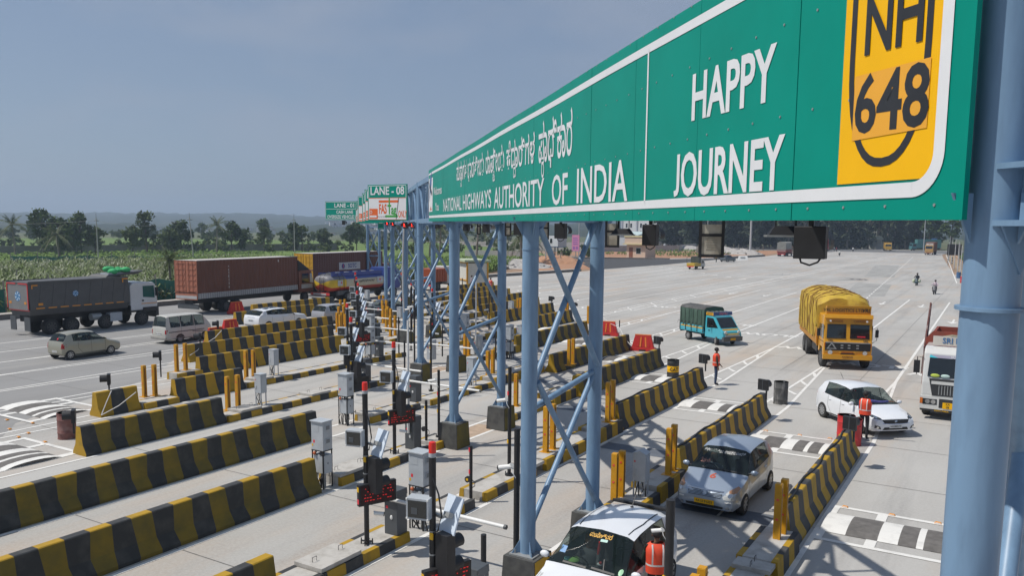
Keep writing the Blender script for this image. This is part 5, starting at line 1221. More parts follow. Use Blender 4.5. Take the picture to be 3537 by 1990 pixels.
for s in (1,-1):
    b.bx(-2.15,s*.8-.02,.70,.34,s*.8+.02,1.08,tq); b.bx(-2.0,s*.8+s*.021,.90,.30,s*.8+s*.026,.98,tqy)
    for q in range(5): b.bx(-2.12+q*.6,s*.82,.66,-2.07+q*.6,s*.85,1.08,black)
b.bx(-2.17,-.8,.62,-2.13,.8,1.08,tq); b.build('load_bed', t)
b = MB(); rings = []
for i in range(14):
    x = .36-2.5*i/13; sc_ = .015*math.sin(i*3.1)
    rings.append([(x,-.82-sc_,.95+.05*math.sin(i*2)),(x,-.81,1.5),(x,-.80-sc_,2.12),(x,-.66,2.26+.02*math.sin(i*1.6)),(x,0,2.33+.03*math.sin(i*1.6)),(x,.66,2.26),(x,.80,2.12),(x,.81,1.5),(x,.82,.95)])
b.loft(rings,gt,caps=True,closed=False); b.loft([[(p[0],p[1]*1.012,p[2]+.012) for p in r[2:7]] for r in rings],gtt,caps=False,closed=False)
tp = b.build('tarpaulin', t, smooth=45)
b = MB()
for q in range(7): x = .2-q*.37; b.tube([(x,-.84,1.06),(x-.18,-.845,1.28),(x-.36,-.84,1.06)],.012,black,n=4)
for q in range(6): x = .1-q*.42; b.tube([(x,-.83,1.1),(x,-.825,2.1)],.012,black,n=4)
b.build('rope', tp)
b = MB(); blu2 = tmat('rack board blue',(.05,.10,.28)); b.loft([[(1.25,-.74,1.84),(1.25,.74,1.84),(1.22,.74,2.06),(1.22,-.74,2.06)],[(1.20,-.74,1.84),(1.20,.74,1.84),(1.17,.74,2.06),(1.17,-.74,2.06)]],blu2); b.bx(.5,-.76,1.84,1.2,-.72,2.02,tqy); b.bx(.5,.72,1.84,1.2,.76,2.02,blu2)
for q in range(5): b.bx(.5,-.7+q*.34,2.04,1.2,-.68+q*.34,2.07,cgrey)
b.text('HAJI ALI',.2,mat('pink lettering',(.7,.25,.3),.5,var=0),axes((1.262,0,1.95),FX,(-.13,0,1)),.9,.015); b.text('AZYATH',.15,mar,axes((.85,-.766,1.93),(1,0,0),FZ),.9,.012); b.build('roof_rack', t)
b = MB(); b.bx(-2.1,-.3,.42,1.6,.3,.6,black); b.bx(-2.25,-.7,.5,-2.15,.7,.62,black); b.build('chassis', t); truck_wheels(t,(1.45,-1.35),1.5,.29,.17,steelw,(),R_(-22))
driver(t,1.0,-.42,.85,mat('beige shirt',(.42,.33,.22),.9,var=.1))
# --- white truck with rusty red body, right
wt = cpaint('white truck paint',(.62,.62,.60)); rr = mat('rust red body',(.26,.05,.028),.7,scale=2,c2=(.17,.05,.035),lo=.4,hi=.7); tdk = tmat('truck dark trim',(.035,.036,.038))
t = thing('lorry','white fronted lorry with open rust red body and roof sign board','truck',(-1.42,36.1,0),R_(-90))
b = MB(); prof = [(1.0,.62),(1.05,1.0),(1.02,1.45),(.98,1.62),(.72,2.55),(.60,2.72),(.3,2.8),(-.9,2.8),(-.9,.7),(-.55,.7),(-.5,1.1),(.5,1.1),(.55,.62)]
b.prism([(x,-1.2,z) for x,z in prof],(0,2.4,0),wt); b.build('cab', t, bevel=.06)
b = MB(); b.face([(.995,-1.02,1.68),(.995,1.02,1.68),(.765,.98,2.48),(.765,-.98,2.48)],glasst if False else glassd); b.build('windscreen', t)
b = MB(); b.face([(.80,-1.0,2.40),(.80,1.0,2.40),(.77,.98,2.51),(.77,-.98,2.51)],mat('banner lilac',(.35,.33,.42),.5,var=0)); b.face([(.805,-1.0,2.40),(.805,-.7,2.40),(.772,-.98,2.51)],mat('banner aqua',(.05,.5,.6),.5,var=0)); b.text('SRI SAPLAMMA',.12,signwhite,axes((.80,.12,2.452),FX,(-.28,0,1)),.95,.015)
for y, c in ((-.75,(.5,.6,.1)),(-.4,(.5,.65,.6)),(.1,(.55,.5,.3)),(.5,(.6,.6,.5))): b.sphere((1.0,y,1.73),.12,mat(f'dash cloth {y}',c,.9,var=.15),sq=(.3,1.4,.6))
b.build('windscreen_banner', t)
b = MB(); b.loft([[(1.04,-.82,.95),(1.04,.82,.95),(1.03,.95,1.62),(1.03,-.95,1.62)],[(1.07,-.80,.95),(1.07,.80,.95),(1.045,.93,1.6),(1.045,-.93,1.6)]],tdk)
for q in range(12): b.bx(1.066,-.6+q*.1,1.0,1.08,-.57+q*.1,1.36,cgrey)
b.bx(1.05,-.86,1.40,1.075,.86,1.52,wt); b.build('grille', t)
b = MB(); b.bx(.75,-1.22,.42,1.12,1.22,.92,wt); b.bx(1.121,-.55,.5,1.13,.55,.85,tdk); b.bx(.8,-1.2,.34,1.1,1.2,.43,tdk); b.bx(1.131,-.42,.48,1.137,-.06,.72,signyel); b.text('KA',.12,signblk,axes((1.14,-.24,.655),FX,FZ),.9,.012); b.text('08',.12,signblk,axes((1.14,-.24,.54),FX,FZ),.9,.012); b.text('VERITABLE',.12,signyel,axes((1.105,-.45,.385),FX,FZ),.9,.012); b.build('bumper', t, bevel=.02)
for s in (1,-1):
    b = MB(); b.bx(1.121,s*.62,.60,1.13,s*1.12,.82,glassd); b.cyl((1.13,s*.75,.71),(1.138,s*.75,.71),.085,chrome,n=12); b.cyl((1.13,s*.95,.71),(1.138,s*.95,.71),.085,chrome,n=12); b.bx(1.0,s*1.12,.62,1.128,s*1.215,.84,ambl); b.build('headlight', t)
    b = MB(); b.bx(.72,s*1.32,1.75,.80,s*1.54,2.25,black); b.tube([(.8,s*1.18,2.35),(.76,s*1.42,2.4),(.76,s*1.42,1.7)],.016,black); b.build('wing_mirror', t)
    b = MB(); b.face([(.90,s*1.263,1.7),(-.3,s*1.263,1.7),(-.3,s*1.263,2.4),(.72,s*1.263,2.4)],glassd); b.build('side_window', t)
b = MB(); b.loft([[(.35,-.95,2.86),(.35,.95,2.86),(.30,.95,3.2),(.30,-.95,3.2)],[(.30,-.95,2.86),(.30,.95,2.86),(.25,.95,3.2),(.25,-.95,3.2)]],tmat('board pale',(.5,.47,.42))); b.text('SRI BALAJI',.30,mat('blue lettering',(.05,.14,.3),.5,var=0),axes((.345,.02,3.03),FX,(-.15,0,1)),.95,.02); b.build('roof_board', t)
b = MB(); b.tube([(-.1,-.9,3.05),(.0,-.3,3.2),(-.1,.3,3.15),(.0,.9,3.1)],.06,mat('coiled rope',(.3,.28,.2),.9,var=.2)); b.build('rope', t)
b = MB()
for s in (1,-1):
    b.bx(-7.8,s*1.28-.03,1.0,-1.0,s*1.28+.03,2.75,rr)
    for q in range(12): b.bx(-7.7+q*.6,s*1.31,1.0,-7.6+q*.6,s*1.36,2.75,rr)
b.bx(-7.8,-1.28,.95,-1.0,1.28,1.05,rr); b.bx(-7.85,-1.28,1,-7.8,1.28,2.75,rr)
b.loft([[(-1.0,-1.3,1),(-1.0,1.3,1),(-1.0,1.3,2.95),(-1.0,1.05,3.25),(-1.0,-1.05,3.25),(-1.0,-1.3,2.95)],[(-.94,-1.3,1),(-.94,1.3,1),(-.94,1.3,2.95),(-.94,1.05,3.25),(-.94,-1.05,3.25),(-.94,-1.3,2.95)]],rr); b.build('cargo_body', t)
b = MB(); b.prism([(-1.2,-1.34,1.1),(-.85,-1.36,2.6),(-1.35,-1.34,3.4),(-1.75,-1.30,4.35),(-1.85,-1.28,4.3),(-1.7,-1.32,3.1),(-1.9,-1.34,1.1)],(0,.05,0),mat('rusty flap',(.14,.055,.05),.8,scale=3,c2=(.35,.3,.28),lo=.55,hi=.7)); b.build('side_flap', t)
b = MB(); b.bx(-7.8,-.45,.6,.7,.45,.9,black); b.build('chassis', t); truck_wheels(t,(0,-4.6,-5.8),2.42,.5,.28,None,(1,2))
# --- grey tipper
tg = mat('tipper grey',(.085,.085,.085),.55,var=.12,scale=1.5); tw = cpaint('tipper white cab',(.55,.56,.57)); edge_o = mat('reflective orange',(.7,.28,.03),.35,var=0); redr = mat('reflective red',(.6,.05,.05),.35,var=0)
t = thing('tipper_truck','grey eight-wheel tipper with white cab and green sheet on its load','truck',(-54.95,28.4,0),R_(90.5))
b = MB(); pr = lambda z0, z1: [(0.05,z0),(6.9,z0),(6.9,z1),(0.05,z1)]
b.loft([[(.05,-1.05,1.35),(6.9,-1.05,1.35),(6.9,1.05,1.35),(.05,1.05,1.35)],[(0,-1.25,1.75),(6.95,-1.25,1.75),(6.95,1.25,1.75),(0,1.25,1.75)],[(-.1,-1.25,3.50),(6.9,-1.25,3.62),(6.9,1.25,3.62),(-.1,1.25,3.50)]],tg)
for s in (1,-1):
    for q in range(8): b.loft([[(.5+q*.85,s*1.25,1.75),(.62+q*.85,s*1.25,1.75),(.62+q*.85,s*1.27,1.75),(.5+q*.85,s*1.27,1.75)],[(.75+q*.85,s*1.25,3.5),(.87+q*.85,s*1.25,3.5),(.87+q*.85,s*1.27,3.5),(.75+q*.85,s*1.27,3.5)]],tg)
    b.bx(-.1,s*1.24,3.46,6.9,s*1.30,3.58,tg)
b.build('tipping_body', t)
b = MB()
for q in range(8): b.bx(.35+q*.8,-1.275,1.78,.9+q*.8,-1.268,1.85,edge_o)
b.bx(.1,-1.29,3.1,.18,-1.28,3.35,edge_o); b.bx(.1,-1.29,3.28,.5,-1.28,3.36,edge_o); b.bx(6.4,-1.31,3.42,6.85,-1.30,3.5,edge_o); b.bx(6.42,-1.31,3.2,6.5,-1.30,3.45,edge_o)
b.bx(-.13,-1.2,3.38,-.115,-.15,3.46,redr); b.bx(-.13,.15,3.38,-.115,1.2,3.46,redr); b.bx(-.08,-1.2,1.66,-.03,1.2,1.72,redr)
for s in (1,-1): b.bx(-.13,s*1.17,1.8,-.10,s*1.24,3.4,redr)
for y in (-1.0,.75): b.bx(-.115,y,2.1,-.09,y+.25,2.25,edge_o)
b.bx(.5,-1.28,2.0,.8,-1.27,2.15,edge_o)
b.build('reflector', t)
b = MB(); b.box((-.085,0,2.55),(.03,2.3,1.65),tmat('tailgate grey',(.20,.20,.20))); 
wl = mat('wheel emblem pale',(.5,.62,.72),.5,var=0); bl = mat('wheel emblem blue',(.05,.2,.42),.5,var=0)
def emb(b, M, r):
    b.faces([M @ Vector((r*math.cos(a*.3491),r*math.sin(a*.3491),0)) for a in range(18)],[tuple(range(18))],bl)
    for k in range(6):
        a = k*1.047; b.faces([M @ Vector((r*.9*math.cos(a+q*.25),r*.9*math.sin(a+q*.25),.006)) if q < 3 else M @ Vector((r*.25*math.cos(a+.9),r*.25*math.sin(a+.9),.006)) for q in range(4)],[(0,1,2,3)],wl)
emb(b, axes((-.105,0,2.6),(0,-1,0),FZ), .33); b.build('tailgate', t)
b = MB(); emb(b, axes((3.0,-1.285,2.65),(1,0,0),FZ), .2); b.build('emblem', t)
b = MB(); b.prism([(7.05,-1.22,1.1),(9.2,-1.22,1.1),(9.25,-1.22,1.6),(9.1,-1.22,2.95),(8.9,-1.22,3.1),(7.3,-1.22,3.15),(7.05,-1.22,2.9)],(0,2.44,0),tw); b.build('cab', t, bevel=.08)
b = MB()
for s in (1,-1): b.face([(8.05,s*1.226,2.05),(9.0,s*1.226,1.95),(8.95,s*1.226,2.85),(8.05,s*1.226,2.85)],mat('green glass',(.02,.10,.09),.08,var=0))
b.face([(9.2,-1.1,1.9),(9.2,1.1,1.9),(9.1,1.05,2.9),(9.1,-1.05,2.9)],glassd); b.build('side_window', t)
b = MB(); b.bx(7.9,-1.24,1.55,9.15,-1.23,1.60,edge_o); b.bx(8.0,-1.245,1.0,9.28,-1.2,1.3,black)
for y0,y1 in ((-1.26,-1.23),): b.bx(7.95,y0,1.75,8.1,y1,1.85,black)
b.bx(9.0,-1.5,2.1,9.1,-1.3,2.7,black); b.bx(9.05,-1.35,2.65,9.1,-1.2,2.7,black); b.bx(9.1,-1.22,.5,9.3,1.22,1.15,tdk); b.build('cab_trim', t)
b = MB(); rs = random.Random(4); gsh = mat('green sheet',(.05,.40,.14),.8,var=.2,scale=3)
b.loft([[(5.4,-1.0,3.6),(7.9,-1.0,3.75),(7.9,1.0,3.75),(5.4,1.0,3.6)],[(5.6,-.95,3.75),(8.3,-1.1,3.98),(8.3,1.1,3.98),(5.6,.95,3.75)]],tg); b.box((6.2,-.45,3.78),(1.1,.9,.2),lgrey); b.build('canopy_lip', t)
b = MB()
for q in range(9): b.sphere((5.9+rs.uniform(0,1.4),rs.uniform(-.8,.3),3.95+rs.uniform(-.05,.2)),rs.uniform(.2,.34),gsh,sq=(1.2,1,.7))
tag(b.build('green_sheet', t, smooth=60), 'x', 'y'); o = bpy.data.objects['green_sheet']; del o['label'], o['category']
b = MB(); b.bx(.2,-.45,.9,9,.45,1.3,black); b.bx(-.05,-1.15,.35,0,-.5,1.25,dgrey); b.bx(-.05,.5,.35,0,1.15,1.25,dgrey); b.box((5.9,-.98,.8),(.9,.5,.6),lgrey); b.cyl((4.2,-.9,.9),(4.9,-.9,.9),.25,cgrey,n=10); b.bx(7.0,-1.2,.8,7.1,1.2,1.5,black); b.build('chassis', t)
for ax, du in ((1.35,1),(2.75,1),(5.15,0),(7.95,0)):
    for s in (1,-1): wheel(t, ax, s*(1.22-(.28 if du else .15)), .52, .5 if du else .28, mat('tipper rim',(.07,.065,.06),.7,var=.2), 8)
# --- container lorries and tanker
brown = mat('container brown',(.13,.043,.025),.6,var=.1,scale=.6); bend = mat('container end tan',(.40,.15,.09),.6,var=.08); cwhite = mat('skirt white',(.45,.45,.45),.6,var=.1); cyel = mat('container yellow',(.60,.33,.02),.55,var=.1)
def container(t, L, zb_, zt_, side, end, W=2.44, n=64):
    b = MB(); 
    for s in (1,-1):
        rows = []
        for i in range(n*2+1): rows.append((L*i/(n*2), s*(W/2-(.0 if i%4 in (0,1) else .035))))
        b.loft([[(x,y,zb_) for x,y in rows],[(x,y,zt_) for x,y in rows]], side, caps=False, closed=False)
    b.face([(0,-W/2,zt_),(L,-W/2,zt_),(L,W/2,zt_),(0,W/2,zt_)], mat('container roof pale',(.5,.47,.44),.7,var=.1)); b.face([(L,-W/2,zb_),(L,W/2,zb_),(L,W/2,zt_),(L,-W/2,zt_)], side); b.face([(0,-W/2,zb_),(L,-W/2,zb_),(L,W/2,zb_),(0,W/2,zb_)], side)
    b.bx(0,-W/2-.02,zt_-.02,L,-W/2+.05,zt_+.03,cwhite); b.build('container_body', t)
    b = MB(); hgt = zt_-zb_
    for s in (1,-1):
        b.bx(-.03,s*.03,zb_+.05,.0,s*(W/2-.06),zt_-.05,end)
        for q in range(6): b.bx(-.06,s*.14,zb_+.16+q*hgt/6,-.03,s*(W/2-.14),zb_+.30+q*hgt/6,end)
    for y in (-.78,-.34,.34,.78): b.cyl((-.075,y,zb_+.05),(-.075,y,zt_-.05),.022,end,n=8)
    for s in (1,-1): b.bx(-.05,s*(W/2-.06),zb_,.02,s*W/2,zt_,end)
    b.build('container_door', t)
c1t = thing('container_lorry','brown container lorry with tan rear doors and white corrugated skirt','truck',(-57.35,42.8,0),R_(96.5))
container(c1t,12.3,1.75,4.42,brown,bend)
b = MB()
for i in range(98): x = .05+i*.125; b.bx(x,-1.215+(.012 if i%2 else -.012),1.30,x+.125,1.215,1.75,cwhite if i%2 else mat('skirt grey',(.30,.30,.31),.6,var=.1))
b.bx(-.04,-1.2,1.22,0,1.2,1.72,bend); b.bx(-.05,-1.15,1.3,-.042,1.15,1.55,cwhite); b.build('skirt', c1t)
b = MB()
for q in range(7): b.bx(3.45+rnd.uniform(-.02,.02),-1.226,2.0+q*.3,3.52,-1.222,2.0+q*.3+rnd.uniform(.1,.25),cwhite)
b.bx(9.6,-1.226,4.0,9.75,-1.222,4.2,cwhite); b.build('chalk_mark', c1t)
b = MB(); cb = mat('cab brown',(.20,.075,.05),.5,var=.1); b.prism([(12.5,-1.2,1.0),(14.6,-1.2,1.0),(14.65,-1.2,1.7),(14.35,-1.2,2.9),(14.1,-1.2,3.05),(12.5,-1.2,3.05)],(0,2.4,0),cb); b.prism([(12.5,-1.15,3.05),(14.3,-1.15,3.05),(12.5,-1.15,4.1)],(0,2.3,0),grilldk); b.bx(12.6,-1.3,2.95,14.6,1.3,3.08,cb); b.build('cab', c1t, bevel=.04)
b = MB(); b.face([(12.9,-1.245,1.9),(13.9,-1.245,1.9),(13.85,-1.245,2.75),(12.9,-1.245,2.75)],glassd); b.face([(14.05,-1.245,1.9),(14.6,-1.245,1.85),(14.35,-1.245,2.75),(14.05,-1.245,2.75)],lgrey); b.bx(12.8,-1.25,1.35,14.4,-1.24,1.75,cwhite); b.build('side_window', c1t)
b = MB(); b.bx(.2,-.45,.85,13.5,.45,1.3,black); b.bx(.1,-1.15,.45,.2,1.15,.85,dgrey); b.build('chassis', c1t); truck_wheels(c1t,(13.4,3.0,4.3),2.4,.5,.28,None,(1,2))
c2t = thing('container_lorry','second brown container lorry with yellow rear doors, partly behind the first','truck',(-62.6,60.9,0),R_(95))
container(c2t,12.2,1.3,4.46,mat('container dark maroon',(.11,.042,.034),.6,var=.1,scale=.6),cyel)
b = MB(); b.bx(4.2,-1.25,2.6,7.9,-1.235,3.4,mat('pale name panel',(.45,.46,.48),.6,var=.1)); dbl = mat('dark blue lettering',(.03,.05,.22),.5,var=0)
b.text('SOTC',.62,dbl,axes((6.5,-1.256,3.0),(1,0,0),FZ),.95,.03); b.cyl((4.9,-1.252,3.0),(4.9,-1.258,3.0),.28,dbl,n=16); b.bx(4.86,-1.264,2.8,4.94,-1.259,3.2,redr); b.build('name_panel', c2t)
b = MB(); b.bx(.2,-.45,.8,13.5,.45,1.25,black); b.bx(12.5,-1.2,1.0,14.5,1.2,3.0,cb); b.build('chassis', c2t); truck_wheels(c2t,(13.4,2.6,3.9),2.4,.5,.28,None,(1,2))
# tanker
t = thing('tanker_truck','fuel tanker striped blue, cream and red with yellow rear end and ladder','truck',(-55.9,56.6,0),R_(92))
b = MB(); tb = tmat('tanker blue',(.03,.06,.26),rough=.35); tc_ = tmat('tanker cream',(.48,.43,.32),rough=.4); tr = tmat('tanker red',(.42,.05,.025),rough=.4); ty = tmat('tanker yellow',(.62,.42,.02),rough=.4); tgr = tmat('tanker grey',(.18,.18,.2))
n = 32; 
for i in range(n):
    a0, a1 = 2*math.pi*i/n, 2*math.pi*(i+1)/n; zc = lambda a: math.sin(a)
    g = lambda x, a, k=1: (x, 1.15*k*math.copysign(abs(math.cos(a))**.75,math.cos(a)), 1.82+.80*k*math.copysign(abs(math.sin(a))**.8,math.sin(a)))
    zm = math.sin((a0+a1)/2); m = tb if zm > .42 else tc_ if zm > -.45 else tr
    m2 = tgr if zm > .42 else ty if zm > -.45 else tr
    for x0, x1, k0, k1, mm in ((0.0,.25,.75,1,m2),(.25,2.3,1,1,m2),(2.3,8.0,1,1,m),(8.0,8.3,1,.8,m)): b.face([g(x0,a0,k0),g(x1,a0,k1),g(x1,a1,k1),g(x0,a1,k0)],mm)
    b.face([g(0,a0,.75),g(0,a1,.75),(0-.08,0,1.82)],m2); b.face([g(8.3,a0,.8),g(8.3,a1,.8),(8.4,0,1.82)],m)
b.build('tank', t, smooth=50)
b = MB(); b.bx(.6,-.75,2.58,8.0,.75,2.68,tgr); 
for s in (1,-1): b.bx(.5,s*.78,2.5,8.1,s*.82,2.84,tb)
for q in range(6): b.cyl((1+q*1.3,0,2.68),(1+q*1.3,0,2.82),.25,cgrey,n=12)
b.build('walkway', t)
b = MB()
for y in (-.35,.1): b.tube([(-.12,y,1.0),(-.12,y,2.4),(.3,y,2.85),(1.0,y,2.9)],.025,black)
for q in range(7): b.cyl((-.12,-.35,1.1+q*.2),(-.12,.1,1.1+q*.2),.016,black,n=6)
for x in (1.3,1.9): b.tube([(x,-1.17,1.2),(x,-1.15,2.3),(x,-.8,2.8)],.022,black)
b.build('ladder', t)
b = MB(); b.cyl((3.6,-1.158,1.92),(3.6,-1.17,1.92),.24,redr,n=18); b.bx(3.36,-1.174,1.89,3.84,-1.171,1.95,dbl); b.text('ಇಂಡಿಯನ್ ಆಯಿಲ್',.32,signblk,axes((5.3,-1.175,1.9),(1,0,0),FZ),.85,.02); b.bx(6.9,-1.18,1.65,7.8,-1.172,2.25,lgrey)
b.faces([(7.35,-1.186,2.1),(7.5,-1.186,1.95),(7.35,-1.186,1.8),(7.2,-1.186,1.95)],[(0,1,2,3)],redr); b.bx(1.0,-1.18,1.6,1.7,-1.172,2.15,lgrey); b.faces([(1.5,-1.186,2.02),(1.62,-1.186,1.9),(1.5,-1.186,1.78),(1.38,-1.186,1.9)],[(0,1,2,3)],redr); b.build('hazard_panel', t)
b = MB(); b.bx(.1,-.45,.7,10.5,.45,1.15,black); b.bx(-.25,-1.15,.75,-.15,1.15,1.0,redr); b.bx(-.26,-.8,.78,-.252,.8,.95,cwhite); b.bx(-.2,-1.1,.4,-.1,1.1,.5,dgrey); b.bx(1,-1.1,.7,5,-.9,1.1,dgrey); b.build('chassis', t)
b = MB(); b.prism([(8.7,-1.2,.9),(10.7,-1.2,.9),(10.75,-1.2,1.6),(10.5,-1.2,2.9),(8.7,-1.2,3.0)],(0,2.4,0),tb); b.bx(8.7,-1.1,3.0,10.4,1.1,3.1,tb); b.build('cab', t, bevel=.05); truck_wheels(t,(9.7,2.4,3.7),2.4,.5,.28,steelw,(1,2))
# --- orange lorry beyond the gantry, far lorries, cars and buses
def far_lorry(name, label, x, y, rz, cab, body, L=7.0, top=3.3, tarpm=None, board=None, cabh=2.7):
    t = thing(name, label, 'truck', (x,y,0), R_(rz)); b = MB()
    b.prism([(0,-1.15,.7),(1.9,-1.15,.7),(1.95,-1.15,1.5),(1.75,-1.15,cabh-.1),(1.6,-1.15,cabh),(0,-1.15,cabh)],(0,2.3,0),cab); b.build('cab', t, bevel=.05)
    b = MB(); b.face([(1.93,-1.0,1.6),(1.93,1.0,1.6),(1.79,.95,cabh-.25),(1.79,-.95,cabh-.25)],glassd)
    for s in (1,-1): b.face([(.4,s*1.155,1.6),(1.6,s*1.155,1.6),(1.5,s*1.155,cabh-.3),(.4,s*1.155,cabh-.3)],glassd)
    b.build('window', t)
    b = MB(); b.bx(-L,-1.2,1.0,-.1,1.2,2.0 if tarpm else top,body)
    for s in (1,-1):
        for q in range(int(L/.5)): b.bx(-L+.1+q*.5,s*1.2,1.0,-L+.2+q*.5,s*1.25,2.0 if tarpm else top,body)
    b.build('cargo_body', t)
    if tarpm:
        b = MB(); b.loft([[(x_,-1.22,1.8),(x_,-1.2,top-.25),(x_,-.7,top),(x_,.7,top),(x_,1.2,top-.25),(x_,1.22,1.8)] for x_ in (-L-.03,-L*.66,-L*.33,-.1)],tarpm); b.build('tarpaulin', t, smooth=30)
    b = MB(); b.bx(-L,-.4,.6,1.8,.4,1.0,black); b.bx(1.85,-1.15,.45,2.05,1.15,.8,body if cab is not body else tdk); b.bx(-L-.06,-1.1,.55,-L,1.1,.75,redr); b.bx(-L-.07,-1.1,1.5,-L-.03,1.1,1.62,cwhite)
    for s in (1,-1): b.bx(2.051,s*.7,.55,2.06,s*1.0,.72,lampm)
    b.build('chassis', t)
    if board: b = MB(); b.bx(.6,-1.0,cabh,.7,1.0,cabh+.6,cwhite); b.text(board,.3,dbl,axes((.71,0,cabh+.3),FX,FZ),1,.02); b.build('head_board', t)
    truck_wheels(t,(1.0,-L*.62,-L*.8),2.3,.48,.26,None,(1,2)); return t
far_lorry('lorry','orange lorry seen between the gantry columns by the toll booth',-57.5,77.5,92,tmat('lorry white cab',(.55,.55,.53)),tmat('lorry orange',(.33,.07,.022)),3.2,2.5)
far_lorry('lorry','far lorry with grey tarpaulin and white-red tailboard on the left carriageway',-54.6,240,91,tmat('lorry brown',(.25,.10,.06)),tmat('lorry dull red',(.30,.07,.05)),7.5,4.0,mat('grey tarpaulin',(.22,.22,.20),.85,var=.2,scale=1))
far_lorry('lorry','far red lorry behind the largest black signal',-55.6,300,91,tmat('lorry red cab',(.42,.04,.03)),tmat('lorry red',(.45,.05,.04)),7,4.2)
far_lorry('lorry','distant yellow-brown lorry with white head board facing the camera',-21.6,285,-92,tmat('lorry tan cab',(.42,.25,.08)),tmat('lorry brown body',(.22,.09,.05)),8,3.9,None,'SK',3.0)
far_lorry('lorry','red lorry facing the camera at the right edge, behind the big column',2.1,61,-90,cpaint('lorry signal red',(.50,.045,.03)),cwhite,7,3.9,None,None,2.9)
far_lorry('bus','distant yellow bus by the white roofed building',-38.5,327,-80,tmat('bus yellow',(.5,.30,.04)),tmat('bus yellow dull',(.45,.28,.05)),6,3.0)
far_lorry('lorry','distant teal lorry parked under the dark trees',-31,345,-150,tmat('lorry teal',(.07,.20,.22)),tmat('lorry teal body',(.08,.22,.22)),9,4.2)
def far_pickup(name, label, x, y, rz, cab, body, tarpm):
    t = thing(name, label, 'truck', (x,y,0), R_(rz)); b = MB(); b.prism([(.3,-.75,.45),(1.9,-.75,.45),(1.95,-.75,.9),(1.35,-.75,1.75),(.3,-.75,1.8)],(0,1.5,0),cab); b.build('cab', t, bevel=.05)
    b = MB(); b.bx(-2.2,-.82,.6,.2,.82,1.15,body); b.bx(-2.23,-.7,.7,-2.2,.7,1.05,body); b.build('load_bed', t)
    b = MB(); b.loft([[(x_,-.83,1.1),(x_,-.82,2.2),(x_,-.6,2.35),(x_,.6,2.35),(x_,.82,2.2),(x_,.83,1.1)] for x_ in (-.7,.2)],tarpm); b.bx(-2.2,-.82,1.15,-2.14,-.78,2.3,black); b.bx(-2.2,.78,1.15,-2.14,.82,2.3,black); b.bx(-2.2,-.82,2.25,-.7,-.78,2.3,black); b.bx(-2.2,.78,2.25,-.7,.82,2.3,black); b.build('tarpaulin', t)
    b = MB(); b.face([(1.86,-.65,1.0),(1.86,.65,1.0),(1.4,.6,1.68),(1.4,-.6,1.68)],glassd); b.face([(.5,-.756,1.05),(1.5,-.756,1.05),(1.2,-.756,1.65),(.5,-.756,1.65)],glassd); b.bx(-2.26,-.7,.42,-2.2,.7,.6,redr); b.build('window', t)
    truck_wheels(t,(1.3,-1.4),1.45,.3,.18,None,()); return t
far_pickup('pickup_truck','far small pickup with yellow tail and dark frame, on the empty left carriageway',-49.4,146,80,tmat('pickup white',(.5,.5,.47)),tmat('pickup yellow bed',(.5,.34,.04)),tmat('dark green cloth',(.05,.06,.05)))
fc = hatch('hatchback_car','far dark grey car stopped by the kerb',"car",-54.9,184,70,4.0,1.7,1.55,cpaint('far dark paint',(.07,.08,.09)),2.5,.3,glass=glassd)
# --- scooters and motorcycles with riders
skin = mat('skin brown',(.16,.075,.042),.6)
def rider(name, label, x, y, rz, body, shirt, bags=None, helmet=black, face=True):
    t = thing(name, label, 'scooter', (x,y,0), R_(rz), None); b = MB()
    for ax in (.62,-.58):
        b.loft([[(ax+q*math.cos(a*.3491), v, .25+q*math.sin(a*.3491)) for a in range(18)] for q, v in ((.15,-.05),(.25,-.045),(.25,.045),(.15,.05))], rubber)
    b.build('wheel', t)
    b = MB(); b.loft([[(.52,-.14,.35),(.52,.14,.35),(.60,.12,1.0),(.60,-.12,1.0)],[(.66,-.10,.35),(.66,.10,.35),(.68,.08,1.0),(.68,-.08,1.0)]],body); b.loft([[(-.75,-.12,.45),(-.75,.12,.45),(-.8,.1,.75),(-.8,-.1,.75)],[(.05,-.15,.35),(.05,.15,.35),(.05,.13,.74),(.05,-.13,.74)]],body); b.bx(-.1,-.13,.28,.6,.13,.34,body); b.bx(-.7,-.12,.74,.05,.12,.82,black)
    b.tube([(.58,-.33,1.06),(.6,-.1,1.02),(.6,.1,1.02),(.58,.33,1.06)],.018,black); b.cyl((.70,0,.88),(.74,0,.88),.08,lampm,n=10); b.bx(.66,-.1,.6,.69,.1,.7,cwhite); b.build('frame', t, smooth=40)
    p = MB()
    p.loft([[(cx_+r*.8*math.cos(a*.6283),r*1.15*math.sin(a*.6283),z) for a in range(10)] for cx_,r,z in ((-.2,.16,.8),(-.2,.18,.95),(-.16,.19,1.15),(-.12,.19,1.3),(-.1,.08,1.38),(-.08,.065,1.44))],shirt)
    for s in (1,-1): p.tube([(-.1,s*.2,1.28),(.1,s*.32,1.1),(.5,s*.3,1.06)],[.06,.05,.04],shirt)
    for s in (1,-1): p.tube([(-.15,s*.1,.85),(.28,s*.2,.80),(.3,s*.17,.36),(.42,s*.17,.32)],[.09,.08,.055,.05],mat('dark trousers',(.03,.03,.035),.9,var=.1))
    p.sphere((-.06,0,1.53),.1,skin,sq=(1,.9,1.15)); o = p.build('rider', t, smooth=60)
    hb = MB(); hb.sphere((-.075,0,1.58),.125 if helmet is not skin else .105,helmet,sq=(1.05,.98,.95)); hb.build('helmet', o, smooth=60)
    if bags: b = MB(); b.sphere((.25,.35,.62),.24,bags,sq=(1,.8,1)); b.sphere((.25,-.35,.6),.25,bags,sq=(1,.8,1.1)); b.build('sack', t, smooth=60)
    return t
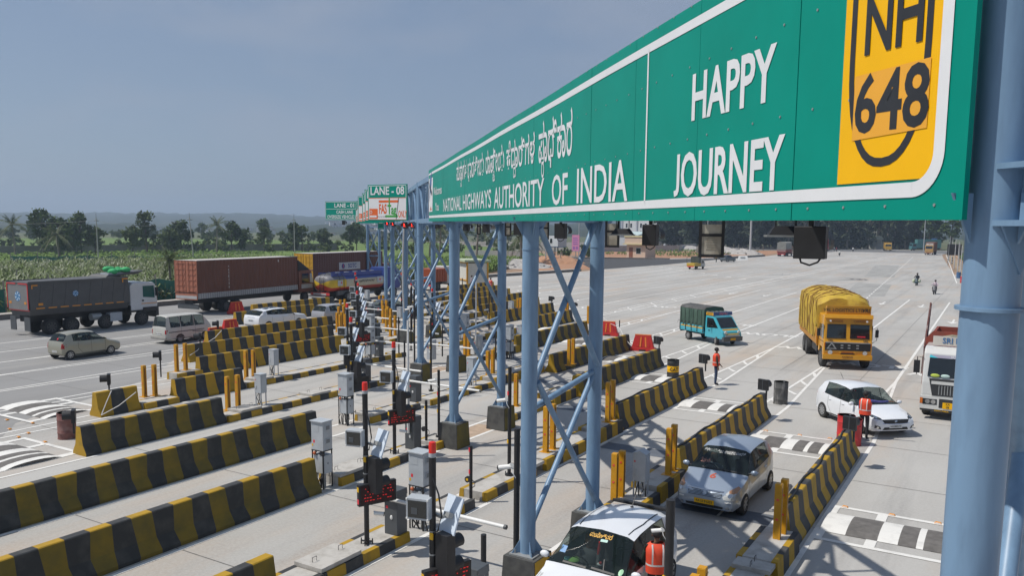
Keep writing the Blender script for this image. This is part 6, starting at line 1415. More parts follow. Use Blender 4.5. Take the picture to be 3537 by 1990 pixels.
rider('scooter','scooter rider with pale sacks hung at both sides',-10.55,122.3,-93,tmat('scooter teal',(.05,.14,.17)),mat('rider dark jacket',(.03,.035,.045),.9),mat('pale green sack',(.45,.5,.36),.8,var=.1),mat('hair dark',(.015,.012,.012),.7,var=0))
rider('scooter','rider in pale pink shirt and helmet on a grey motorbike',-7.25,106.6,-95,tmat('bike grey',(.2,.2,.21)),mat('pale pink shirt',(.55,.45,.50),.9))
p = G(2899,884); rider('scooter','far rider in white shirt riding away, nearest of the four distant ones',p.x,p.y,95,tmat('bike dark',(.05,.05,.055)),mat('white rider shirt',(.62,.62,.60),.9),None,mat('hair dark',(.015,.012,.012)))
p = G(2946,870); rider('scooter','far rider in white shirt with dark legs, before the blue canopy',p.x,p.y,95,tmat('bike dark',(.05,.05,.055)),mat('white rider shirt',(.62,.62,.60)),None,mat('hair dark',(.015,.012,.012)))
p = G(3061,867); rider('scooter','far dark clad rider at the head of the distant pair',p.x,p.y,-85,tmat('bike dark',(.05,.05,.055)),mat('rider dark jacket',(.03,.035,.045)))
p = G(3070,862); rider('scooter','far dark clad rider following behind in the distant pair',p.x,p.y,-85,tmat('bike dark',(.05,.05,.055)),mat('rider dark jacket',(.03,.035,.045)))
# ================================================================== people
dg = bpy.context.evaluated_depsgraph_get
vestm = mat('vest orange red',(.75,.075,.03),.7,var=.08); vstripe = mat('vest silver stripe',(.65,.62,.60),.4,var=0); shoe = mat('black shoe',(.015,.015,.016),.5,var=0); hairm = mat('hair dark',(.015,.012,.012),.7,var=0)
def person(label, x, y, z, rz, arms, shirt, trouser, h=1.72, legs=None, turn=0., vest=True, cat='person', group=None):
    """one skinned body; arms = (right, left), each elbow / wrist / fingertip direction as offsets in the body frame (+x ahead, +y to the left)"""
    t = thing('person', label, cat, (x,y,z), R_(rz), group); k = h/1.72
    V, Ed, Rd, Tg = [], [], [], []
    def add(p, r, par=None, tag_='skin'):
        V.append(Vector(p)*k); Rd.append(r*k); Tg.append(tag_); i = len(V)-1
        if par is not None: Ed.append((par, i))
        return i
    pel = add((0,0,.94),.125,None,'trouser'); sp = add((-.01,0,1.12),.125,pel,'shirt'); ch = add((0,0,1.32),.135,sp,'shirt'); nk = add((0,0,1.46),.058,ch,'shirt'); n2 = add((.012,0,1.52),.052,nk); hd = add((.02,0,1.60),.082,n2); ht = add((.012,0,1.69),.07,hd); fc_ = add((.075,0,1.585),.035,hd)
    for s, a in ((-1,arms[0]),(1,arms[1])):
        sh = add((0,s*.17,1.41),.062,ch,'shirt'); el, wr, tip = a
        e = add((el[0],s*.17+el[1],1.41+el[2]),.045,sh,'shirt'); wv = (wr[0]+el[0], s*.17+wr[1]+el[1], 1.41+wr[2]+el[2]); wi = add(wv,.032,e,'shirt' if arms[0] is not None else 'skin')
        d = Vector(tip).normalized(); pa = add(tuple(Vector(wv)+d*.06),.034,wi)
        sd_ = d.cross(Vector((0,0,1))) if abs(d.z) < .9 else Vector((1,0,0)); sd_.normalize(); up = sd_.cross(d)
        for q, L_ in ((-.027,.075),(-.009,.088),(.009,.083),(.027,.066)):
            f0 = add(tuple(Vector(wv)+d*.095+sd_*q),.010,pa); f1 = add(tuple(Vector(wv)+d*(.095+L_*.5)+sd_*q*1.1+up*-.006),.009,f0); add(tuple(Vector(wv)+d*(.095+L_)+sd_*q*1.1+up*-.02),.008,f1)
        th = add(tuple(Vector(wv)+d*.05+sd_*.036*s),.011,pa); add(tuple(Vector(wv)+d*.095+sd_*.055*s),.009,th)
    for i, s in enumerate((-1,1)):
        lg = (legs or ((0,0),(0,0)))[i]
        hp = add((0,s*.09,.88),.092,pel,'trouser'); kn = add((.015+lg[0]*.5,s*.095,.50),.066,hp,'trouser'); an = add((-.01+lg[0],s*.10,.10),.046,kn,'trouser'); he = add((-.02+lg[0],s*.10,.045),.04,an,'shoe'); add((.14+lg[0],s*.12,.03),.033,he,'shoe')
    me = bpy.data.meshes.new('body'); me.from_pydata([tuple(v) for v in V], Ed, []); o = bpy.data.objects.new('body', me); COL.objects.link(o)
    bm = bmesh.new(); bm.from_mesh(me); ly = bm.verts.layers.skin.verify(); bm.verts.ensure_lookup_table()
    for v, r in zip(bm.verts, Rd): v[ly].radius = (r, r); v[ly].use_root = v.index == 0
    bm.to_mesh(me); bm.free()
    m1 = o.modifiers.new('s','SKIN'); m1.branch_smoothing = .4; m2 = o.modifiers.new('d','SUBSURF'); m2.levels = m2.render_levels = 1
    bpy.context.view_layer.update(); ev = o.evaluated_get(dg()); nm = bpy.data.meshes.new_from_object(ev); o.modifiers.clear(); o.data = nm
    ms = {'skin':skin,'shirt':shirt,'trouser':trouser,'shoe':shoe}; order = list(ms)
    nm.materials.clear()
    for q in order: nm.materials.append(ms[q])
    segs = [(V[a],V[b_],Tg[b_],Rd[b_]) for a, b_ in Ed]
    for p in nm.polygons:
        best, bt = 9, 'skin'
        for a, c, tg_, r in segs:
            ab = c-a; tt = max(0, min(1, (p.center-a).dot(ab)/max(1e-9, ab.dot(ab)))); dd = (p.center-(a+ab*tt)).length - r*.6
            if dd < best: best, bt = dd, tg_
        p.material_index = order.index(bt); p.use_smooth = True
    o.parent = t
    b = MB(); b.sphere((.0,0,1.655),.105,hairm,n=14,k=8,sq=(1.02,.93,.92)); hh = b.build('hair', t, smooth=60); hh.scale = (k,k,k)
    b = MB(); b.sphere((.112,0,1.60),.016,skin,n=8,k=4,sq=(1,.8,1.4))
    for s in (1,-1): b.sphere((.092,s*.032,1.628),.011,pwhite,n=8,k=4); b.sphere((.101,s*.032,1.628),.006,shoe,n=6,k=4); b.sphere((.015,s*.092,1.60),.022,skin,n=8,k=4,sq=(.6,.5,1.2))
    b.bx(.093,-.025,1.555,.102,.025,1.562,mat('lips',(.12,.04,.03),.6,var=0)); f_ = b.build('face', t, smooth=60); f_.scale = (k,k,k)
    if vest:
        b = MB(); n = 20; rings = []
        for zz, rx, ry in ((.90,.165,.20),(1.0,.165,.20),(1.13,.162,.198),(1.26,.168,.21),(1.36,.165,.215),(1.43,.12,.185),(1.475,.085,.12)):
            rings.append([(rx*math.copysign(abs(math.cos(2*math.pi*i/n))**.8,math.cos(2*math.pi*i/n)), ry*math.copysign(abs(math.sin(2*math.pi*i/n))**.8,math.sin(2*math.pi*i/n)), zz) for i in range(n)])
        b.loft(rings, vestm, caps=False); w = b.build('vest', t, smooth=50); w.scale = (k,k,k)
        b = MB()
        for z0, z1 in ((1.05,1.085),):
            ra = [[(1.02*p[0],1.02*p[1],zz) for p in rings[2]] for zz in (z0,z1)]; b.loft(ra, vstripe, caps=False)
        for s in (1,-1):
            for fx_ in (1,-1): b.loft([[(fx_*.172,s*.085,1.09),(fx_*.172,s*.115,1.09)],[(fx_*.178,s*.085,1.26),(fx_*.178,s*.115,1.26)],[(fx_*.168,s*.085,1.38),(fx_*.168,s*.115,1.38)],[(fx_*.10,s*.085,1.468),(fx_*.10,s*.115,1.462)]], vstripe, caps=False, closed=False)
        q_ = b.build('reflective_stripe', t, smooth=50); q_.scale = (k,k,k)
    return t
HANG = ((.02,-.04,-.29),(.06,.01,-.25),(.1,0,-1)); HANGL = ((.02,.04,-.29),(.08,-.02,-.25),(.15,0,-1))
person('attendant in orange vest standing at the end of a striped barrier, arms down', -11.50,37.3,0,22,(HANG,((.03,.05,-.28),(.16,-.08,-.2),(.6,-.3,-.6))),mat('olive dark shirt',(.045,.042,.03),.9,var=.1),mat('blue jeans',(.04,.06,.12),.9,var=.15),1.76)
person('attendant in orange vest, seen from behind, pointing his right arm at the turning white car', -3.98,30.35,0,80,(((.10,-.27,-.02),(.08,-.27,.05),(.2,-1,.1)),HANGL),mat('patterned blue shirt',(.03,.04,.16),.9,scale=14,c2=(.10,.08,.25)),mat('dark trousers',(.03,.03,.035),.9),1.70,((.0,0),(.05,0)))
p = G(2270,1846,1.62); person('attendant in orange vest beside the white hatchback, half hidden by a black pole', p.x,p.y,0,120,(((.06,-.08,-.28),(.12,.02,-.24),(.3,0,-1)),((.06,.08,-.28),(.14,-.04,-.22),(.5,0,-.8))),mat('dark green sleeves',(.018,.03,.022),.9,var=.1),mat('dark trousers',(.03,.03,.035)),1.70)
person('far attendant in red and pink clothes near the toll booth, nearer one', -49.2,75.9,0,250,(HANG,HANGL),mat('pink red shirt',(.55,.12,.13),.9,var=.1),mat('red trousers',(.4,.05,.05),.9,var=.1),1.72)
person('far attendant in pink shirt beside the toll booth wall', -53.6,78.6,0,200,(HANG,HANGL),mat('pale pink shirt',(.55,.45,.50)),mat('dark trousers',(.03,.03,.035)),1.72,vest=False)
for sx, sy, lb, sh in ((2881,869,'distant pedestrian in pale shirt beside the far red lorry',mat('white rider shirt',(.62,.62,.60))),(2889,870,'distant pedestrian in red beside the far red lorry',mat('pink red shirt',(.55,.12,.13))),(2474,906,'man in ochre shirt standing behind the far dark car',mat('ochre shirt',(.45,.28,.08),.9,var=.1))):
    p = G(sx, sy); person(lb, p.x,p.y,0,160,(HANG,HANGL),sh,mat('dark trousers',(.03,.03,.035)),1.72,vest=False)
# ================================================================== drums, plastic barriers, lamps on barrier ends, tape
def drum(x, y, label, bands, h=.9, r=.29):
    b = MB(); zz = 0
    for z0, z1, m in bands: b.lathe([(r,z0),(r,(z0+z1)/2-.02),(r*1.035,(z0+z1)/2),(r,(z0+z1)/2+.02),(r,z1)],(x,y,0),m,22)
    b.cyl((x,y,h-.03),(x,y,h),r*1.03,bands[-1][2],n=22); b.cyl((x,y,h*.0),(x,y,.03),r*1.03,bands[0][2],n=22); b.cyl((x+.12,y,h),(x+.12,y,h+.015),.035,cgrey,n=8)
    return b
blkd = mat('drum black',(.05,.05,.052),.6,scale=3,c2=(.02,.02,.02)); rust = mat('drum rust red',(.20,.085,.075),.7,scale=4,c2=(.30,.18,.16),lo=.5,hi=.75); dred = mat('drum red',(.50,.03,.03),.5,var=.1); gdr = mat('drum weathered grey',(.08,.08,.078),.7,scale=3,c2=(.24,.23,.22),lo=.5,hi=.62,stretch=(2,2,.5))
b = drum(-13.85,37.95,'',[(0,.3,blkd),(.3,.6,yel if False else signyel),(.6,.9,blkd)]); 
n_ = Vector((.30,-.95,0)).normalized(); 
for q, ch_ in enumerate('CAT'):
    a = math.atan2(-.95,.30)+(q-1)*.5+.25; nn = Vector((math.cos(a),math.sin(a),0)); b.text(ch_,.24,signblk,axes(Vector((-13.85,37.95,.44))+nn*.303,(-math.sin(a),math.cos(a),0),FZ),.8,.03)
tag(b.build('steel_drum', smooth=40),'black drum with a yellow band lettered CAT','drum','steel drums marking the lanes')
dz_ = G(233,1514)
for x, y, lb, bd in ((dz_.x,dz_.y,'rusty red-brown drum at left foreground with a black signal lamp before it',[(0,.45,rust),(.45,.9,rust)]),(-7.88,34.7,'weathered grey drum at the far end of the second exit barrier',[(0,.45,gdr),(.45,.95,gdr)]),(-4.20,29.3,'red drum with tan lid, in front of the pointing attendant',[(0,.45,dred),(.45,.9,dred)]),(-4.50,29.82,'red drum mostly hidden beside the black lamp box on the rightmost barrier',[(0,.45,dred),(.45,.9,dred)])):
    b = drum(x, y, '', bd, bd[-1][1]); tag(b.build('steel_drum', smooth=40), lb, 'drum', 'steel drums marking the lanes')
def pbar(x, y, rz, label):
    t = thing('plastic_barrier', label, 'barrier', (x,y,0), R_(rz), 'red plastic road barriers'); b = MB()
    b.loft([[(-.75,-.24,0),(.75,-.24,0),(.75,.24,0),(-.75,.24,0)],[(-.75,-.22,.22),(.75,-.22,.22),(.75,.22,.22),(-.75,.22,.22)]],red); b.loft([[(-.66,-.18,.22),(.66,-.18,.22),(.66,.18,.22),(-.66,.18,.22)],[(-.48,-.08,.95),(.48,-.08,.95),(.48,.08,.95),(-.48,.08,.95)]],red); b.build('shell', t, bevel=.02)
    b = MB()
    for s in (1,-1):
        for q in (-.3,.05,.35): b.loft([[(q-.08,s*.185,.26),(q+.08,s*.185,.26),(q+.08,s*.20,.26),(q-.08,s*.20,.26)],[(q*.75-.06,s*.10,.85),(q*.75+.06,s*.10,.85),(q*.75+.06,s*.115,.85),(q*.75-.06,s*.115,.85)]],red)
        b.bx(-.2,s*.235-.01,.0,.2,s*.235+.01,.1,grilldk)
    b.build('rib', t)
    b = MB(); org = mat('orange reflector',(.75,.19,.03),.5,var=0)
    for q in (-.14,.2): b.loft([[(q-.05,-.203,.26),(q+.05,-.203,.26),(q+.05,-.206,.26),(q-.05,-.206,.26)],[(q*.75-.045,-.115,.85),(q*.75+.045,-.115,.85),(q*.75+.045,-.118,.85),(q*.75-.045,-.118,.85)]],org)
    b.bx(-.49,-.085,.95,.49,.085,.99,org); b.build('reflector', t)
pbar(-18.5,45.4,12,'red plastic barrier with orange strips, the nearer one in full view'); pbar(-23.2,50.6,12,'red plastic barrier with orange strips, half behind the second rear column')
p = G(692,1190); pbar(p.x+.3,p.y+.9,90,'red plastic barrier beside a black lamp, head of the ninth island')
p = G(745,1160); pbar(p.x,p.y+1.2,90,'red plastic barrier behind the black lamp, head of the tenth island'); p = G(800,1085); pbar(p.x,p.y+.5,80,'orange red plastic barrier beside the white crossover roof')
def endlamp(sx, sy, z, label, front=False, rz=0., ph=.35, x=None):
    """square black lamp head on a short post; (sx, sy) is the middle of the box"""
    p = G(sx, sy, z); t = thing('lamp_head', label, 'signal', (p.x,p.y,0), R_(rz), 'black lamp heads at the island ends')
    b = MB(); b.box((0,0,z),(.42,.12,.42),black); b.bx(.12,-.03,z-.21-ph,.17,.03,z-.2,black); b.build('lamp_box', t, bevel=.01)
    b = MB(); s = -1 if front else 1; vis = [(.17*math.cos(R_(q)),.17*math.sin(R_(q))) for q in range(-30,211,20)]
    b.loft([[(q,s*.06,z+v) for q, v in vis],[(q*.97,s*.32,z+v*.97) for q, v in vis]],black,caps=False,closed=False); b.cyl((0,s*.061,z),(0,s*.066,z),.15,glassd,n=16); b.build('visor', t)
    if not front:
        b = MB(); b.bx(-.2,-.066,z-.2,.2,-.061,z-.18,dgrey); b.bx(-.012,-.068,z-.2,.012,-.061,z+.2,dgrey); b.build('back_rib', t)
    return t
for sx, sy, lb in ((2936,1463,'black lamp box on the rightmost barrier end, before the red drums'),(2637,1330,'black lamp box at the grey drum'),(2429,1240,'black lamp box tied with white cloth beside the standing attendant'),(2270,1176,'black lamp box above the barrier beside the banded drum'),(1902,1032,'small black lamp box between the second frame columns'),(1981,1054,'small black lamp box beside the second frame brace crossing')):
    endlamp(sx, sy, 1.42 if sx > 2000 else 1.35, lb, False, -18)
for sx, sy, lb in ((376,1310,'black visored lamp standing on the short three-stripe barrier'),(553,1228,'black visored lamp on a thin post wrapped in white cloth'),(690,1164,'black visored lamp before the red barrier beside the van'),(752,1120,'black visored lamp behind the white van roof'),(254,1437,'black visored lamp in front of the rusty drum')):
    endlamp(sx, sy, 1.25 if sx not in (254,) else 1.15, lb, True, -35, .8 if sx in (553,) else .35)
tape = mat('white tape',(.62,.60,.58),.7,var=.1)
def tapeline(pts, label):
    b = MB(); b.tube(pts,.018,tape,n=5); tag(b.build('barrier_tape'), label, 'tape', 'white barrier tapes')
zt_ = lambda a, z: G(a[0],a[1],z)
a, c, d = zt_((385,1350),1.0), zt_((350,1435),.15), zt_((470,1355),.95); tapeline([a,(a+c)/2+Vector((0,0,.02)),c],'white tape hanging from the lamp on the short three-stripe barrier'); tapeline([c,(c+d)/2-Vector((0,0,.08)),d],'white tape looped across the face of the short three-stripe barrier')
a, c = zt_((765,1142),1.0), zt_((717,1183),.9); tapeline([a,(a+c)/2-Vector((0,0,.1)),c],'white tape slung between the red barriers beside the van')
a, c, d = zt_((700,1183),.9), zt_((683,1210),.6), zt_((656,1228),.4); tapeline([a,c,d],'white tape trailing down the ninth barrier end')
a, c, d = zt_((2080,1095),.9), zt_((2139,1131),1.0), zt_((2180,1195),.5); tapeline([a,(a+c)/2-Vector((0,0,.12)),c],'white tape from the brace to the thin post on the fifth exit barrier'); tapeline([c,(c+d)/2-Vector((0,0,.15)),d],'white tape from the thin post to the red plastic barrier')
p = G(2140,1120,1.15); pole(p.x,p.y,.9,.5,'thin black stub post on the far end of the fifth exit barrier',.035,None,foot=False)
# striped sign post with the backs of two signs, right edge
t = thing('sign_post','black and white banded post with the grey backs of two road signs','road sign',(.48,23.5,0),R_(12),None); b = MB()
for q in range(8): b.cyl((0,0,q*.36),(0,0,q*.36+.36),.05,(black,pwhite)[q%2] if q < 6 else black,n=12)
b.bx(-.15,-.15,0,.15,.15,.04,cgrey); b.build('post', t)
sbk = mat('sign back grey',(.36,.37,.37),.5,var=.06); b = MB(); b.faces([(.46*math.cos(R_(22.5+45*i)),.06,2.42+.46*math.sin(R_(22.5+45*i))) for i in range(8)],[tuple(range(8))],sbk)
for i in range(8): a0, a1 = R_(22.5+45*i), R_(67.5+45*i); b.cyl((.46*math.cos(a0),.055,2.42+.46*math.sin(a0)),(.46*math.cos(a1),.055,2.42+.46*math.sin(a1)),.02,black,n=6)
b.bx(-.46,.03,2.40,.46,.055,2.44,black); b.bx(-.32,.03,2.06,.32,.055,2.10,black)
for q in range(5): b.bx(-.15+rnd.uniform(0,.05),.05,2.34-q*.045,.15-rnd.uniform(0,.05),.054,2.355-q*.045,mat('sign back lettering',(.22,.22,.22),.6,var=0))
b.build('octagon_sign', t)
b = MB(); b.bx(-.40,.06,.80,.40,.075,1.75,sbk)
for z in (.8,1.27,1.75): b.bx(-.42,.03,z-.02,.42,.06,z+.02,black)
for x in (-.41,.41): b.bx(x-.02,.03,.78,x+.02,.07,1.77,black)
b.bx(-.35,.05,.45,.3,.06,.78,black); b.build('rectangular_sign', t)
p = G(3448,1752); b = MB(); b.sphere((p.x,p.y,.12),.2,mat('orange bag',(.7,.16,.03),.6,var=.1),sq=(1.3,.9,.6)); b.sphere((p.x+.2,p.y+.1,.08),.12,black); tag(b.build('rubbish_bag', smooth=60),'orange and black bag lying by the banded sign post','bag')
# ================================================================== vegetation
def foliage(name, a, c, sc=.35):
    m = bpy.data.materials.new(name); m.use_nodes = True; nt = m.node_tree; b = nt.nodes['Principled BSDF']; b.inputs['Roughness'].default_value = .75; b.inputs['Specular IOR Level'].default_value = .2
    g = nt.nodes.new('ShaderNodeNewGeometry'); n = nt.nodes.new('ShaderNodeTexNoise'); n.inputs['Scale'].default_value = sc; n.inputs['Detail'].default_value = 4
    oi = nt.nodes.new('ShaderNodeObjectInfo'); ad = nt.nodes.new('ShaderNodeMath'); ad.operation = 'MULTIPLY_ADD'; ad.inputs[1].default_value = .35; 
    r = nt.nodes.new('ShaderNodeValToRGB'); e = r.color_ramp.elements; e[0].position, e[1].position = .38, .85; e[0].color, e[1].color = (*a,1), (*c,1)
    nt.links.new(g.outputs['Position'], n.inputs['Vector']); nt.links.new(oi.outputs['Random'], ad.inputs[0]); nt.links.new(n.outputs['Fac'], ad.inputs[2]); nt.links.new(ad.outputs[0], r.inputs['Fac']); nt.links.new(r.outputs['Color'], b.inputs['Base Color'])
    return m
fol = foliage('tree leaves dark',(.035,.062,.022),(.085,.125,.04)); fol2 = foliage('tree leaves olive',(.05,.075,.026),(.115,.15,.05)); euc = foliage('eucalyptus leaves',(.04,.058,.038),(.085,.105,.065),.1); palml = foliage('palm leaves',(.05,.07,.025),(.12,.145,.06)); barkm = mat('bark',(.10,.075,.055),.9,var=.25,scale=2); barkp = mat('pale bark',(.22,.19,.16),.9,var=.25,scale=2)
def leafquad(b, c, s, m, rs, up=.3):
    n = Vector((rs.gauss(0,1),rs.gauss(0,1),rs.gauss(0,1)+up)).normalized(); u = n.cross(Vector((rs.random()-.5,rs.random()-.5,rs.random()-.5))).normalized(); v = n.cross(u)
    b.face([c+u*s*rs.uniform(.7,1.2),c+v*s*.45*rs.uniform(.7,1.3),c-u*s*rs.uniform(.7,1.2),c-v*s*.45*rs.uniform(.7,1.3)], m)
def tree_proto(name, label, h, cr, seed, leaf, bark, nleaf, clumps, ls, shape='round', base=.35):
    rs = random.Random(seed); t = thing(name, label, 'tree', (0,0,0)); b = MB(); lean = rs.uniform(-.05,.05)*h
    top = Vector((lean,0,h*.88)); pts = [Vector((0,0,-.1)),Vector((lean*.3,.0,h*.3)),Vector((lean*.6,.05*h*.2,h*.6)),top]; b.tube(pts,[h*.022,h*.017,h*.011,h*.004],bark,n=7)
    cl = []
    for i in range(clumps):
        z = rs.uniform(base, 1.0); w = {'round':math.sin(math.pi*min(1,max(.08,(z-base)/(1-base)*.86+.12)))**.6,'cone':(1.05-z)**.7*1.1,'column':.9*(1 if z < .85 else .6)}[shape]
        a = rs.uniform(0,6.28); rr = cr*w*rs.uniform(.25,1.0); c = Vector((lean*z+rr*math.cos(a), rr*math.sin(a), h*z)); cl.append((c, cr*rs.uniform(.18,.38)))
        if i % 2 == 0: s = Vector((lean*z*.8,0,h*max(.2,z-.18))); b.tube([s,(s+c)/2+Vector((0,0,.03*h)),c],[h*.007,h*.005,h*.002],bark,n=5)
    b.build('trunk', t, smooth=50); b = MB()
    for i in range(nleaf):
        c, r = cl[i % len(cl)]; d = Vector((rs.gauss(0,1),rs.gauss(0,1),rs.gauss(0,.75))).normalized()*r*rs.uniform(.25,1.1); leafquad(b, c+d, ls*rs.uniform(.6,1.3), leaf, rs)
    b.build('crown', t); return t
def palm_proto(label, h, seed, fr=14, fl=2.6):
    rs = random.Random(seed); t = thing('palm_tree', label, 'tree', (0,0,0)); b = MB(); b.tube([(0,0,-.1),(.1,0,h*.4),(.25,0,h*.75),(.3,0,h)],[.2,.15,.13,.12],barkp,n=8); b.build('trunk', t, smooth=50)
    b = MB(); tp = Vector((.3,0,h))
    for i in range(fr):
        a = 2*math.pi*i/fr*2.4+rs.uniform(-.2,.2); el = rs.uniform(-.5,1.25); d = Vector((math.cos(a)*math.cos(el),math.sin(a)*math.cos(el),math.sin(el))); sd_ = d.cross(Vector((0,0,1))).normalized(); n = 9; pv = tp; prev = None
        for k in range(1, n+1):
            tt = k/n; q = tp + d*fl*tt + Vector((0,0,-fl*.55*tt*tt*(1.1-.4*math.sin(el)))); w = fl*.17*math.sin(math.pi*min(.97,tt*.85+.12))
            for s in (1,-1):
                for j in range(2):
                    r0 = pv+(q-pv)*(j/2); r1 = pv+(q-pv)*(j/2+.35); tip = r0+(q-pv)*.9+sd_*s*w+Vector((0,0,-w*rs.uniform(.5,1.1))); b.face([r0,r1,tip], palml)
            b.face([pv-sd_*.02,pv+sd_*.02,q+sd_*.015,q-sd_*.015], barkp); pv = q
    b.build('crown', t); return t
ti = {'n':0}
def plant(proto, sx=None, sy=None, X=None, Y=None, s=1., label=None, rz=None, zs=1.):
    p = G(sx, sy) if X is None else Vector((X,Y,0)); o = dup(proto, (p.x,p.y,-.05), rnd.uniform(0,6.28) if rz is None else rz, label); o.scale = (s,s,s*zs); return o
HIDE = (0,0,-500)
protos = []
T1 = tree_proto('broadleaf_tree','x',9,3.3,11,fol,barkm,1500,34,.42,'round',.32); T2 = tree_proto('broadleaf_tree','x',8,3.6,12,fol,barkm,1500,30,.45,'round',.22); T3 = tree_proto('broadleaf_tree','x',11,3.6,13,fol2,barkm,1300,26,.45,'cone',.3)
T4 = tree_proto('broadleaf_tree','x',6,2.6,14,fol2,barkm,900,22,.4,'round',.25); E1 = tree_proto('eucalyptus_tree','x',19,3.6,21,euc,barkp,1700,44,.8,'column',.10); E2 = tree_proto('eucalyptus_tree','x',21,4.0,22,euc,barkp,1700,46,.85,'column',.08); E3 = tree_proto('eucalyptus_tree','x',17,3.2,23,euc,barkp,1500,40,.8,'column',.14)
P1 = palm_proto('x',6.0,31,16,3.6); P2 = palm_proto('x',4.2,32,18,3.4); B1 = tree_proto('shrub','x',2.6,2.0,41,fol2,barkm,500,14,.34,'round',.1)
allp = [T1,T2,T3,T4,E1,E2,E3,P1,P2,B1]
def D2(x, y): return x*S, y*S
# left skyline: the trees one can tell apart
for pr_, x, y, s, lb, zs in ((T3,370,638,1.02,'tall lone tree with a ragged crown on the skyline',1.0),(T1,110,640,1.12,'tall dark tree behind the palms behind the tipper',1.0),(T2,150,642,1.15,'broad dark tree beside the outer palms',.9),(T1,205,640,1.0,'slim dark tree beside the first utility pole',1.05),(T2,185,642,.9,'dense round tree in the dark clump beside the first utility pole',1.0),(T4,240,640,1.1,'lower tree behind the first utility pole',1.0),(T4,335,640,1.2,'round low tree just beside the tall lone tree',1.0),
  (T4,425,640,.95,'small tree pair member beside the tilted utility pole',1.1),(T4,440,640,.9,'small tree pair member nearest the tilted utility pole',1.15),(T2,455,636,1.1,'broad grey green tree behind the tilted utility pole',.9),(T2,583,636,1.15,'dense dark tree beside the skyline palm',.85),(T3,665,632,.75,'pointed tree above the first container roof',.9),(T1,738,632,.78,'tall oval tree beside the second container',1.1),(T3,760,632,.8,'pale gapped tree above the yellow container doors',.9),(T4,815,630,1.0,'low tree beside the LANE - 01 board',1.0),(T1,880,632,.8,'dark tree under the LANE - 01 board',1.0),(T1,897,630,.9,'taller tree behind the tanker, under the boards',1.0)):
    plant(pr_, *D2(x,y), s=s, label=lb, zs=zs)
for pr_, x, y, s, lb in ((P1,40,645,1.2,'leaning palm at the outer edge of the skyline'),(P2,150,655,1.25,'drooping palm in front of the dark trees at left'),(P1,545,638,1.25,'skyline palm above the first container'),(P2,430,735,.85,'young palm in the maize behind the tipper'),(P1,1198,660,1.35,'tall palm seen between the third frame columns'),(P2,1310,662,1.5,'palm beside the second front column'),(P1,1105,655,1.2,'palm behind the third front column'),(P2,1080,652,1.4,'bushy palm behind the fourth column'),(P2,1325,655,1.3,'palm half hidden behind the second front column'),(P2,275,742,.6,'stunted young palm in the near maize rows')):
    plant(pr_, *D2(x,y), s=s, label=lb)
rs = random.Random(9)
for i in range(50):                              # belt of trees behind
    x = -40+i*27+rs.uniform(-12,12); yb_ = 628+rs.uniform(-6,4)-max(0,(x-600))*.012; pr_ = rs.choice((T1,T2,T2,T4,T4))
    p = P(x*S,(yb_-2)*S,rs.uniform(300,430)); o = plant(pr_, X=p.x, Y=p.y, s=rs.uniform(.7,1.25), zs=rs.uniform(.7,.95)); o['label'] = 'hazy tree in the belt behind the green field'; o['group'] = 'trees of the hazy belt behind the field'
for i in range(34):
    x = -30+i*40+rs.uniform(-14,14); p = P(x*S,636*S,rs.uniform(205,260)); o = plant(B1, X=p.x, Y=p.y, s=rs.uniform(.7,1.3)); o['label'] = 'low shrub along the field edge before the tree belt'; o['group'] = 'shrubs along the field edge'
# eucalyptus plantation, right of the centre
for i in range(150):
    x = 1668+ (i%50)*12.9+rs.uniform(-5,5); row = i//50; dep = 318+row*22+rs.uniform(-10,10)+ (12 if x > 2100 else 0); p = P(x*S, 600*S, dep); o = dup((E1,E2,E3)[i%3], (p.x,p.y,-.05), rs.uniform(0,6.28), 'slender grey green eucalyptus of the plantation behind the road', 'eucalyptus plantation'); k = rs.uniform(.85,1.1); o.scale = (k,k,k*rs.uniform(.9,1.1))
for x, y, s, lb in ((2335,628,1.6,'round dark tree beside the eucalyptus plantation, beyond the road'),(2390,632,1.5,'dark tree behind the row of right hand posts'),(2360,628,1.2,'smaller dark tree by the blue hoarding')): plant(T1, *D2(x,y), s=s, label=lb)
for x, y, s, lb in ((1480,646,1.3,'green bush before the grey wall near the guard house'),(1495,649,1.0,'lower bush beside the guard house wall'),(1420,655,1.0,'bush by the pink billboard'),(1790,646,.9,'weedy bush by the dirt strip')): plant(B1, *D2(x,y), s=s, label=lb)
for pr_ in allp:
    for c in list(pr_.children): bpy.data.objects.remove(c)
    bpy.data.objects.remove(pr_)
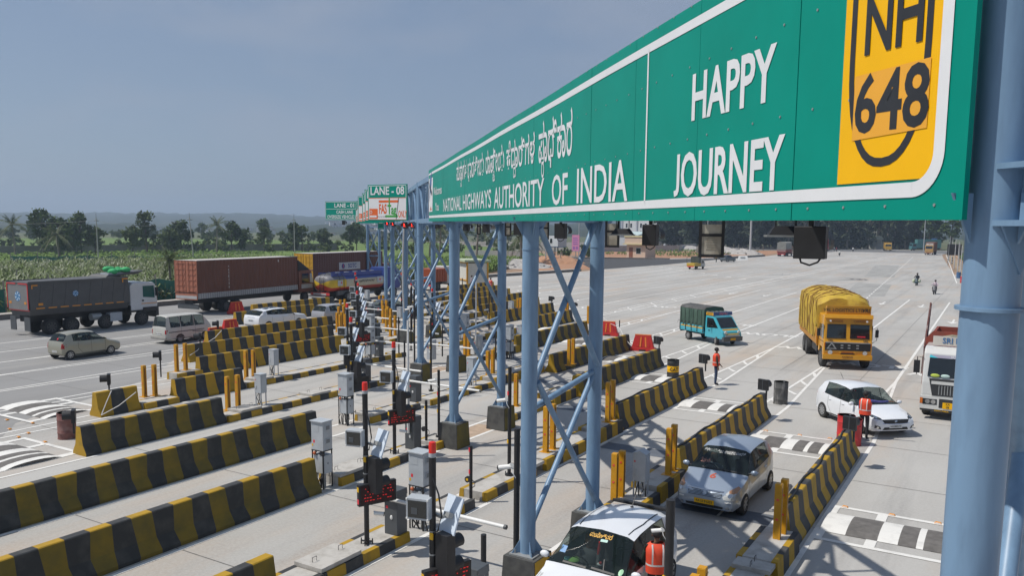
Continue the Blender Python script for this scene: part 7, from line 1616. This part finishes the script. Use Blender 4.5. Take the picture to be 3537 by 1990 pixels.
# fields
fg = layered('field soil green', (.07,.075,.028), [((.10,.12,.035),.25,.4,.6,.8,None),((.12,.085,.05),.6,.55,.7,.7,None)]); lg = layered('bright grass', (.12,.19,.04), [((.16,.22,.06),.15,.4,.65,.8,None),((.09,.13,.03),.7,.45,.7,.6,None)])
def sheet(name, pts, m, z): b = MB(); b.face([(*p,z) for p in pts], m); return struct(b.build(name))
sheet('field', [(-67.5,10),(-67.5,95),(-78,128),(-112,140),(-190,100),(-300,70),(-300,10)], fg, -.05)
sheet('field', [(-160,80),(-112,140),(-85,150),(-95,175),(-200,330),(-420,260),(-420,70),(-172,70)], lg, -.045)
def blades(name, region, n, hgt, leafs, seed, wd=.10, dens=None):
    rs = random.Random(seed); b = MB(); k = 0
    while k < n:
        x, y = region(rs)
        if x is None: continue
        k += 1; hh = hgt*rs.uniform(.6,1.15); m = rs.choice(leafs); 
        for j in range(4):
            a = rs.uniform(0,6.28); d = Vector((math.cos(a),math.sin(a),0)); z0 = hh*rs.uniform(.15,.7); p0 = Vector((x,y,z0)); p1 = p0+d*hh*.28+Vector((0,0,hh*.28)); p2 = p0+d*hh*.55+Vector((0,0,hh*rs.uniform(-.05,.25))); sd_ = d.cross(Vector((0,0,1)))*wd*rs.uniform(.8,1.6)
            b.face([p0-sd_*.5,p0+sd_*.5,p1+sd_,p1-sd_],m); b.face([p1-sd_,p1+sd_,p2],m)
        b.face([(x-.03,y,0),(x+.03,y,0),(x+.02,y,hh),(x-.02,y,hh)],m)
    o = b.build(name); o['kind'] = 'stuff'; return o
mz = foliage('maize leaf',(.08,.115,.035),(.17,.215,.08),1.); mz2 = foliage('maize leaf pale',(.18,.20,.11),(.34,.36,.25),1.); mz3 = foliage('weed leaf',(.06,.10,.025),(.12,.17,.045),.8); gs = foliage('tall grass leaf',(.09,.15,.03),(.17,.26,.06),.5)
def reg1(rs):
    t, u = rs.random(), rs.random()**1.3; y = 12+t*100; x = -69-u*72; 
    return (x, y) if not (y > 95 and x > -80) else (None, None)
tag(blades('crop_vegetation', reg1, 9500, 1.65, (mz,mz,mz2,mz3,mz2), 51, .075), 'ragged maize and weeds growing behind the left road kerb', 'crop')
def reg2(rs): x = -70-rs.random()*60; y = 88+rs.random()*58; return (x,y) if y < 150+.9*(x+70)+ 10 and x < -67-(max(0,y-100))*.42 else (None,None)
tag(blades('tall_grass', reg2, 5200, 1.7, (gs,gs,mz3), 52, .09), 'bright tall grass field beyond the tollgates', 'grass')
def reg3(rs): a = rs.random(); return (-160-rs.random()*60, 70+a*80)
tag(blades('field_grass', reg3, 1500, .8, (gs,), 53, .25), 'pale green grass strip before the tree belt', 'grass')
def reg4(rs): t = rs.random(); return (-11.6-6.5*(t**.8)*1.0+rs.uniform(.5,3.5)+3.5, 200+t*88)
tag(blades('verge_weeds', reg4, 700, .9, (gs,mz3), 54, .12), 'weeds on the verge behind the right kerb', 'weeds')
def reg5(rs): x = -70-rs.random()*30; y = 208+rs.random()*60; return (x,y) if x < -62 else (None,None)
tag(blades('roadside_weeds', reg5, 500, .8, (gs,mz3), 55, .15), 'weeds between the dirt strip and the left kerb far away', 'weeds')
# fences, nets, poles and wires
netm = mat('green shade net',(.03,.16,.12),.8,var=.25,scale=1.2); woodp = mat('weathered post',(.27,.25,.22),.9,var=.2,scale=3)
def netfence(pts, h, label, step, net=True, nm='net_fence', gap=0.):
    t = thing(nm, label, 'fence'); b = MB(); rs = random.Random(len(pts)+int(h*10)); posts = []
    for (x0,y0),(x1,y1) in zip(pts, pts[1:]):
        n = max(1, int(math.dist((x0,y0),(x1,y1))/step))
        for i in range(n):
            t0, t1 = i/n, (i+1)/n; a = Vector((x0+(x1-x0)*t0,y0+(y1-y0)*t0,0)); c = Vector((x0+(x1-x0)*t1,y0+(y1-y0)*t1,0)); posts.append(a)
            if net and rs.random() > gap:
                d0, d1 = rs.uniform(-.15,.1), rs.uniform(-.15,.1); md = (a+c)/2; b.face([a,md,md+Vector((0,0,h-.25+d1)),a+Vector((0,0,h+d0))],netm); b.face([md,c,c+Vector((0,0,h+d0)),md+Vector((0,0,h-.25+d1))],netm)
            elif not net:
                for zz in (.5,.95,1.4): b.cyl(a+Vector((0,0,zz)),c+Vector((0,0,zz)),.012,cgrey,n=4)
    b.build('net' if net else 'wire', t)
    for p in posts[:96]:
        q = MB(); q.cyl(p, p+Vector((rs.uniform(-.1,.1),rs.uniform(-.1,.1),h+rs.uniform(.2,.8))),.07,woodp,n=6); q.build('fence_post', t)
    return t
netfence([(-69.5,28),(-69.5,52),(-70.5,70)],2.1,'green shade net fence along the kerb behind the container lorry',3.2,gap=.35)
netfence([(-168,62),(-150,86),(-118,112),(-100,128)],1.5,'long green net fence with grey posts across the maize field',4,gap=.15)
netfence([(-95,40),(-110,70),(-92,100)],1.2,'broken line of wooden stakes standing in the maize',6,gap=1.0)
netfence([(-80,150),(-88,166),(-108,190),(-150,228)],1.7,'wire fence on concrete posts beyond the dirt strip part',5,False,'wire_fence')
netfence([(-92,222),(-80,236),(-88,262),(-70,290)],1.8,'wire fence on concrete posts beyond the guard house',5,False,'wire_fence')
wallm = mat('boundary wall grey',(.20,.19,.18),.9,var=.2,scale=.4)
def wall(pts, h, label, m=wallm):
    b = MB()
    for (x0,y0),(x1,y1) in zip(pts, pts[1:]):
        d = Vector((x1-x0,y1-y0,0)).normalized(); p = Vector((-d.y,d.x,0))*.15; a, c, u = Vector((x0,y0,0)), Vector((x1,y1,0)), Vector((0,0,h)); b.loft([[a-p,c-p,c+p,a+p],[a-p+u,c-p+u,c+p+u,a+p+u]],m)
    tag(b.build('boundary_wall'), label, 'wall')
wall([(-210,70),(-198,128),(-186,160),(-176,185)],2.0,'long low dark boundary wall at the back of the green field')
wall([(-118,170),(-100,172),(-128,214),(-165,262)],1.6,'grey concrete boundary wall behind the dirt strip',mat('wall pale grey',(.36,.35,.34),.9,var=.12,scale=.4))
wall([(-112,232),(-95,262),(-102,300)],1.9,'grey wall behind the guard house and rubble',mat('wall pale grey',(.36,.35,.34)))
cpole = mat('concrete pole',(.40,.38,.36),.8,var=.1)
def upole(sx, sy, h, lean, label):
    p = G(sx*S, sy*S); t = thing('utility_pole', label, 'pole', p, 0, 'utility poles in the fields'); b = MB(); b.tube([(0,0,-.1),(lean*.5,0,h*.5),(lean,0,h)],[.14,.12,.09],cpole,n=8); b.build('pole', t, smooth=50); b = MB(); b.box((lean*.93,0,h*.93),(1.6,.1,.1),black); b.tube([(lean,0,h),(lean,0,h+.9)],.03,black)
    for q in (-.7,.7): b.cyl((lean*.93+q,0,h*.93),(lean*.93+q,0,h*.93+.25),.05,pwhite,n=6)
    b.build('crossarm', t); return p+Vector((lean*.93,0,h*.93))
w0 = upole(247,652,8.6,0,'upright utility pole in the field'); w1 = upole(487,652,9.0,-.9,'tilted utility pole behind the first container'); w2 = upole(741,634,9.5,0,'hazy utility pole above the second container')
w3 = upole(1352,662,7.5,0,'slim utility pole beside the pink billboard'); 
def wire(a, c, label, sag=1.2):
    b = MB(); b.tube([a+(c-a)*(i/8)-Vector((0,0,sag*4*(i/8)*(1-i/8))) for i in range(9)],.018,mat('wire grey',(.3,.3,.3),.6,var=0),n=4); tag(b.build('power_line'), label, 'wire')
wire(w0+Vector((-45,-30,.5)), w0, 'power line beside the upright utility pole'); wire(w0, w1, 'power line between the upright and the tilted utility poles'); wire(w1, w2, 'power line from the tilted pole over the containers')
def streetpole(sx, sy, h, label, r=.12, grp='tall poles by the road', lamp=True):
    p = G(sx*S, sy*S)
    if not lamp:
        b = MB(); b.tube([(0,0,0),(0,0,h*.6),(0,0,h)],[r,r*.8,r*.55],mat('mast grey',(.45,.46,.47),.5,var=.06),n=10); b.cyl((0,0,0),(0,0,.08),r*2.2,cgrey,n=8); return tag(b.build('mast' if h > 10 else 'verge_post', None, p, smooth=50), label, 'pole', grp)
    t = thing('street_lamp', label, 'pole', p, 0, grp); b = MB(); b.tube([(0,0,0),(0,0,h*.6),(0,0,h)],[r,r*.8,r*.55],mat('mast grey',(.45,.46,.47),.5,var=.06),n=10); b.build('pole', t, smooth=50)
    if lamp: b = MB(); b.tube([(0,0,h),(.4,0,h+.3),(1.2,0,h+.4)],r*.4,cgrey); b.box((1.4,0,h+.4),(.5,.2,.08),cgrey); b.build('lamp_head', t)
streetpole(1886,640,22,'thick pale high mast pole beside the rubble',.32,lamp=False); streetpole(1372,661,9,'thin lamp pole beside the billboard'); streetpole(1455,655,14,'tall thin lamp pole behind the pink billboard',.12); streetpole(1777,648,12,'thin lamp pole beside the high mast'); streetpole(2322,632,17,'tall lamp pole by the blue hoarding',.16)
for i, (x, y, h) in enumerate(((2386,655,6.2),(2392,664,6.0),(2399,676,5.8),(2407,690,5.6),(2414,704,5.2))): streetpole(x, y, h, f'pale post, {ORD[i+1]} from the far end of the right verge row', .09, 'pale posts along the right verge', False)
p = G(2397*S,668*S); t = thing('direction_board','dark back of a large board between the right verge posts','road sign',p,R_(20)); b = MB(); b.bx(-1.4,-.04,2.2,1.4,.04,4.6,black); b.build('panel', t); b = MB(); b.cyl((-1.1,0,0),(-1.1,0,4.6),.07,cgrey); b.cyl((1.1,0,0),(1.1,0,4.6),.07,cgrey); b.build('post', t)
for i, x in enumerate((2383,2394)):
    p = G(x*S,(660+i*4)*S); b = MB()
    for q in range(5): b.cyl((p.x,p.y,q*.3),(p.x,p.y,q*.3+.3),.08,(black,pwhite)[q%2],n=8)
    tag(b.build('marker_post'), ('first' if i else 'second')+' black and white marker post on the right verge', 'post', 'banded marker posts on the verge')
for sx, sy, c, lb in ((2410,700,mat('drum blue',(.05,.12,.25),.5,var=.1),'blue drum on the right kerb'),(2420,712,dred,'red drum on the right kerb beside the blue one')):
    p = G(sx*S,sy*S,.45); b = drum(0,0,'',[(0,.45,c),(.45,.9,c)]); tag(b.build('steel_drum', None, p, smooth=40), lb, 'drum', 'drums on the right kerb')
# ================================================================== buildings
creamw = mat('cream wall',(.62,.47,.36),.8,var=.05); ywall = mat('pale yellow trim',(.62,.54,.30),.8,var=.05); bdoor = mat('brown door',(.22,.08,.04),.7,var=.1); whw = mat('white wall',(.55,.56,.58),.8,var=.05); offw = mat('off white wall',(.58,.57,.52),.8,var=.05)
def windowp(t, x0, z0, x1, z1, y, m=glassd):
    b = MB(); b.bx(x0-.08,y-.05,z0-.08,x1+.08,y-.002,z1+.08,pwhite); o = b.build('window', t); b = MB(); b.bx(x0,y-.06,z0,x1,y-.051,z1,m); b.build('pane', o)
p = G(1603*S,649*S); t = thing('guard_house','small cream guard house with pale yellow roof edge and brown door','building',p,R_(-8)); b = MB(); b.bx(-3.2,0,0,2.2,5,3.3,creamw); b.build('wall', t)
b = MB(); b.bx(-3.9,-.8,3.3,2.9,5.6,3.6,ywall); b.bx(-3.6,-.4,3.6,2.6,5.3,5.2,creamw); b.bx(-3.75,-.55,5.2,2.75,5.4,5.5,ywall); b.build('roof', t); b = MB(); b.bx(-2.5,-.04,0,-1.4,-.002,2.6,bdoor); b.build('door', t); windowp(t,-.4,1.1,.9,2.5,0)
p = G(1617*S,616*S); t = thing('apartment_block','tall white apartment block with dark window columns, top behind the green sign','building',P(1617*S,600*S,360)-Vector((0,0,P(1617*S,600*S,360).z)),R_(-25)); b = MB(); b.bx(-14,0,0,14,14,21,whw)
for x in (-14,-4,6,14): b.bx(x-.5,-.35,0,x+.5,-.01,21,mat('grey band',(.35,.37,.42),.8,var=.05))
b.build('wall', t); b = MB(); b.bx(-14.5,-.8,21,14.5,14.5,21.7,whw); b.bx(-3,3,21.7,3,8,24,whw); b.build('roof', t)
for fl_ in range(6):
    for x in (-11,-8,-1.5,1.5,9,11.5): windowp(t,x-.6,1+fl_*3.4,x+.6,2.9+fl_*3.4,0)
p = P(1560*S,605*S,300); t = thing('industrial_shed','long white metal shed with a low roof beside the guard house','building',(p.x,p.y,0),R_(-22)); b = MB(); b.bx(-12,0,0,9,10,5.0,whw)
for q in range(40): b.bx(-12+q*.52,-.05,0,-11.85+q*.52,-.002,5,mat('shed rib',(.42,.44,.46),.7,var=0))
b.build('wall', t); b = MB(); b.loft([[(-12.5,-.5,5),(9.5,-.5,5),(9.5,10.5,5),(-12.5,10.5,5)],[(-12.5,4.8,6.3),(9.5,4.8,6.3),(9.5,5.2,6.3),(-12.5,5.2,6.3)]],mat('shed roof aqua',(.45,.55,.55),.6,var=.05)); b.build('roof', t); b = MB(); b.bx(9.2,1,0,14,7,2.8,mat('dull shed',(.2,.19,.18),.8,var=.1)); b.build('lean_to', t)
p = P(1387*S,620*S,210); t = thing('control_hut','small pale blue white cabin on a dark base with one window','building',(p.x,p.y,0),R_(-20)); b = MB(); b.bx(-2,0,2.6,2.4,3,5.3,whw); b.bx(-2,.1,2.4,2.4,3,2.62,mat('hut blue edge',(.12,.2,.35),.7,var=0)); b.build('wall', t); windowp(t,-.6,3.4,.3,4.6,0); b = MB()
for x in (-1.6,2): b.cyl((x,.4,0),(x,.4,2.5),.15,black); b.cyl((x,2.6,0),(x,2.6,2.5),.15,black)
b.build('stilt', t)
p = G(1447*S,656*S); t = thing('billboard','pink and purple advertising board on a post beyond the gantry','sign',p,R_(-15)); pk = mat('board pink',(.55,.22,.38),.6,var=0); pu = mat('board purple',(.28,.12,.35),.6,var=0); b = MB(); b.bx(-1.1,-.05,2.2,1.1,.05,5.8,pk)
for q in range(4): b.bx(-.8,-.06,3.6+q*.45,.8-.2*(q%2),-.051,3.85+q*.45,pu)
for x in (-.45,.45): b.cyl((x,-.06,2.9),(x,-.052,2.9),.36,pu,n=12)
b.build('panel', t); b = MB(); b.cyl((0,.06,0),(0,.06,5.6),.1,cgrey); b.build('post', t)
p = P(2193*S,630*S,330); t = thing('flat_roofed_building','white flat roofed utility building with long high windows and roof tanks','building',(p.x,p.y,0),R_(-28)); b = MB(); b.bx(-8,0,0,6,8,5.2,offw); b.build('wall', t); b = MB(); b.bx(-9.2,-1.2,5.2,7.5,9,7.2,mat('pale parapet',(.55,.58,.50),.8,var=.05)); b.build('roof', t)
for x0, x1 in ((-7,-5.4),(-4,.6),(1.6,3)): windowp(t,x0,3.9,x1,4.7,0)
b = MB(); b.bx(-5,2,7.2,-3.6,4,9.4,black); 
for q in range(3): b.tube([(-2.5+q*1.4,3,7.2),(-2.5+q*1.4,3,10.2)],.06,pwhite)
b.bx(-2.6,2.95,9.3,.5,3.05,9.4,pwhite); b.build('roof_tank', t)
t.scale = (.68,.68,.72)
bt = mat('blue tarpaulin',(.03,.12,.38),.6,var=.15,scale=2)
def stall(sx, dep, w, h, label):
    p = P(sx*S,630*S,dep); t = thing('roadside_stall', label, 'stall', (p.x,p.y,0), R_(-30), 'blue tarpaulin stalls'); b = MB(); b.loft([[(-w/2,-1.5,h*.75),(w/2,-1.5,h*.7),(w/2,2,h*.8),(-w/2,2,h*.8)],[(-w/2,-.2,h),(w/2,.1,h*.95),(w/2,.4,h),(-w/2,.3,h)]],bt); b.build('canopy', t); b = MB()
    for x in (-w/2+.2,0,w/2-.2): b.cyl((x,-1.2,0),(x,-1.2,h*.74),.06,woodp,n=6)
    b.bx(-w/2+.3,-1,0,w/2-.3,1.5,1.0,mat('stall goods',(.10,.08,.06),.8,var=.3,scale=2)); b.build('frame', t)
stall(2135,345,9,4.6,'blue tarpaulin stall beside the flat roofed building'); stall(2152,350,5,3.6,'smaller blue tarpaulin stall next to the flat roofed building')
p = P(2312*S,625*S,345); b = MB(); b.bx(-9,0,0,7,.3,4.4,bt); b.cyl((-8,.3,0),(-8,.3,4.6),.1,cgrey); b.cyl((6,.3,0),(6,.3,4.6),.1,cgrey); tag(b.build('hoarding', None, (p.x,p.y,0), R_(-20)), 'long blue hoarding beyond the junction', 'hoarding')
p = P(2258*S,625*S,335); t = thing('warning_sign','small triangular warning sign on a banded post by the junction','road sign',(p.x,p.y,0),R_(-15)); b = MB(); b.cyl((0,0,0),(0,0,4),.08,pwhite,n=6); b.bx(-.1,-.09,.8,.1,.09,1.4,black); b.build('post', t); b = MB(); b.prism([(-1.1,-.1,4),(1.1,-.1,4),(0,-.1,5.9)],(0,.05,0),redr); b.prism([(-.75,-.12,4.2),(.75,-.12,4.2),(0,-.12,5.5)],(0,.015,0),pwhite); b.build('sign_panel', t)
# toll booth
p = Vector((-57.6,82.2,0)); t = thing('toll_booth','white toll booth with yellow steel frame and green roof edge','booth',p,R_(-38)); b = MB(); b.bx(-2.4,0,0,2.4,2.6,3.0,offw); b.build('wall', t); b = MB()
for x in (-2.4,2.4):
    for y in (0,2.6): b.bx(x-.09,y-.09,0,x+.09,y+.09,3.1,postyel)
b.bx(-2.5,-.09,2.95,2.5,.0,3.15,postyel); b.bx(-2.5,-.09,.85,2.5,-.005,1.0,postyel); b.cyl((-2.4,-.1,3),(-4.0,-.6,0),.11,postyel,n=8); b.cyl((-2.3,-.1,3),(-3.2,1,0),.09,postyel,n=8); b.build('frame', t); b = MB(); b.bx(-2.7,-.4,3.15,2.7,2.9,3.4,mat('roof pale green',(.42,.48,.33),.7,var=.05)); b.build('roof', t); windowp(t,-1.5,1.1,-.7,2.5,0)
b = MB(); b.bx(-4.2,.2,2.9,-2.6,2.4,3.05,postyel); b.bx(-4.2,-.1,.0,-4.1,.1,3,postyel); b.build('canopy', t)
# spoil heaps, rubble, dirt bank
def heap(x, y, r, h, label, m, nm='spoil_heap', seed=1, rocks=0):
    rs = random.Random(seed); b = MB(); n = 26; rings = []
    for q, (k, z) in enumerate(((1,0),(.8,.4),(.55,.75),(.3,.95),(.02,1))): rings.append([(r*k*math.cos(2*math.pi*i/n)*(1+rs.uniform(-.12,.12)), r*.6*k*math.sin(2*math.pi*i/n)*(1+rs.uniform(-.12,.12)), h*z*(1+rs.uniform(-.15,.15))-.05) for i in range(n)])
    b.loft(rings,m,caps=False)
    for q in range(rocks): a = rs.uniform(0,6.28); k = rs.uniform(.2,1); b.box((r*k*math.cos(a),r*.6*k*math.sin(a),h*(1-k)*.9+.1),(rs.uniform(.3,.9),rs.uniform(.3,.8),rs.uniform(.2,.6)),m,R=Matrix.Rotation(rs.uniform(0,3),3,'Z')@Matrix.Rotation(rs.uniform(-.5,.5),3,'X'))
    o = b.build(nm, None, (x,y,0), R_(-40)); o['kind'] = 'stuff'; o['label'] = label; o['category'] = 'heap'
rub = mat('rubble grey',(.36,.34,.32),.9,var=.25,scale=1.5); dirt = layered('orange dirt',(.40,.22,.13),[((.32,.17,.10),.3,.4,.6,.8,None),((.45,.29,.19),1,.5,.7,.6,None)])
p = G(1275*S,668*S); heap(p.x,p.y,13,1.3,'heap of pale broken stones beside the far kerb',rub,'rubble',2,90)
p = G(1400*S,660*S); heap(p.x,p.y,9,1.5,'orange earth bank by the billboard',dirt,'dirt',3); p = P(1808*S,628*S,270); heap(p.x,p.y,8,1.9,'pale gravel heap beside the high mast',rub,'gravel',4,50); p = P(1720*S,628*S,285); heap(p.x,p.y,12,1.6,'long gravel heap before the eucalyptus trees',rub,'gravel',5,40); p = P(1860*S,634*S,245); heap(p.x,p.y,9,1.6,'grey rubble heap at the base of the high mast',rub,'rubble',6,80)
sheet('ground', [(-66.6,118),(-64.2,139),(-77,153),(-90,165),(-112,176),(-100,150),(-82,128)], dirt, -.035); sheet('ground', [(-61.5,196),(-59.5,228),(-63,262),(-68,300),(-150,300),(-120,215),(-92,190),(-72,190)], dirt, -.035); sheet('ground', [(-120,222),(-70,300),(-150,420),(-260,330)], mat('gravel floor',(.19,.17,.14),.9,var=.2,scale=.1), -.03)
sheet('ground', [(24,-60),(24,120),(3,135),(-7,160),(-15,257),(-17.5,293),(60,300),(60,-60)], layered('verge earth',(.34,.25,.17),[((.12,.14,.05),.2,.5,.65,.8,None),((.42,.33,.24),.6,.5,.7,.6,None)]), -.03)
p = G(1868*S,655*S); b = MB(); b.loft([[(-1.2,-.4,0),(1.2,-.4,0),(1.2,.4,0),(-1.2,.4,0)],[(-1.0,-.1,1.1),(1.0,-.1,1.1),(1.0,.1,1.1),(-1.0,.1,1.1)]],pwhite); b.bx(-.6,-.3,.4,.5,-.26,.8,sbk); tag(b.build('road_block', None, p, R_(20)), 'white folding road block standing on the carriageway by the kerb', 'road block')
# ================================================================== hills, village, air
hillm = layered('wooded hill', (.026,.040,.024), [((.048,.060,.032),.012,.42,.6,.9,None),((.018,.028,.016),.05,.4,.65,.8,None),((.14,.11,.075),.006,.62,.72,.8,None)], bump=0)
from mathutils import noise as mnoise
def ridge(r0, r1, hfun, seed, a0=-110, a1=40, n=700):
    rings = []; K = 7
    for i in range(n+1):
        a = R_(a0+(a1-a0)*i/n); col = []
        for j in range(K):
            u = j/(K-1); r = r0+(r1-r0)*u; hz = hfun(a)*(math.sin(u*math.pi*.5)**1.3); x, y = r*math.sin(a), r*math.cos(a)
            bump_ = mnoise.fractal(Vector((x*.012,y*.012,seed)),1,2,4)*7*u + (mnoise.noise(Vector((x*.05,y*.05,seed)))*4.0 if j > 0 else 0)
            col.append((x,y,max(-2, hz+bump_-1.5*(1-u))))
        rings.append(col)
    b = MB(); b.loft(rings,hillm,caps=False,closed=False); return struct(b.build('hills', smooth=180))
ridge(1300,3000,lambda a: 46+12*math.sin(a*5+1.0)+8*math.sin(a*13)+10*math.sin(a*2.1+.6)-(20 if a > -.2 else 0)*min(1,(a+.2)/.3 if a > -.2 else 0),3.7)
ridge(650,1250,lambda a: 8+4*math.sin(a*9+.4)+3*math.sin(a*23),8.2)
hw_ = mat('village white',(.62,.62,.62),.8,var=.05); hr = mat('village roof',(.35,.25,.22),.8,var=.1)
rs = random.Random(77)
def house_mesh():
    b = MB(); b.bx(-5,-4,0,5,4,5.5,hw_); b.bx(-5.4,-4.4,5.5,5.4,4.4,5.9,hr); b.bx(-1,-4.05,1,1,-4.0,3.5,glassd); return b
hp = house_mesh().build('village_house'); tag(hp,'tiny pale house on the hazy far hillside','house','houses on the far hillside'); deps = bpy.context.evaluated_depsgraph_get()
bpy.context.view_layer.update()
spots = [(870+rs.gauss(60,55), 562+abs(rs.gauss(0,14))) for _ in range(38)]+[(500+rs.uniform(-100,200), 585+rs.uniform(-6,8)) for _ in range(8)]+[(1150+rs.uniform(-40,260),575+rs.uniform(-8,8)) for _ in range(10)]+[(360+rs.uniform(-20,30),590) for _ in range(3)]
first = True
for x, y in spots:
    d = ray(x*S, y*S).normalized(); h_ = scene.ray_cast(bpy.context.evaluated_depsgraph_get(), CAM+d*640, d)
    if not h_[0] or (h_[1]-CAM).length < 600: continue
    o = hp if first else hp.copy()
    if not first: COL.objects.link(o)
    first = False; o.location = h_[1]-Vector((0,0,1)); o.rotation_euler = (0,0,rs.uniform(-.5,1.2)); k = rs.uniform(.4,.95); o.scale = (k*rs.uniform(.8,1.6),k,k)
for x, y, hh, lb in ((737,540,26,'pale water tower on the ridge above the palm'),(895,548,16,'small tower on the ridge beside the lane boards')):
    q = P(x*S, 552*S, 2750); b = MB(); b.cyl((0,0,0),(0,0,hh*.8),5,hw_,n=10); b.cyl((0,0,hh*.8),(0,0,hh),9,hw_,n=10); tag(b.build('water_tower', None, (q.x,q.y,q.z-8)), lb, 'tower')
b = MB(); b.bx(-4300,-4300,-1.1,4300,4300,150,None); hz = b.build('haze'); hz['kind'] = 'stuff'
vm = bpy.data.materials.new('haze'); vm.use_nodes = True; nt = vm.node_tree; nt.nodes.remove(nt.nodes['Principled BSDF']); pv = nt.nodes.new('ShaderNodeVolumePrincipled'); pv.inputs['Color'].default_value = (.64,.80,1,1); pv.inputs['Density'].default_value = .00045; pv.inputs['Anisotropy'].default_value = .2
nt.links.new(pv.outputs[0], nt.nodes['Material Output'].inputs['Volume']); hz.data.materials.clear(); hz.data.materials.append(vm)
